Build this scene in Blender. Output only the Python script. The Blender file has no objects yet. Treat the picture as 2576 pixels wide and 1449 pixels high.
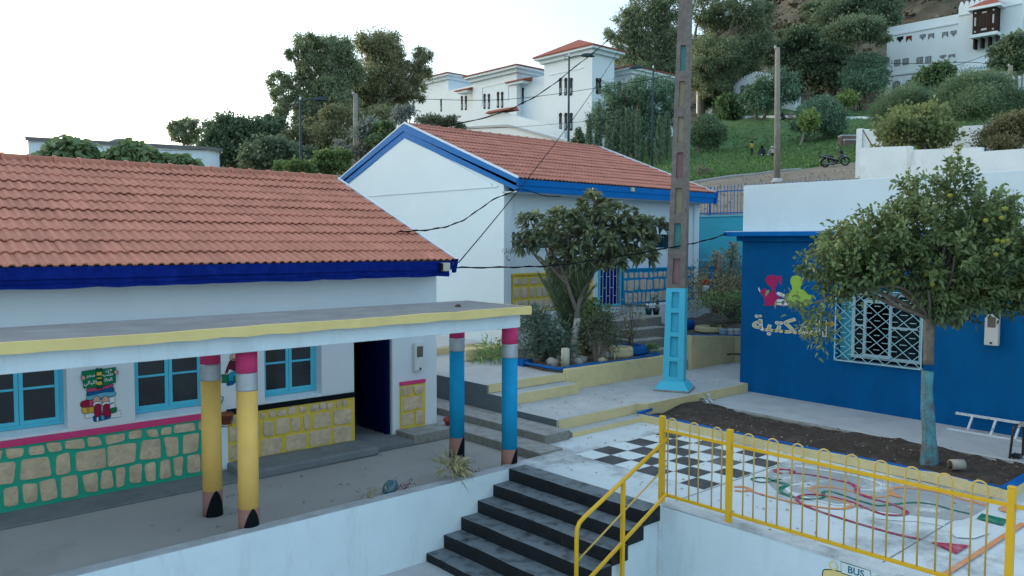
import bpy, math, random
import numpy as np
from mathutils import Matrix, Vector
R = math.radians
S = bpy.context.scene
COL = S.collection
# ---------------------------------------------------------------- camera
H = 3.7
YAW, PITCH, ROLL, FPX = R(48.095), R(3.2614), R(0.2185), 2030.69      # FPX: focal length for a picture 2576 wide
_f = np.array([math.cos(YAW)*math.cos(PITCH), math.sin(YAW)*math.cos(PITCH), -math.sin(PITCH)])
_r = np.array([math.sin(YAW), -math.cos(YAW), 0.0]); _u = np.cross(_r, _f)
_r, _u = math.cos(ROLL)*_r+math.sin(ROLL)*_u, -math.sin(ROLL)*_r+math.cos(ROLL)*_u
CAM = np.array([0, 0, H])
cd = bpy.data.cameras.new('camera'); cam = bpy.data.objects.new('camera', cd); COL.objects.link(cam)
cd.sensor_width = 36; cd.lens = FPX/2576*36; cd.clip_end = 3000; cd.clip_start = .1
M = Matrix.Identity(4)
for i in range(3):
    M[i][0], M[i][1], M[i][2], M[i][3] = _r[i], _u[i], -_f[i], CAM[i]
cam.matrix_world = M
S.camera = cam
# ---------------------------------------------------------------- light
w = bpy.data.worlds.new('World'); S.world = w; w.use_nodes = True
nt = w.node_tree; bg = nt.nodes['Background']
sky = nt.nodes.new('ShaderNodeTexSky'); sky.sky_type = 'NISHITA'; sky.sun_disc = False
SUN_EL, SUN_AZ = 12, 105
sky.sun_elevation = R(SUN_EL); sky.sun_rotation = R(90-SUN_AZ)
sky.air_density = 1.0; sky.dust_density = 3.0; sky.ozone_density = 2.0; sky.altitude = 0
veil = nt.nodes.new('ShaderNodeMix'); veil.data_type = 'RGBA'; veil.blend_type = 'ADD'; veil.inputs[0].default_value = 1; veil.clamp_result = False
veil.inputs[7].default_value = (1.8, 2.25, 2.38, 1)                     # thin high cloud veil over the whole sky
wtc = nt.nodes.new('ShaderNodeTexCoord'); wmp = nt.nodes.new('ShaderNodeMapping'); wmp.inputs['Scale'].default_value = (1.2, 1.2, 4.0); wno = nt.nodes.new('ShaderNodeTexNoise'); wno.inputs['Scale'].default_value = 1.6; wno.inputs['Detail'].default_value = 5
wmr = nt.nodes.new('ShaderNodeMapRange'); wmr.inputs[1].default_value = .3; wmr.inputs[2].default_value = .7; wmr.inputs[3].default_value = .72; wmr.inputs[4].default_value = 1.25
nt.links.new(wtc.outputs['Generated'], wmp.inputs[0]); nt.links.new(wmp.outputs[0], wno.inputs['Vector']); nt.links.new(wno.outputs[0], wmr.inputs[0]); nt.links.new(wmr.outputs[0], veil.inputs[0])
nt.links.new(sky.outputs[0], veil.inputs[6]); nt.links.new(veil.outputs[2], bg.inputs[0]); bg.inputs[1].default_value = .15
sd = bpy.data.lights.new('sun', 'SUN'); so = bpy.data.objects.new('sun', sd); COL.objects.link(so)
sd.energy = .3; sd.angle = R(60); sd.color = (1, .96, .90)
d = Vector((math.cos(R(SUN_AZ))*math.cos(R(SUN_EL)), math.sin(R(SUN_AZ))*math.cos(R(SUN_EL)), math.sin(R(SUN_EL))))
so.rotation_euler = d.to_track_quat('Z', 'Y').to_euler()
S.view_settings.view_transform = 'Standard'; S.view_settings.look = 'None'
S.view_settings.exposure = 0.85; S.view_settings.gamma = 1
S.render.engine = 'CYCLES'; S.cycles.max_bounces = 8
# ---------------------------------------------------------------- survey helpers: picture sight lines meet real planes
def ray(x, y): return (x-1288)/FPX*_r-(y-724.5)/FPX*_u+_f
def onz(x, y, z=0.): d = ray(x, y); return CAM+d*(z-H)/d[2]
def onx(x, y, X): d = ray(x, y); return CAM+d*X/d[0]
def ony(x, y, Y): d = ray(x, y); return CAM+d*Y/d[1]
def at(x, y, dist): d = ray(x, y); return CAM+d/np.linalg.norm(d[:2])*dist
# ---------------------------------------------------------------- materials
MATS = {}
def rgb(h):                                   # '#rrggbb' seen colour -> linear
    h = h.lstrip('#'); c = [int(h[i:i+2], 16)/255 for i in (0, 2, 4)]
    return tuple(x/12.92 if x < .04045 else ((x+.055)/1.055)**2.4 for x in c)
def mat(name, col, rough=.75, var=.12, vscale=3., bump=.15, bscale=40., dark=None, dscale=1.2, dlo=.55, dhi=.75, stretch=None, spec=.3, metal=0, tint=0., top=None):
    if name in MATS: return MATS[name]
    m = bpy.data.materials.new(name); m.use_nodes = True; n = m.node_tree; N = n.nodes; L = n.links
    b = N['Principled BSDF']; b.inputs['Roughness'].default_value = rough; b.inputs['Metallic'].default_value = metal
    b.inputs['Specular IOR Level'].default_value = spec
    tc = N.new('ShaderNodeTexCoord'); src = tc.outputs['Object']
    if stretch:
        mp = N.new('ShaderNodeMapping'); mp.inputs['Scale'].default_value = stretch; L.new(src, mp.inputs[0]); vec = mp.outputs[0]
    else: vec = src
    no = N.new('ShaderNodeTexNoise'); no.inputs['Scale'].default_value = vscale; no.inputs['Detail'].default_value = 6; no.inputs['Roughness'].default_value = .65
    L.new(src, no.inputs['Vector'])
    mr = N.new('ShaderNodeMapRange'); mr.inputs[1].default_value = .25; mr.inputs[2].default_value = .75; mr.inputs[3].default_value = 1-var; mr.inputs[4].default_value = 1+var
    L.new(no.outputs[0], mr.inputs[0])
    mx = N.new('ShaderNodeVectorMath'); mx.operation = 'SCALE'; mx.inputs[0].default_value = col
    L.new(mr.outputs[0], mx.inputs['Scale']); out = mx.outputs[0]
    def mixc(fac, a, c):
        x = N.new('ShaderNodeMix'); x.data_type = 'RGBA'; L.new(fac, x.inputs[0]); L.new(a, x.inputs[6])
        if isinstance(c, tuple): x.inputs[7].default_value = (*c, 1)
        else: L.new(c, x.inputs[7])
        return x.outputs[2]
    if dark:
        n2 = N.new('ShaderNodeTexNoise'); n2.inputs['Scale'].default_value = dscale; n2.inputs['Detail'].default_value = 9; n2.inputs['Roughness'].default_value = .7
        L.new(vec, n2.inputs['Vector'])
        r2 = N.new('ShaderNodeMapRange'); r2.inputs[1].default_value = dlo; r2.inputs[2].default_value = dhi; L.new(n2.outputs[0], r2.inputs[0])
        out = mixc(r2.outputs[0], out, dark)
    if top:                                   # worn or dusty upper faces: (colour, noise low, noise high)
        g = N.new('ShaderNodeNewGeometry'); sp = N.new('ShaderNodeSeparateXYZ'); L.new(g.outputs['Normal'], sp.inputs[0])
        n3 = N.new('ShaderNodeTexNoise'); n3.inputs['Scale'].default_value = 5; n3.inputs['Detail'].default_value = 8; L.new(src, n3.inputs['Vector'])
        r3 = N.new('ShaderNodeMapRange'); r3.inputs[1].default_value = top[1]; r3.inputs[2].default_value = top[2]; L.new(n3.outputs[0], r3.inputs[0])
        gt = N.new('ShaderNodeMath'); gt.operation = 'GREATER_THAN'; gt.inputs[1].default_value = .7; L.new(sp.outputs[2], gt.inputs[0])
        mu = N.new('ShaderNodeMath'); mu.operation = 'MULTIPLY'; L.new(r3.outputs[0], mu.inputs[0]); L.new(gt.outputs[0], mu.inputs[1])
        out = mixc(mu.outputs[0], out, top[0])
    if tint:
        a = N.new('ShaderNodeAttribute'); a.attribute_name = 'tint'
        r4 = N.new('ShaderNodeMapRange'); r4.inputs[3].default_value = 1-tint; r4.inputs[4].default_value = 1+tint; L.new(a.outputs['Fac'], r4.inputs[0])
        s4 = N.new('ShaderNodeVectorMath'); s4.operation = 'SCALE'; L.new(out, s4.inputs[0]); L.new(r4.outputs[0], s4.inputs['Scale']); out = s4.outputs[0]
    L.new(out, b.inputs['Base Color'])
    if bump:
        n5 = N.new('ShaderNodeTexNoise'); n5.inputs['Scale'].default_value = bscale; n5.inputs['Detail'].default_value = 5; L.new(src, n5.inputs['Vector'])
        bp = N.new('ShaderNodeBump'); bp.inputs['Strength'].default_value = bump; bp.inputs['Distance'].default_value = .02; L.new(n5.outputs[0], bp.inputs['Height']); L.new(bp.outputs[0], b.inputs['Normal'])
    MATS[name] = m; return m
LEAF = 2.1; LEAFMIX = .12
def leafmat(name, c1, c2, rough=.55, trans=.42):
    if name in MATS: return MATS[name]
    c1 = tuple(a*(1-LEAFMIX)+b*LEAFMIX for a, b in zip(c1, c2)); c1, c2 = [tuple(min(.5, v*LEAF) for v in c) for c in (c1, c2)]
    m = bpy.data.materials.new(name); m.use_nodes = True; n = m.node_tree; N = n.nodes; L = n.links
    b = N['Principled BSDF']; b.inputs['Roughness'].default_value = rough; b.inputs['Specular IOR Level'].default_value = .3
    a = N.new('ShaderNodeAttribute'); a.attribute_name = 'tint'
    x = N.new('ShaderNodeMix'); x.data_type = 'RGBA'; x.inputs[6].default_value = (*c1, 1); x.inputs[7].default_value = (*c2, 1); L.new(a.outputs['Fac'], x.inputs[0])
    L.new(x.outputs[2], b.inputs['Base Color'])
    t = N.new('ShaderNodeBsdfTranslucent'); L.new(x.outputs[2], t.inputs[0])
    ms = N.new('ShaderNodeMixShader'); ms.inputs[0].default_value = trans; L.new(b.outputs[0], ms.inputs[1]); L.new(t.outputs[0], ms.inputs[2])
    L.new(ms.outputs[0], N['Material Output'].inputs[0])
    MATS[name] = m; return m
WHITE = (.63, .74, .79)
def paint(name, h, **k): return mat(name, rgb(h) if isinstance(h, str) else h, **{**dict(rough=.6, var=.06, bump=.12, bscale=60, spec=.04), **k})
white = paint('white_limewash', WHITE, var=.05, vscale=1.3, bump=.25, bscale=25, dark=(.47, .54, .57), dscale=1.1, dlo=.52, dhi=.9, stretch=(2.5, 2.5, .5))
white2 = paint('weathered_white_wall', (.64, .72, .76), var=.08, vscale=1., bump=.3, bscale=12, dark=(.36, .36, .34), dscale=.8, dlo=.56, dhi=.8, stretch=(2, 2, .5))
farwhite = paint('far_white_render', (.68, .76, .80), var=.04, vscale=.4, bump=0, dark=(.55, .58, .6), dscale=.25, dlo=.6, dhi=.9, stretch=(2, 2, .4))
navy = paint('navy_gloss_paint', (.003, .016, .17), rough=.45, var=.25, vscale=6, dark=(.01, .035, .26), dscale=5, dlo=.5, dhi=.75)
blue = paint('blue_fascia_paint', (.004, .135, .42), rough=.5, var=.1)
libblue = paint('deep_blue_wall', (.003, .105, .29), rough=.6, var=.17, vscale=1.2, dark=(.003, .085, .235), dscale=1.3, dlo=.45, dhi=.8, stretch=(2.5, 2.5, .45), bump=.2, bscale=20)
skyblue = paint('sky_blue_paint', (.10, .50, .66), rough=.45, var=.08)
turq = paint('turquoise_wall', (.06, .42, .58), rough=.7, var=.08, vscale=1, dark=(.08, .36, .47), dscale=.8)
cyanp = paint('bright_cyan_paint', (.09, .50, .66), rough=.5, var=.07, dark=(.05, .3, .42), dscale=4, dlo=.6, dhi=.8)
yel = paint('yellow_column_paint', (.84, .53, .15), rough=.55, var=.09, dark=(.60, .42, .16), dscale=3.5, dlo=.6, dhi=.85)
yedge = paint('yellow_edge_paint', (.71, .57, .24), rough=.7, var=.1, dark=(.6, .6, .5), dscale=6, dlo=.66, dhi=.8)
beige = paint('cream_kerb_paint', (.66, .55, .30), rough=.8, var=.1, bump=.6, bscale=22, dark=(.42, .36, .24), dscale=2.2, dlo=.6, dhi=.85)
ymort = paint('yellow_joint_paint', (.64, .48, .08), rough=.7)
gmort = paint('green_joint_paint', (.03, .36, .24), rough=.7)
bmort = paint('blue_joint_paint', (.01, .24, .48), rough=.7)
pink = paint('pink_paint', (.62, .06, .18), rough=.6)
blackp = paint('black_paint', (.008, .011, .014), rough=.5)
tan = paint('pencil_wood_paint', (.31, .165, .13), rough=.7)
silver = mat('silver_paint', (.42, .46, .49), rough=.45, var=.15, vscale=8, metal=.3)
stone = mat('cut_limestone', (.56, .435, .295), rough=.95, var=.25, vscale=5, bump=1., bscale=14, dark=(.42, .32, .21), dscale=6, dlo=.5, dhi=.75)
stone2 = mat('pale_limestone', (.52, .44, .35), rough=.95, var=.2, vscale=5, bump=1., bscale=14)
conc = mat('grey_concrete', (.33, .34, .34), rough=.9, var=.2, vscale=1.5, bump=.4, bscale=50, dark=(.2, .205, .21), dscale=.9, dlo=.45, dhi=.8)
conc_d = mat('dark_screed', (.17, .19, .20), rough=.9, var=.2, vscale=2, bump=.5, bscale=60, dark=(.11, .12, .13), dscale=1.5)
conc_l = mat('pale_path_concrete', (.46, .48, .49), rough=.9, var=.14, vscale=1.5, bump=.4, bscale=40, dark=(.32, .33, .34), dscale=.8, dlo=.5, dhi=.8)
cagg = mat('rough_step_concrete', (.24, .235, .21), rough=.95, var=.3, vscale=14, bump=.9, bscale=45, dark=(.13, .135, .12), dscale=3, top=((.33, .335, .33), .3, .55))
floor_m = mat('worn_veranda_screed', (.36, .35, .335), rough=.9, var=.18, vscale=1.2, bump=.4, bscale=60, dark=(.28, .27, .265), dscale=.6, dlo=.42, dhi=.75)
roof_slab = mat('mossy_slab_concrete', (.19, .20, .21), rough=.95, var=.25, vscale=2, bump=.5, bscale=30, dark=(.17, .165, .15), dscale=1.6, dlo=.52, dhi=.7, stretch=(.3, 1.6, 1))
tile = mat('terracotta_tile', (.50, .20, .135), rough=.8, var=.15, vscale=6, bump=.25, bscale=50, dark=(.41, .17, .12), dscale=1.5, dlo=.6, dhi=.9, tint=.12)
tile2 = mat('terracotta_tile_orange', (.47, .19, .14), rough=.8, var=.15, vscale=6, bump=.2, bscale=40, dark=(.38, .16, .11), dscale=1.2, tint=.12)
yrail = paint('yellow_enamel', (.72, .42, .012), rough=.35, var=.06, spec=.4)
ybar = paint('faded_yellow_enamel', (.60, .40, .09), rough=.4, var=.08, spec=.5)
stairm = mat('black_stair_paint', (.010, .013, .016), rough=.6, var=.4, vscale=6, bump=.4, bscale=30, dark=(.05, .055, .06), dscale=7, dlo=.6, dhi=.75, top=((.155, .185, .205), .22, .52))
soil = mat('dark_soil', (.055, .042, .034), rough=1, var=.5, vscale=8, bump=1., bscale=18, dark=(.11, .095, .08), dscale=3, dlo=.5, dhi=.75)
gsoil = mat('grey_garden_soil', (.12, .105, .09), rough=1, var=.4, vscale=5, bump=1., bscale=14, dark=(.06, .055, .045), dscale=1.5)
glass = mat('dark_window_glass', (.008, .014, .018), rough=.08, var=.2, vscale=.8, bump=0, spec=.45)
dark = mat('dark_interior', (.010, .012, .016), rough=.9, var=.1, bump=0)  # near-black: the dark of the unlit rooms is put into the colour
blackm = mat('black_plastic', (.012, .013, .015), rough=.4, var=.2, bump=0, spec=.5)
steel = mat('grey_steel', (.32, .34, .36), rough=.4, var=.1, bump=0, metal=.7)
wood = mat('weathered_wood', (.26, .21, .16), rough=.9, var=.3, vscale=6, bump=.5, bscale=20)
polec = mat('aged_pole_concrete', (.19, .165, .15), rough=.95, var=.3, vscale=9, bump=.8, bscale=60, dark=(.30, .27, .25), dscale=4, dlo=.58, dhi=.72)
bark = mat('grey_bark', (.17, .145, .12), rough=.95, var=.35, vscale=8, bump=1., bscale=25, dark=(.08, .07, .06), dscale=4)
palebark = mat('pale_bark', (.30, .26, .22), rough=.95, var=.3, vscale=2, bump=.5, bscale=10, dark=(.16, .13, .11), dscale=1)
# ---------------------------------------------------------------- objects
def setp(o, label=None, cat=None, group=None, kind=None):
    if label: o['label'] = label
    if cat: o['category'] = cat
    if group: o['group'] = group
    if kind: o['kind'] = kind
    return o
OFF = {}
def thing(name, label, cat, loc=(0, 0, 0), group=None):
    o = bpy.data.objects.new(name, None); COL.objects.link(o); o.location = loc; o.empty_display_size = .2
    OFF[o.name] = Vector([float(c) for c in loc]); return setp(o, label, cat, group)
def link(name, me, parent=None, loc=None):
    o = bpy.data.objects.new(name, me); COL.objects.link(o)
    if parent is not None:
        o.parent = parent
        if parent.name in OFF: o.matrix_parent_inverse = Matrix.Translation(-OFF[parent.name])
    elif loc is not None:
        me.transform(Matrix.Translation(-Vector([float(c) for c in loc]))); o.location = loc
    return o
class MB:
    def __init__(s): s.v = []; s.f = []; s.mi = []; s.sm = []; s.t = {}
    def add(s, vs, fs, m=0, smooth=False):
        k = len(s.v); s.v += [tuple(float(c) for c in p) for p in vs]
        for f in fs: s.f.append([i+k for i in f]); s.mi.append(m); s.sm.append(smooth)
        return k
    def box(s, x0, x1, y0, y1, z0, z1, m=0):
        s.add([(x0, y0, z0), (x1, y0, z0), (x1, y1, z0), (x0, y1, z0), (x0, y0, z1), (x1, y0, z1), (x1, y1, z1), (x0, y1, z1)],
              [(3, 2, 1, 0), (4, 5, 6, 7), (0, 1, 5, 4), (1, 2, 6, 5), (2, 3, 7, 6), (3, 0, 4, 7)], m); return s
    def hexa(s, p, m=0):                      # 8 corners, order as box
        s.add(p, [(3, 2, 1, 0), (4, 5, 6, 7), (0, 1, 5, 4), (1, 2, 6, 5), (2, 3, 7, 6), (3, 0, 4, 7)], m); return s
    def poly(s, pts, m=0): s.add(pts, [list(range(len(pts)))], m); return s
    def prism(s, pts, ax, a, b, m=0, mtop=None, smooth=False):     # outline in the two other axes, pushed from a to b along axis ax
        o = [i for i in range(3) if i != ax]
        area = sum(pts[i][0]*pts[(i+1) % len(pts)][1]-pts[(i+1) % len(pts)][0]*pts[i][1] for i in range(len(pts)))
        if (area < 0) != (ax == 1): pts = pts[::-1]
        n = len(pts); vs = []
        for t in (a, b):
            for p in pts:
                q = [0, 0, 0]; q[ax] = t; q[o[0]] = p[0]; q[o[1]] = p[1]; vs.append(q)
        k = s.add(vs, [list(range(n))[::-1]], m)
        s.f.append([k+n+i for i in range(n)]); s.mi.append(m if mtop is None else mtop); s.sm.append(False)
        for i in range(n):
            j = (i+1) % n; s.f.append([k+i, k+j, k+n+j, k+n+i]); s.mi.append(m); s.sm.append(smooth)
        return s
    def tube(s, pts, r, n=8, m=0, cap=True, closed=False, squash=None):
        pts = [np.array(p, float) for p in pts]; K = len(pts); rs = [r]*K if np.isscalar(r) else list(r)
        up = None; vs = []
        for i in range(K):
            a = pts[i-1] if (i > 0 or closed) else pts[i]; b = pts[(i+1) % K] if (i < K-1 or closed) else pts[i]
            t = b-a; t = t/(np.linalg.norm(t)+1e-9)
            if up is None:
                h = np.array([0, 0, 1.]) if abs(t[2]) < .9 else np.array([1., 0, 0]); up = np.cross(t, h)
            up = up-t*(up@t); up /= np.linalg.norm(up)+1e-9; w_ = np.cross(t, up)
            for k in range(n):
                a_ = 2*math.pi*(k+.5)/n; vs.append(pts[i]+(up*math.cos(a_)+w_*math.sin(a_))*rs[i])
        fs = []
        for i in range(K if closed else K-1):
            j = (i+1) % K
            for k in range(n): k2 = (k+1) % n; fs.append((i*n+k, i*n+k2, j*n+k2, j*n+k))
        if cap and not closed: fs += [tuple(range(n))[::-1], tuple((K-1)*n+k for k in range(n))]
        s.add(vs, fs, m, smooth=n > 4); return s
    def bar(s, a, b, wd, m=0): return s.tube([a, b], wd*.7071, 4, m)
    def lathe(s, prof, c=(0, 0, 0), n=20, m=0, ms=None):           # profile of (radius, z)
        vs = []
        for r_, z_ in prof:
            for k in range(n): a = 2*math.pi*k/n; vs.append((c[0]+r_*math.cos(a), c[1]+r_*math.sin(a), c[2]+z_))
        k0 = s.add(vs, [])
        for i in range(len(prof)-1):
            for k in range(n):
                k2 = (k+1) % n; s.f.append([k0+i*n+k, k0+i*n+k2, k0+(i+1)*n+k2, k0+(i+1)*n+k]); s.mi.append(ms[i] if ms else m); s.sm.append(True)
        if prof[0][0] > 1e-4: s.f.append([k0+k for k in range(n)][::-1]); s.mi.append(ms[0] if ms else m); s.sm.append(False)
        if prof[-1][0] > 1e-4: s.f.append([k0+(len(prof)-1)*n+k for k in range(n)]); s.mi.append(ms[-1] if ms else m); s.sm.append(False)
        return s
    def build(s, name, mats, parent=None, loc=None, bevel=0, label=None, tint=None, rot=None):
        me = bpy.data.meshes.new(name); me.from_pydata(s.v, [], s.f)
        for m in (mats if isinstance(mats, (list, tuple)) else [mats]): me.materials.append(m)
        me.polygons.foreach_set('material_index', s.mi); me.polygons.foreach_set('use_smooth', s.sm)
        if tint is not None:
            a = me.attributes.new('tint', 'FLOAT', 'POINT'); a.data.foreach_set('value', tint)
        me.update(); o = link(name, me, parent, loc)
        if bevel:
            b = o.modifiers.new('bevel', 'BEVEL'); b.width = bevel; b.segments = 2; b.limit_method = 'ANGLE'; b.angle_limit = R(40)
        if label: o['label'] = label
        return o
def struct(o): o['kind'] = 'structure'; return o
def warp(mb, amt, scale, seed=0):             # slight hand-made unevenness
    rng = np.random.default_rng(seed); v = np.array(mb.v)
    k = rng.normal(size=(4, 3))*scale; ph = rng.uniform(0, 6.28, (4, 3)); dv = np.zeros_like(v)
    for a in range(4): dv += np.sin((v@k[a])[:, None]+ph[a])*amt/2
    mb.v = [tuple(p) for p in v+dv]; return mb
# flat painted shapes on a wall or floor; fm(u, v, lift) -> point
def circle(cx, cy, rx, ry=None, n=18, a0=0, a1=360):
    ry = rx if ry is None else ry
    return [(cx+rx*math.cos(R(a0+(a1-a0)*i/n)), cy+ry*math.sin(R(a0+(a1-a0)*i/n))) for i in range(n+(a1-a0 < 360))]
def smooth(pts, k=5, closed=True):
    n = len(pts); out = []; rg = range(n) if closed else range(n-1)
    g = lambda i: np.array(pts[i % n] if closed else pts[max(0, min(n-1, i))], float)
    for i in rg:
        p0, p1, p2, p3 = g(i-1), g(i), g(i+1), g(i+2)
        for j in range(k):
            t = j/k; out.append(tuple(.5*((2*p1)+(-p0+p2)*t+(2*p0-5*p1+4*p2-p3)*t*t+(-p0+3*p1-3*p2+p3)*t**3)))
    if not closed: out.append(tuple(pts[-1]))
    return out
def grow(pts, e):
    n = len(pts); P = np.array(pts, float); A = sum(P[i][0]*P[(i+1) % n][1]-P[(i+1) % n][0]*P[i][1] for i in range(n)); out = []
    for i in range(n):
        t = P[(i+1) % n]-P[i-1]; t /= np.linalg.norm(t)+1e-9; nn = np.array([t[1], -t[0]])*(1 if A > 0 else -1); out.append(tuple(P[i]+nn*e))
    return out
def ribbon(pts, wd):
    P = np.array(pts, float); l = []; r_ = []
    for i in range(len(P)):
        t = P[min(i+1, len(P)-1)]-P[max(i-1, 0)]; t /= np.linalg.norm(t)+1e-9; nn = np.array([-t[1], t[0]]); w_ = wd if np.isscalar(wd) else wd[i]
        l.append(P[i]+nn*w_/2); r_.append(P[i]-nn*w_/2)
    return l, r_
class Paint:
    def __init__(s, fm): s.fm = fm; s.mb = MB(); s.k = 0; s.mats = []
    def idx(s, m):
        if m not in s.mats: s.mats.append(m)
        return s.mats.index(m)
    def shape(s, pts, m, out=0):
        from mathutils.geometry import tessellate_polygon
        for p, mm in ([(grow(pts, out), blackp)] if out else [])+[(pts, m)]:
            s.k += 1; tri = tessellate_polygon([[Vector((a, b, 0)) for a, b in p]])
            A = [s.fm(a, b, .003+s.k*.0006) for a, b in p]; s.mb.add(A, tri, s.idx(mm))
        return s
    def line(s, pts, wd, m):
        s.k += 1; l, r_ = ribbon(pts, wd); n = len(l)
        s.mb.add([s.fm(*p, .003+s.k*.0006) for p in l+r_], [(i, i+1, n+i+1, n+i) for i in range(n-1)], s.idx(m)); return s
    def text(s, body, u, v, h, m, slant=0, wide=1, fat=0):
        c = bpy.data.curves.new('t', 'FONT'); c.body = body; c.size = 1; c.align_x = 'CENTER'; c.offset = fat; c.resolution_u = 3
        o = bpy.data.objects.new('t', c); COL.objects.link(o); dg = bpy.context.evaluated_depsgraph_get(); dg.update()
        me = bpy.data.meshes.new_from_object(o.evaluated_get(dg)); s.k += 1
        s.mb.add([s.fm(u+p.co.x*h*wide, v+p.co.y*h+p.co.x*h*slant, .003+s.k*.0006) for p in me.vertices], [tuple(p.vertices) for p in me.polygons], s.idx(m))
        bpy.data.objects.remove(o); return s
    def build(s, name, parent=None, label=None): return s.mb.build(name, s.mats, parent, label=label)
# ---------------------------------------------------------------- foliage
def leaves(name, pos, axis, size, m, parent=None, wd=.35, fold=.2, fine=False, seed=0, tint=None, upbias=.6, droop=.25, loc=None):
    rng = np.random.default_rng(seed); N = len(pos); pos = np.asarray(pos, float); axis = np.asarray(axis, float)
    axis = axis/(np.linalg.norm(axis, axis=1, keepdims=True)+1e-9); size = np.broadcast_to(size, (N,))[:, None]
    nr = rng.normal(size=(N, 3)); nr[:, 2] += upbias*2; side = np.cross(axis, nr); side /= np.linalg.norm(side, axis=1, keepdims=True)+1e-9
    nr = np.cross(side, axis); dn = np.array([0, 0, -1.])
    if fine:
        P = [pos, pos+axis*size*.35+side*size*wd*.9+nr*size*fold*.5, pos+axis*size*.35-side*size*wd*.9+nr*size*fold*.5,
             pos+axis*size*.72+side*size*wd*.7+nr*size*fold*.4+dn*size*droop*.35, pos+axis*size*.72-side*size*wd*.7+nr*size*fold*.4+dn*size*droop*.35, pos+axis*size+dn*size*droop]
        F = [(0, 2, 1), (1, 2, 4, 3), (3, 4, 5)]
    else:
        P = [pos, pos+axis*size*.45-side*size*wd+nr*size*fold, pos+axis*size+dn*size*droop*.5, pos+axis*size*.45+side*size*wd+nr*size*fold]; F = [(0, 1, 2, 3)]
    k = len(P); V = np.stack(P, 1).reshape(-1, 3)
    if loc is not None: V = V-np.array(loc, float)
    base = (np.arange(N)*k)[:, None]
    loops = np.concatenate([base+np.array(f) for f in F], 1).ravel(); tot = np.tile([len(f) for f in F], N); st = np.concatenate([[0], np.cumsum(tot)[:-1]])
    me = bpy.data.meshes.new(name); me.vertices.add(len(V)); me.vertices.foreach_set('co', V.ravel()); me.loops.add(len(loops)); me.loops.foreach_set('vertex_index', loops.astype(np.int32))
    me.polygons.add(len(tot)); me.polygons.foreach_set('loop_start', st.astype(np.int32)); me.polygons.foreach_set('loop_total', tot.astype(np.int32))
    tv = rng.uniform(0, 1, N) if tint is None else np.clip(tint+rng.normal(0, .12, N), 0, 1)
    me.update(calc_edges=True)
    a = me.attributes.new('tint', 'FLOAT', 'POINT'); a.data.foreach_set('value', np.repeat(tv, k).astype(np.float32))
    me.materials.append(m); me.validate(); o = link(name, me, parent)
    if loc is not None: o.location = loc
    return o
def unit(rng, n): v = rng.normal(size=(n, 3)); return v/np.linalg.norm(v, axis=1, keepdims=True)
def blob_tree(name, label, cat, base, fork, blobs, lm, bm, n, size, r0, seed=1, clump=.3, clumps=26, group=None, wd=.35, fine=False, droop=.25, hang=0., upbias=.6, trunk_mid=None, fill=.55, extra=None, limbs=True, part='crown', sub=5, radial=.8):
    """Trunk from base to fork, a limb into each blob (centre, radii), twigs to the clumps, leaves on the clumps."""
    rng = np.random.default_rng(seed); base = np.array(base, float); fork = np.array(fork, float)
    t = thing(name, label, cat, base, group); mb = MB()
    mid = (base+fork)/2+(np.array(trunk_mid) if trunk_mid is not None else rng.normal(size=3)*[.03, .03, 0]*np.linalg.norm(fork-base))
    tr = smooth([base-[0, 0, .15], base+(mid-base)*.15, mid, fork], 4, False)
    mb.tube(tr, list(np.linspace(r0*1.15, r0*.72, len(tr))), 9)
    P = []; A = []; T = []; tw = MB(); vol = [b[1][0]*b[1][1]*b[1][2] for b in blobs]; area = np.array(vol)**(2/3); area /= area.sum()
    for bi, (c, rad) in enumerate(blobs):
        c = np.array(c, float); rad = np.array(rad, float); nc = max(4, int(clumps*len(blobs)*area[bi]))
        if limbs:
            m_ = fork+(c-fork)*.5+rng.normal(size=3)*np.linalg.norm(c-fork)*.08
            path = smooth([fork, m_, c+(rad*[0, 0, .3])], 4, False); tw.tube(path, list(np.linspace(r0*.55, r0*.14, len(path))), 6, cap=False)
        u = unit(rng, nc); rr = rng.uniform(fill, 1., nc)**.6
        cc = c+u*rad*rr[:, None]
        if limbs:
            for q in cc[:min(nc, sub)]:
                s0 = c+(fork-c)*rng.uniform(.0, .45); tw.tube([s0, (s0+q)/2+rng.normal(size=3)*rad*.06, q], [r0*.2, r0*.12, r0*.04], 4, cap=False)
        k = int(n*area[bi]/nc)+1; R_ = rad.mean()*clump
        for ci, q in enumerate(cc):
            g = rng.normal(size=(k, 3))*R_*rng.uniform(.55, 1.1)*[1, 1, .8]
            if hang: g[:, 2] -= rng.exponential(hang*R_, k)
            P.append(q+g); a = (q+g-c)/rad*radial+rng.normal(size=(k, 3))*.7; a[:, 2] -= hang; A.append(a); T.append(np.full(k, .5+.28*rng.normal()))
    if extra is not None: P.append(extra[0]); A.append(extra[1]); T.append(np.full(len(extra[0]), .6))
    mb.build('trunk', bm, t)
    if tw.v: tw.build('branches', bm, t)
    P = np.concatenate(P); sz = size*rng.uniform(.6, 1.25, len(P))
    leaves(part, P, np.concatenate(A), sz, lm, t, wd=wd, fine=fine, seed=seed, tint=np.concatenate(T), upbias=upbias, droop=droop)
    return t
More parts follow.
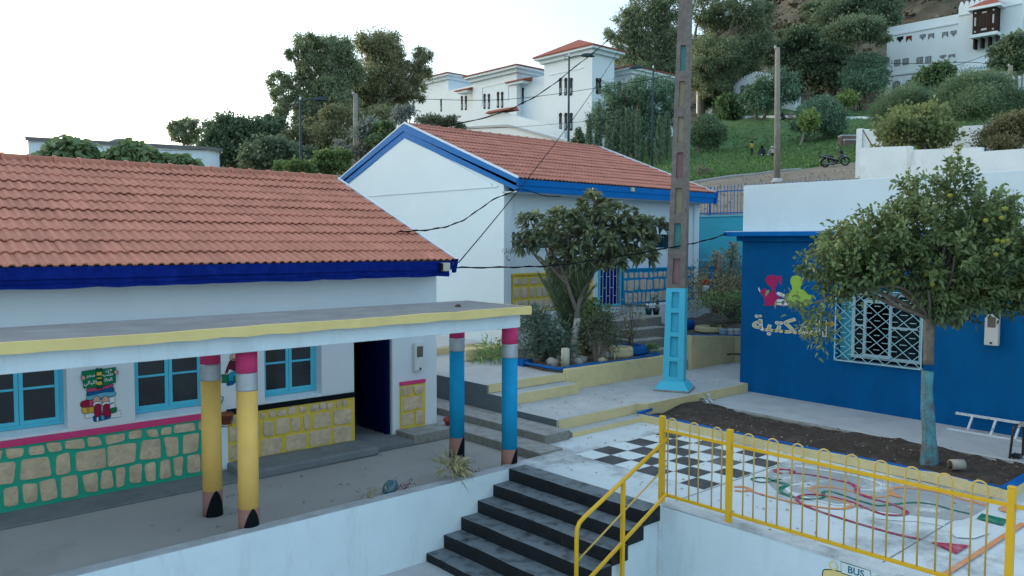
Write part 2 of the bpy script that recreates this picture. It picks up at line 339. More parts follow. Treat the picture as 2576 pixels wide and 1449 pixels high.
def bush(name, label, cat, base, blobs, lm, n, size, seed=1, group=None, clump=.35, clumps=18, wd=.3, fine=False, droop=.2, upbias=.6, stems=None, fill=.35, bm=None, hang=0, stem_r=.012):
    rng = np.random.default_rng(seed); t = thing(name, label, cat, base, group); P = []; A = []; T = []; base = np.array(base, float); mb = MB()
    vol = np.array([b[1][0]*b[1][1]*b[1][2] for b in blobs])**(2/3); vol /= vol.sum()
    for bi, (c, rad) in enumerate(blobs):
        c = np.array(c, float); rad = np.array(rad, float); nc = max(3, int(clumps*len(blobs)*vol[bi])); u = unit(rng, nc); u[:, 2] = np.abs(u[:, 2])*1.0-.35*(rng.uniform(size=nc) < .45)
        cc = c+u*rad*rng.uniform(fill, 1, nc)[:, None]; k = int(n*vol[bi]/nc)+1
        for q in cc:
            g = rng.normal(size=(k, 3))*rad.mean()*clump*[1, 1, .8]; P.append(q+g); a = (q+g-c)/rad+rng.normal(size=(k, 3))*.6; a[:, 2] += .25-hang; A.append(a); T.append(np.full(k, .5+.25*rng.normal()))
            if stems: mb.tube([base+rng.normal(size=3)*[.04, .04, 0], (base+q)/2+rng.normal(size=3)*.04, q], [stem_r, stem_r*.7, stem_r*.3], 4, cap=False)
    if mb.v: mb.build('stems', bm or bark, t)
    P = np.concatenate(P); leaves('foliage', P, np.concatenate(A), size*rng.uniform(.6, 1.2, len(P)), lm, t, wd=wd, fine=fine, seed=seed, tint=np.concatenate(T), upbias=upbias, droop=droop)
    return t
# ================================================================ SETTING: yard, terraces, steps
terr_m = mat('painted_terrace_floor', (.60, .655, .68), rough=.8, var=.1, vscale=1.5, bump=.3, bscale=30, dark=(.31, .335, .345), dscale=.55, dlo=.50, dhi=.62)
greyw = paint('grey_wall_paint', (.13, .155, .17), rough=.8, var=.12, vscale=2, bump=.5, bscale=15)
struct(MB().box(-160, 160, -160, 160, -1.6, -1.1).build('lower_yard', mat('pale_yard_concrete', (.46, .48, .49), rough=.9, var=.15, vscale=1.2, bump=.4, bscale=30, dark=(.33, .33, .32), dscale=.7)))
struct(MB().box(-3, 9.62, 9.9, 12.95, -1.09, -.12).build('veranda_floor', floor_m))
mb = MB(); mb.box(-3, 5.3, 12.25, 12.95, -.119, -.085)
struct(mb.build('gutter_strip', conc_d, bevel=.01))
terr = [(9.02, 6.93), (9.02, 9.7), (8.72, 9.7), (8.72, 9.95), (9.66, 9.95), (9.66, 10.5), (13.1, 10.5), (13.1, 3.85), (26, 3.85), (26, -8), (9.16, -8), (9.16, 6.93)]
terrace = struct(MB().prism(terr, 2, -1.09, 0, 0).build('terrace', terr_m))
mb = MB(); mb.box(9.62, 10.18, 9.96, 20, -1, .04).box(10.18, 10.84, 10.42, 20, -1, .18)
struct(mb.build('side_steps', cagg, bevel=.02))
plat = [(10.86, 10.8), (13.25, 10.8), (13.42, 10.63), (20.2, 10.63), (20.2, 12.9), (10.86, 12.9)]
struct(MB().prism(plat, 2, -.6, .3).build('lower_platform', conc_l))
struct(MB().box(10.98, 13.3, 10.5, 10.8, -.3, .1).build('platform_step', conc_l, bevel=.01))
struct(MB().box(10.85, 13.16, 12.42, 12.9, .2, .52).build('upper_platform_step', conc_l, bevel=.01))
struct(MB().prism([(10.86, 12.85), (13.2, 12.85), (13.6, 15), (14.6, 16.2), (14.6, 17.2), (10.86, 17.2)], 2, -.6, .69).build('upper_platform', conc_l))
struct(MB().prism([(10.86, 17.3), (14.45, 17.3), (14.45, 22), (10.86, 22)], 2, -.6, .88).build('back_path', conc_l))
k = thing('cream_kerb', 'cream painted kerb along the lower steps beside the chessboard', 'kerb', (12, 10.5, 0))
mb = MB(); mb.box(10.97, 13.32, 10.484, 10.498, .0, .098); warp(mb, .008, 3).build('step_edge', beige, k, bevel=.006)
mb = MB(); mb.box(10.9, 13.26, 10.78, 10.798, .1, .3).hexa([(13.25, 10.78, 0), (13.41, 10.61, 0), (13.42, 10.628, 0), (13.26, 10.798, 0), (13.25, 10.78, .3), (13.41, 10.61, .3), (13.42, 10.628, .3), (13.26, 10.798, .3)]).box(13.41, 17.2, 10.61, 10.628, -.05, .303)
warp(mb, .008, 3, 2).build('platform_edge', beige, k, bevel=.006)
k = thing('cream_kerb', 'cream painted step fronts of the upper flight below the garden bed', 'kerb', (12, 12.4, .3))
mb = MB(); mb.box(10.85, 13.17, 12.4, 12.418, .3, .525); warp(mb, .01, 3, 3).build('step_edge', beige, k, bevel=.006)
mb = MB(); mb.box(10.87, 13.18, 12.83, 12.848, .52, .71); warp(mb, .01, 3, 4).build('platform_edge', beige, k, bevel=.006)
setp(warp(MB().box(12.1, 14.4, 17.2, 17.3, .6, .86), .01, 3, 5).build('cream_kerb', beige, loc=(13, 17.2, .6), bevel=.02), 'cream kerb beside the foot of the blue trimmed gable wall', 'kerb')
setp(MB().prism([(10.44+.36, -.1), (10.8, .3), (12.4, .3), (12.4, .52), (12.85, .52), (12.85, .69), (20, .69), (20, -.1)][1:]+[(10.8, .18)], 0, 10.835, 10.855).build('step_side_wall', greyw, loc=(10.84, 14, .2)), 'dark grey painted side of the raised platform', 'wall')
# -------- walls below the veranda and the terrace
lip = paint('worn_wall_top', (.40, .43, .45), var=.2, vscale=3, rough=.9, dark=(.28, .29, .3), dscale=2)
warp(MB().prism([(9.7, -1.1), (9.9, -1.1), (9.9, 0), (9.7, 0)], 0, -3, 8.72, 0), .006, 1, 6)
vw = thing('veranda_wall', 'long low white wall in front of the veranda beside the black stairs', 'wall', (3, 9.8, -1.1))
MB().box(-3, 8.72, 9.7, 9.9, -1.1, -.006).build('wall', white, vw)
MB().box(-3, 8.7, 9.705, 9.895, -.006, .004).build('coping', lip, vw)
rw = thing('retaining_wall', 'white retaining wall under the yellow railing right of the stairs', 'wall', (9.15, 0, -1.1))
warp(MB().box(9.11, 9.162, -8, 6.93, -1.1, -.03), .0, 1).build('wall', white, rw)
mb = MB()
for i in range(30): mb.box(9.10, 9.33, -8+i*.5, -8+i*.5+.499, -.03, .004)
warp(mb, .008, 2, 7).build('coping', paint('scuffed_white_lip', (.56, .60, .62), var=.15, vscale=3, dark=(.33, .35, .36), dscale=1.6, dlo=.5, dhi=.65, rough=.85), rw)
# bus painted on the retaining wall, most of it below the frame
P = Paint(lambda u, v, l: (9.11-l, 4.15-u, v))
lb = paint('painted_bus_window', (.02, .22, .48)); wf = paint('painted_bus_white', (.62, .70, .72)); dg = paint('painted_bus_lettering', (.0, .12, .2))
P.shape(smooth([(-.36, -1.0), (-.40, -.32), (-.33, -.19), (0, -.17), (.33, -.19), (.40, -.32), (.36, -1.0)], 4), yedge, .012).shape(smooth([(-.3, -.62), (-.31, -.32), (-.25, -.25), (0, -.24), (.25, -.25), (.31, -.32), (.3, -.62)], 4), lb)
P.shape([(-.17, -.17), (-.18, -.045), (.16, -.045), (.19, -.17)], wf, .01).text('BUS', .0, -.145, .115, dg, fat=.02)
for sx in (-1, 1): P.shape(circle(.27*sx, -.12, .055), yedge).shape(circle(.265*sx, -.115, .035), wf)
P.shape([(-.25, -.9), (-.25, -.72), (.25, -.72), (.25, -.9)], navy).shape(circle(-.3, -.8, .05), wf).shape(circle(.3, -.8, .05), wf)
P.build('bus_mural', rw)
# -------- black stairs
st = thing('staircase', 'black painted concrete stairs with worn grey treads', 'stairs', (8, 8.3, -1.1))
xs = [8.65, 8.32, 7.99, 7.66, 7.325, 6.99]; zs = [0.004, -.19, -.38, -.575, -.77, -.975]; mb = MB()
for i in range(6):
    x1 = 9.02 if i == 0 else xs[i-1]+.01; zb = (zs[i+1] if i < 5 else -1.1)
    n = 9; ys = np.linspace(6.91, 9.695, n+1); rng = random.Random(i)
    off = [rng.uniform(-.008, .008) for _ in range(n+1)]; dz = [rng.uniform(-.006, .003) for _ in range(n+1)]
    for j in range(n):
        a, b = off[j], off[j+1]
        mb.hexa([(xs[i]+a, ys[j], zb-.02), (x1, ys[j], zb-.02), (x1, ys[j+1], zb-.02), (xs[i]+b, ys[j+1], zb-.02),
                 (xs[i]+a, ys[j], zs[i]+dz[j]), (x1, ys[j], zs[i]), (x1, ys[j+1], zs[i]), (xs[i]+b, ys[j+1], zs[i]+dz[j+1])])
mb.build('steps', stairm, st)
pr = [(9.1, -1.1), (9.1, -.03)]
for i in range(6): pr += [(xs[i]+.03, zs[i]-.03), (xs[i]+.03, (zs[i+1] if i < 5 else -1.1)-.0 if i == 5 else zs[i+1]-.03)]
MB().prism(pr, 1, 6.96, 7.05).build('side_wall', white, st)
# -------- painted chessboard and snakes on the terrace
black_sq = paint('worn_black_square', (.085, .09, .095), rough=.7, var=.35, vscale=3, dark=(.11, .115, .12), dscale=3, dlo=.45, dhi=.7)
brown_sq = paint('worn_brown_square', (.16, .15, .145), rough=.8, var=.3, vscale=3, dark=(.25, .24, .23), dscale=3)
white_sq = paint('white_square', (.66, .72, .74), rough=.7, var=.05, dark=(.5, .53, .54), dscale=1.5, dlo=.6, dhi=.8)
P = Paint(lambda u, v, l: (u, v, l)); sq = .445; rng = random.Random(4)
for j in range(6):
    for i in range(6):
        P.k = 0; x0, y1 = 10.11+i*sq, 9.61-j*sq; e = .003
        m = white_sq if (i+j) % 2 == 0 else (brown_sq if (i, j) in ((3, 4), (4, 3), (5, 2)) else black_sq)
        P.shape([(x0+e, y1-e), (x0+sq-e, y1-e), (x0+sq-e, y1-sq+e), (x0+e, y1-sq+e)], m)
P.build('chessboard_marking', terrace)
def z5(x, y): p = onz((2440+x/1.84)/1.4907, (1460+y/1.84)/1.4907, 0); return (float(p[0]), float(p[1]))
red = paint('red_floor_paint', (.38, .03, .09), rough=.7, dark=(.47, .26, .29), dscale=5, dlo=.46, dhi=.7); grn = paint('green_floor_paint', (.015, .16, .11), rough=.7, dark=(.16, .30, .26), dscale=5, dlo=.46, dhi=.7)
org = paint('orange_floor_paint', (.66, .27, .12), rough=.7, dark=(.6, .42, .3), dscale=4, dlo=.45); wht = paint('white_floor_paint', (.64, .70, .70), rough=.7)
grey_f = mat('bare_terrace_concrete', (.34, .365, .375), rough=.9, var=.15, vscale=2, bump=.4, bscale=40, dark=(.60, .65, .67), dscale=1.1, dlo=.53, dhi=.62)
P = Paint(lambda u, v, l: (u, v, l))
P.shape(smooth([z5(*q) for q in ((860, 530), (1000, 490), (1300, 545), (1600, 600), (1900, 660), (2250, 770), (2330, 800), (2150, 900), (1900, 880), (1500, 830), (1150, 770), (900, 720), (800, 620))], 4), grey_f)
P.k = 4
snakes = [(wht, .07, [(1000, 530), (1200, 560), (1400, 595), (1560, 640), (1600, 675), (1520, 695), (1420, 690)]), (wht, .07, [(1100, 650), (960, 665), (950, 700), (1020, 735), (1150, 770), (1300, 800), (1420, 790)]),
          (wht, .05, [(1560, 890), (1700, 905), (1850, 912), (2030, 945)]),
          (org, .075, [(575, 675), (640, 675), (683, 692), (640, 706), (580, 700)]), (org, .06, [(680, 700), (800, 738), (950, 775), (1100, 805), (1250, 825), (1345, 824), (1390, 805), (1340, 780), (1200, 738), (1110, 700), (1115, 682), (1200, 674), (1320, 690), (1450, 725), (1560, 745), (1640, 742)]),
          (org, .08, [(1720, 752), (1660, 720), (1650, 695), (1700, 680), (1850, 690), (2000, 715), (2150, 760), (2310, 802)]),
          (grn, .05, [(900, 622), (780, 645), (710, 632), (705, 618), (760, 610), (815, 622), (860, 640)]), (grn, .085, [(850, 638), (910, 652), (945, 664), (895, 688), (900, 715), (980, 745)]), (grn, .05, [(980, 745), (1080, 760), (1160, 758), (1195, 745), (1190, 715), (1230, 705), (1330, 735), (1450, 775), (1560, 805), (1650, 800), (1750, 788), (1850, 785), (1960, 800), (2080, 835), (2200, 862)]),
          (red, .075, [(905, 585), (870, 575), (862, 560), (930, 556), (985, 570), (960, 585)]), (red, .045, [(960, 580), (1080, 590), (1200, 612), (1300, 633)]), (red, .075, [(1300, 633), (1385, 655), (1425, 690), (1420, 710), (1470, 738), (1560, 768)]),
          (red, .05, [(1560, 768), (1660, 795), (1740, 830), (1768, 855), (1720, 873), (1600, 865), (1480, 820), (1350, 770), (1200, 738), (1080, 730), (1010, 752), (1040, 795), (1150, 840), (1300, 890), (1500, 950), (1700, 1005), (1860, 1038)])]
for m, wd, q in snakes: P.line(smooth([z5(*a) for a in q], 5, False), wd, m)
P.shape([z5(*q) for q in ((1640, 735), (1660, 700), (1735, 755))], org); P.shape(circle(*z5(2460, 832), .17, .1), org)
P.shape([z5(*q) for q in ((1930, 1058), (2105, 1143), (2202, 1082))], red); P.shape([z5(*q) for q in ((2248, 898), (2430, 948), (2462, 905), (2285, 862))], grn)
P.shape([z5(*q) for q in ((2050, 980), (2110, 1030), (2230, 1036), (2335, 1000), (2280, 968), (2130, 952))], wht)
a, b = z5(2030, 1285), z5(2575, 930); P.line([a, b], .07, org); dx = (b[0]-a[0], b[1]-a[1]); P.line([a, (a[0]-dx[0], a[1]-dx[1])], .07, org)
P.build('snake_game_marking', terrace)
jm = paint('terrace_joint', (.2, .21, .22), rough=.9); mb = MB()
for y_ in (6.9, 3.95, .9): mb.box(9.35, 13.0, y_-.008, y_+.008, .001, .0035)
mb.build('expansion_joint', jm, terrace)
# ================================================================ THE NEAR CLASSROOM BUILDING
def tiled_roof(name, x0, x1, ye, ze, yr, zr, m, parent, pitch=.147, rows=11, seed=0, over=.03, hgt=.024):
    """Interlocking clay tiles between eave (ye, ze) and ridge (yr, zr): rolls along the slope, one step per course."""
    rng = np.random.default_rng(seed); n = int(round((x1-x0)/pitch)); n += n % 2; pt = (x1-x0)/n
    sl = np.array([yr-ye, zr-ze]); Ls = np.linalg.norm(sl); sl /= Ls; nm = np.array([-sl[1]*np.sign(sl[0]), abs(sl[0])]); mb = MB(); tint = []
    prof = [(0, 0), (.10, 0), (.22, hgt*.85), (.34, hgt), (.48, hgt), (.60, hgt*.85), (.72, 0), (.999, 0)]
    for r_ in range(rows):
        s0, s1 = r_*Ls/rows-(over if r_ == 0 else .012), (r_+1)*Ls/rows+.01
        for c in range(0, n, 2):
            j, tv, jx = rng.normal()*.0016+.004*math.sin(c*.09+r_*2.1)+.003*math.sin(c*.031+r_), float(np.clip(.5+.24*rng.normal(), 0, 1)), rng.normal()*.002; vs = []; xs_ = []
            for q in (0, 1): xs_ += [(x0+(c+q+a)*pt+jx, h) for a, h in prof]
            K = len(xs_)
            for (s_, lift) in ((s0+.07, .019), (s0, .020), (s0, .039), (s1, .008)):
                for x_, h in xs_:
                    e = h+lift+j; vs.append((x_, ye+sl[0]*s_+nm[0]*e, ze+sl[1]*s_+nm[1]*e))
            mb.add(vs, [(b*K+i, b*K+i+1, (b+1)*K+i+1, (b+1)*K+i) for b in (0, 1, 2) for i in range(K-1)]); tint += [tv]*(4*K)
    return mb.build(name, m, parent, tint=tint)
def ridge(parent, x0, x1, y, z, m, step=.42, r=.105):
    mb = MB(); n = int((x1-x0)/step); tint = []; rng = random.Random(3)
    for i in range(n):
        a = x0+(x1-x0)*i/n; b = x0+(x1-x0)*(i+1)/n+.03; k0 = len(mb.v)
        mb.tube([(a, y, z-.05), (a+.05, y, z-.05), (a+.051, y, z-.05), (b, y, z-.05)], [r*1.16, r*1.16, r, r*.97], 12); tint += [rng.uniform(.3, .8)]*(len(mb.v)-k0)
    mb.build('ridge_caps', m, parent, tint=tint)
def stones(mb, rows, x0, x1, z0, m, fm, seed, gap=.047, lift=.02):
    """Courses of uneven, round-cornered blocks."""
    rng = random.Random(seed); z = z0
    for h, wmin, wmax in rows:
        x = x0+rng.uniform(-.15, .02)
        while x < x1:
            w_ = rng.uniform(wmin, wmax); a, b = max(x, x0), min(x+w_, x1)-gap
            if b-a > .06:
                t = [rng.uniform(-.028, .028) for _ in range(8)]; q = [(a+t[0], z+gap/2+t[1]*.7), (b+t[2], z+gap/2+t[3]*.7), (b+t[4], z+h-gap/2+t[5]*.7), (a+t[6], z+h-gap/2+t[7]*.7)]
                q = [(min(max(u, x0+.005), x1-.005), v) for u, v in q]; pts = []
                for i in range(4):
                    p, pr_, nx = np.array(q[i]), np.array(q[i-1]), np.array(q[(i+1) % 4]); c = .28*min(np.linalg.norm(pr_-p), np.linalg.norm(nx-p), .16)
                    pts += [p+(pr_-p)/np.linalg.norm(pr_-p)*c, p*.7+(pr_+nx)*.15*0+p*.3+((pr_-p)/np.linalg.norm(pr_-p)+(nx-p)/np.linalg.norm(nx-p))*c*.25, p+(nx-p)/np.linalg.norm(nx-p)*c]
                n = len(pts); cc = np.mean(pts, 0); vs = [fm(u, v, -.004) for u, v in pts]+[fm(*(cc+(np.array(p)-cc)*.93), lift+rng.uniform(-.006, .006)) for p in pts]+[fm(cc[0], cc[1], lift+rng.uniform(-.004, .014))]
                mb.add(vs, [(i, (i+1) % n, n+(i+1) % n, n+i) for i in range(n)]+[(n+i, n+(i+1) % n, 2*n) for i in range(n)], m)
            x += w_
        z += h
def dado(name, x0, x1, z0, rows, mort, st_, parent, y, seed, depth=.03):
    zt = z0+sum(r_[0] for r_ in rows); d_ = MB().box(x0, x1, y-depth, y+.01, z0-.04, zt).build(name, mort, parent)
    mb = MB(); stones(mb, rows, x0+.01, x1-.01, z0, 0, lambda u, v, l: (u, y-depth-l, v), seed); mb.build('stones', st_, d_); return d_
b1 = thing('classroom_building', 'white classroom block with long red tiled roof and painted stone dado behind the pencil columns', 'building', (3, 15, 0))
WY = 12.95; wins = [(1.8, 2.95), (3.88, 5.02), (5.97, 7.05)]; zw0, zw1 = .95, 2.15; mb = MB()
xcuts = [-3]+[v for a in wins for v in a]+[7.71, 8.55, 9.6]
for i in range(len(xcuts)-1):
    a, b = xcuts[i], xcuts[i+1]
    if (a, b) in wins: mb.box(a, b, WY, WY+.3, -.12, zw0); mb.box(a, b, WY, WY+.3, zw1, 3.06)
    elif a == 7.71: mb.box(a, b, WY, WY+.3, 2.2, 3.06)
    else: mb.box(a, b, WY, WY+.3, -.12, 3.06)
mb.prism([(WY+.301, -.12), (21.1, -.12), (21.1, 3.06), (17.02, 4.9), (WY+.301, 3.25)], 0, 9.4, 9.6).box(-3, 9.4, 20.9, 21.1, -.12, 3.06)
mb.prism([(WY+.301, -.12), (21.1, -.12), (21.1, 3.06), (17.02, 4.9), (WY+.301, 3.25)], 0, -3, -2.8)
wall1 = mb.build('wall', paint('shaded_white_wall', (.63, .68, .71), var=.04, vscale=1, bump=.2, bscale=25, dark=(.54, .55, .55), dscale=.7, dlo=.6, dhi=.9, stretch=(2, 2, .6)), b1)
MB().box(-2.8, 9.4, 15.0, 15.05, -.1, 3.06).build('dark_room_plane', dark, b1); MB().box(-2.8, 9.39, 13.26, 15.0, -.12, -.02).build('room_floor', conc_d, b1)
# roof
rf = tiled_roof('roof', -3, 9.66, 12.42, 3.335, 17.02, 5.17, tile, b1, rows=11, seed=1)
MB().prism([(12.42, 3.31), (17.02, 5.145), (21.6, 3.31), (21.6, 3.25), (17.02, 5.08), (12.42, 3.25)], 0, -3, 9.64).build('roof_deck', conc, b1)
ridge(rf, -3, 9.66, 17.02, 5.21, tile)
MB().prism([(12.40, 3.30), (17.02, 5.16), (17.02, 5.23), (12.40, 3.37)], 0, 9.665, 9.72).build('verge_strip', white2, rf)
tiled_roof('rear_slope', -3, 9.66, 21.6, 3.335, 17.02, 5.17, tile, rf, rows=11, seed=2)
fb = MB()
for i in range(20):
    a, b = -3+i*.63, -3+(i+1)*.63
    fb.box(a, min(b, 9.6), 12.40, 12.44, 3.165, 3.335)
warp(fb, .006, 2, 1); fas = fb.build('fascia', navy, b1, bevel=.004)
fb = MB(); rng = random.Random(8); n = 46; xx = np.linspace(-3, 9.52, n+1); lo = [3.035+rng.uniform(-.012, .012) for _ in xx]
for i in range(n): fb.hexa([(xx[i], 12.425, lo[i]), (xx[i+1], 12.425, lo[i+1]), (xx[i+1], 12.46, lo[i+1]), (xx[i], 12.46, lo[i]), (xx[i], 12.425, 3.163), (xx[i+1], 12.425, 3.163), (xx[i+1], 12.46, 3.163), (xx[i], 12.46, 3.163)])
fb.tube([(x_, 12.418, 3.10+.012*math.sin(x_*3)+.01*math.sin(x_*7)) for x_ in np.linspace(-3, 9.3, 60)], .007, 5)
fb.build('fascia_lower_board', navy, fas)
MB().prism([(12.36, 3.37), (12.44, 3.10), (12.48, 3.10), (12.48, 3.37)], 0, 9.62, 9.70).build('fascia_end', navy, fas)
MB().box(-3, 9.6, 12.46, 12.95, 3.06, 3.09).build('soffit', white2, b1)
# dado, bands, pilaster
dado('stone_dado', -3, 5.16, -.05, [(.34, .17, .33), (.35, .18, .50), (.18, .14, .36)], gmort, stone, b1, WY, 11)['label'] = 'dado of tan stones with green painted joints'
dado('stone_dado', 5.31, 7.7, .02, [(.33, .45, .62), (.31, .17, .42), (.175, .13, .26)], ymort, stone, b1, WY, 5)['label'] = 'dado of tan stones with yellow painted joints'
MB().box(-3, 5.18, WY-.05, WY, .825, .915).build('dado_band', pink, b1, bevel=.006)['label'] = 'pink band above the dado'
MB().box(5.30, 7.71, WY-.05, WY, .835, .925).build('dado_band', blackp, b1, bevel=.006)['label'] = 'black band above the dado'
MB().box(5.165, 5.305, WY-.035, WY, -.05, .82).build('pilaster', white, b1)
d_ = dado('stone_dado', 8.72, 9.28, .1, [(.30, .3, .5), (.30, .4, .7), (.22, .25, .45)], ymort, stone, b1, WY, 21, .05); d_['label'] = 'short yellow jointed stone dado right of the door'
MB().box(8.71, 9.29, WY-.06, WY, .93, .99).build('dado_band', pink, b1)
struct(warp(MB().box(5.3, 7.78, 12.2, 12.95, -.12, .03), .015, 3, 3).build('stone_ledge', conc_d, bevel=.03))
struct(MB().box(7.78, 8.62, 12.35, 13.3, -.12, -.01).build('door_step', conc_d, bevel=.02)); struct(warp(MB().box(8.62, 9.62, 12.35, 12.95, -.12, .08), .01, 3, 4).build('door_ledge', cagg, bevel=.02))
# windows
def casement(x0, x1, z0, z1, y, parent, fr, cols=2, rows=2, wd=.055, label=None):
    w_ = MB(); w_.box(x0, x1, y, y+.06, z0, z0+wd).box(x0, x1, y, y+.06, z1-wd, z1).box(x0, x0+wd, y, y+.06, z0+wd, z1-wd).box(x1-wd, x1, y, y+.06, z0+wd, z1-wd)
    f = w_.build('window', fr, parent, bevel=.004, label=label); s_ = MB(); xa, xb, za, zb = x0+wd, x1-wd, z0+wd, z1-wd; cw = (xb-xa)/cols
    for c in range(cols):
        a, b = xa+c*cw+.003, xa+(c+1)*cw-.003; q = .055
        s_.box(a, b, y-.012, y+.04, za, za+q).box(a, b, y-.012, y+.04, zb-q, zb).box(a, a+q, y-.012, y+.04, za+q, zb-q).box(b-q, b, y-.012, y+.04, za+q, zb-q)
        for r_ in range(1, rows): zz = za+(zb-za)*r_/rows; s_.box(a+q, b-q, y-.008, y+.03, zz-.017, zz+.017)
    s_.build('sash', fr, f, bevel=.003); MB().box(xa, xb, y+.012, y+.02, za, zb).build('pane', glass, f); return f
for a, b in wins:
    f = casement(a, b, 1.01, zw1, WY+.2, b1, skyblue); MB().hexa([(a, WY-.005, .92), (b, WY-.005, .92), (b, WY+.25, .955), (a, WY+.25, .955), (a, WY-.005, .955), (b, WY-.005, .955), (b, WY+.25, 1.01), (a, WY+.25, 1.01)]).build('sill', white, f)
# door leaf standing open, navy
dl = MB().box(8.48, 8.52, 13.0, 14.05, 0, 2.15)
for i in range(6): dl.box(8.455, 8.48, 13.03+i*.17, 13.11+i*.17, 0, 2.15)
dl.build('door', paint('dark_navy_door', (.002, .006, .045), rough=.5), b1)
# mural: child reading on a pile of books
P = Paint(lambda u, v, l: (u, WY-l, v)); skin = paint('mural_skin', (.55, .33, .25)); gbk = paint('mural_green', (.01, .17, .075)); mred = paint('mural_crimson', (.30, .015, .05)); mblu = paint('mural_blue', (.01, .10, .26)); mlb = paint('mural_light_blue', (.12, .38, .52)); mwh = paint('mural_white', (.68, .72, .72)); myl = paint('mural_yellow', (.62, .40, .06)); mpk = paint('mural_pink', (.42, .08, .16))
def q7(x, y): p = ony((280+x/3.68)/1.4907, (1360+y/3.68)/1.4907, WY); return (float(p[0]), float(p[2]))
def sh(pts, m, sm=True, out=.006): pp = [q7(*a) for a in pts]; P.shape(smooth(pp, 4) if sm else pp, m, out)
sh([(150, 765), (160, 705), (270, 680), (280, 735)], mwh); sh([(470, 725), (480, 695), (640, 662), (632, 705), (640, 742), (475, 770)], mwh, False)
sh([(258, 770), (275, 735), (470, 700), (478, 765), (300, 808), (265, 800)], mblu); sh([(300, 740), (325, 735), (325, 800), (303, 803)], mwh, False, 0); sh([(365, 728), (405, 722), (408, 780), (370, 788)], mlb, False, 0)
sh([(100, 640), (130, 605), (280, 590), (285, 670), (135, 700), (105, 680)], myl); sh([(160, 605), (200, 600), (205, 690), (165, 695)], paint('mural_orange', (.5, .24, .06)), False, 0)
sh([(80, 570), (110, 530), (270, 505), (280, 590), (120, 615), (85, 600)], mred); sh([(200, 518), (250, 510), (255, 595), (205, 600)], mpk, False, 0)
sh([(340, 520), (555, 462), (545, 500), (555, 540), (350, 590)], mwh, False); sh([(465, 590), (555, 545), (548, 580), (556, 615), (470, 640)], mwh, False); sh([(480, 640), (560, 615), (575, 640), (560, 680), (490, 690)], gbk)
sh([(165, 480), (220, 420), (420, 385), (550, 400), (550, 450), (440, 470), (200, 510)], mlb); sh([(165, 430), (200, 385), (380, 380), (460, 335), (530, 345), (530, 395), (440, 400), (350, 415), (185, 455)], mblu)
sh([(165, 390), (190, 345), (350, 350), (450, 300), (515, 295), (518, 330), (430, 350), (340, 380), (190, 400)], mpk)
for dx_ in (0, 122): sh([(252+dx_, 520), (265+dx_, 475), (300+dx_, 460), (335+dx_, 485), (340+dx_, 540), (262+dx_, 555)], skin); sh([(258+dx_, 560), (300+dx_, 540), (345+dx_, 540), (350+dx_, 575), (265+dx_, 595)], mwh); sh([(272+dx_, 590), (345+dx_, 570), (355+dx_, 650), (372+dx_, 700), (340+dx_, 730), (280+dx_, 735)], mred)
sh([(92, 118), (290, 92), (335, 92), (560, 62), (555, 270), (345, 330), (310, 335), (122, 350)], gbk, False); sh([(288, 95), (330, 85), (372, 92), (372, 330), (335, 348), (300, 335)], paint('mural_dark_green', (.005, .09, .045)))
for y0 in (130, 205, 260): sh([(296, y0), (368, y0-6), (368, y0+(40 if y0 != 205 else 12)), (296, y0+(46 if y0 != 205 else 18))], myl, False, 0)
for x_, y_ in ((108, 205), (560, 128)): sh([(x_-25, y_-10), (x_, y_-30), (x_+28, y_-8), (x_+22, y_+22), (x_-8, y_+30)], skin)
for body, x_, y_ in (('\ufeae\ufeec\ufeb3', 212, 192), ('\ufef2\ufedf\ufe8e\ufef4\ufee0\ufedf\ufe8d', 208, 292), ('\ufee6\ufee3', 462, 112), ('\ufe90\ufee0\ufec3', 448, 176), ('\ufefc\ufecc\ufedf\ufe8d', 455, 250)):
    u, v = q7(x_, y_); P.text(body, u, v, .072, mwh, fat=.012)
P.build('mural', b1, 'mural of a child reading on a pile of books')
# mural: child riding a pencil
P = Paint(lambda u, v, l: (u, WY-l, v)); jean = paint('mural_jeans', (.02, .26, .42)); mar = paint('mural_maroon', (.10, .02, .035)); lb_ = [(1955, 215), (2020, 165), (2240, 165), (2240, 275), (2025, 275)]
sh(lb_, gbk, False); sh([(1955, 218), (2018, 168), (2035, 220), (2025, 273)], skin, False); sh([(2125, 165), (2190, 120), (2240, 80), (2250, 170), (2190, 190), (2190, 265), (2135, 265)], jean); sh([(2100, 285), (2140, 258), (2195, 262), (2190, 295), (2110, 315)], mblu)
sh([(2080, 140), (2120, 20), (2160, -40), (2260, -60), (2260, 90), (2190, 105), (2130, 85), (2100, 150)], mar); sh([(2075, 150), (2095, 138), (2110, 152), (2095, 168)], skin); sh([(2150, -45), (2150, -100), (2200, -130), (2250, -100), (2250, -50), (2200, -30)], skin); sh([(2165, -65), (2200, -50), (2235, -68), (2220, -42), (2180, -42)], mred, True, .003)
P.build('mural', b1, 'mural of a child riding a green pencil')
mt = thing('electric_meter', 'white electric meter box on the white pillar right of the dark doorway', 'meter', (9.13, WY, 1.2))
MB().box(9.02, 9.24, WY-.09, WY, 1.18, 1.72).build('case', paint('meter_case', (.60, .62, .60), rough=.4), mt, bevel=.012); MB().box(9.06, 9.2, WY-.096, WY-.085, 1.45, 1.66).build('window', mat('meter_window', (.12, .115, .10), rough=.2, bump=0), mt); MB().box(9.12, 9.16, WY-.095, WY-.085, 1.2, 1.24).build('switch', blackm, mt)
jb = thing('floodlight', 'small pale floodlight box at the end of the navy eaves board', 'lamp', (9.34, 12.36, 3.2))
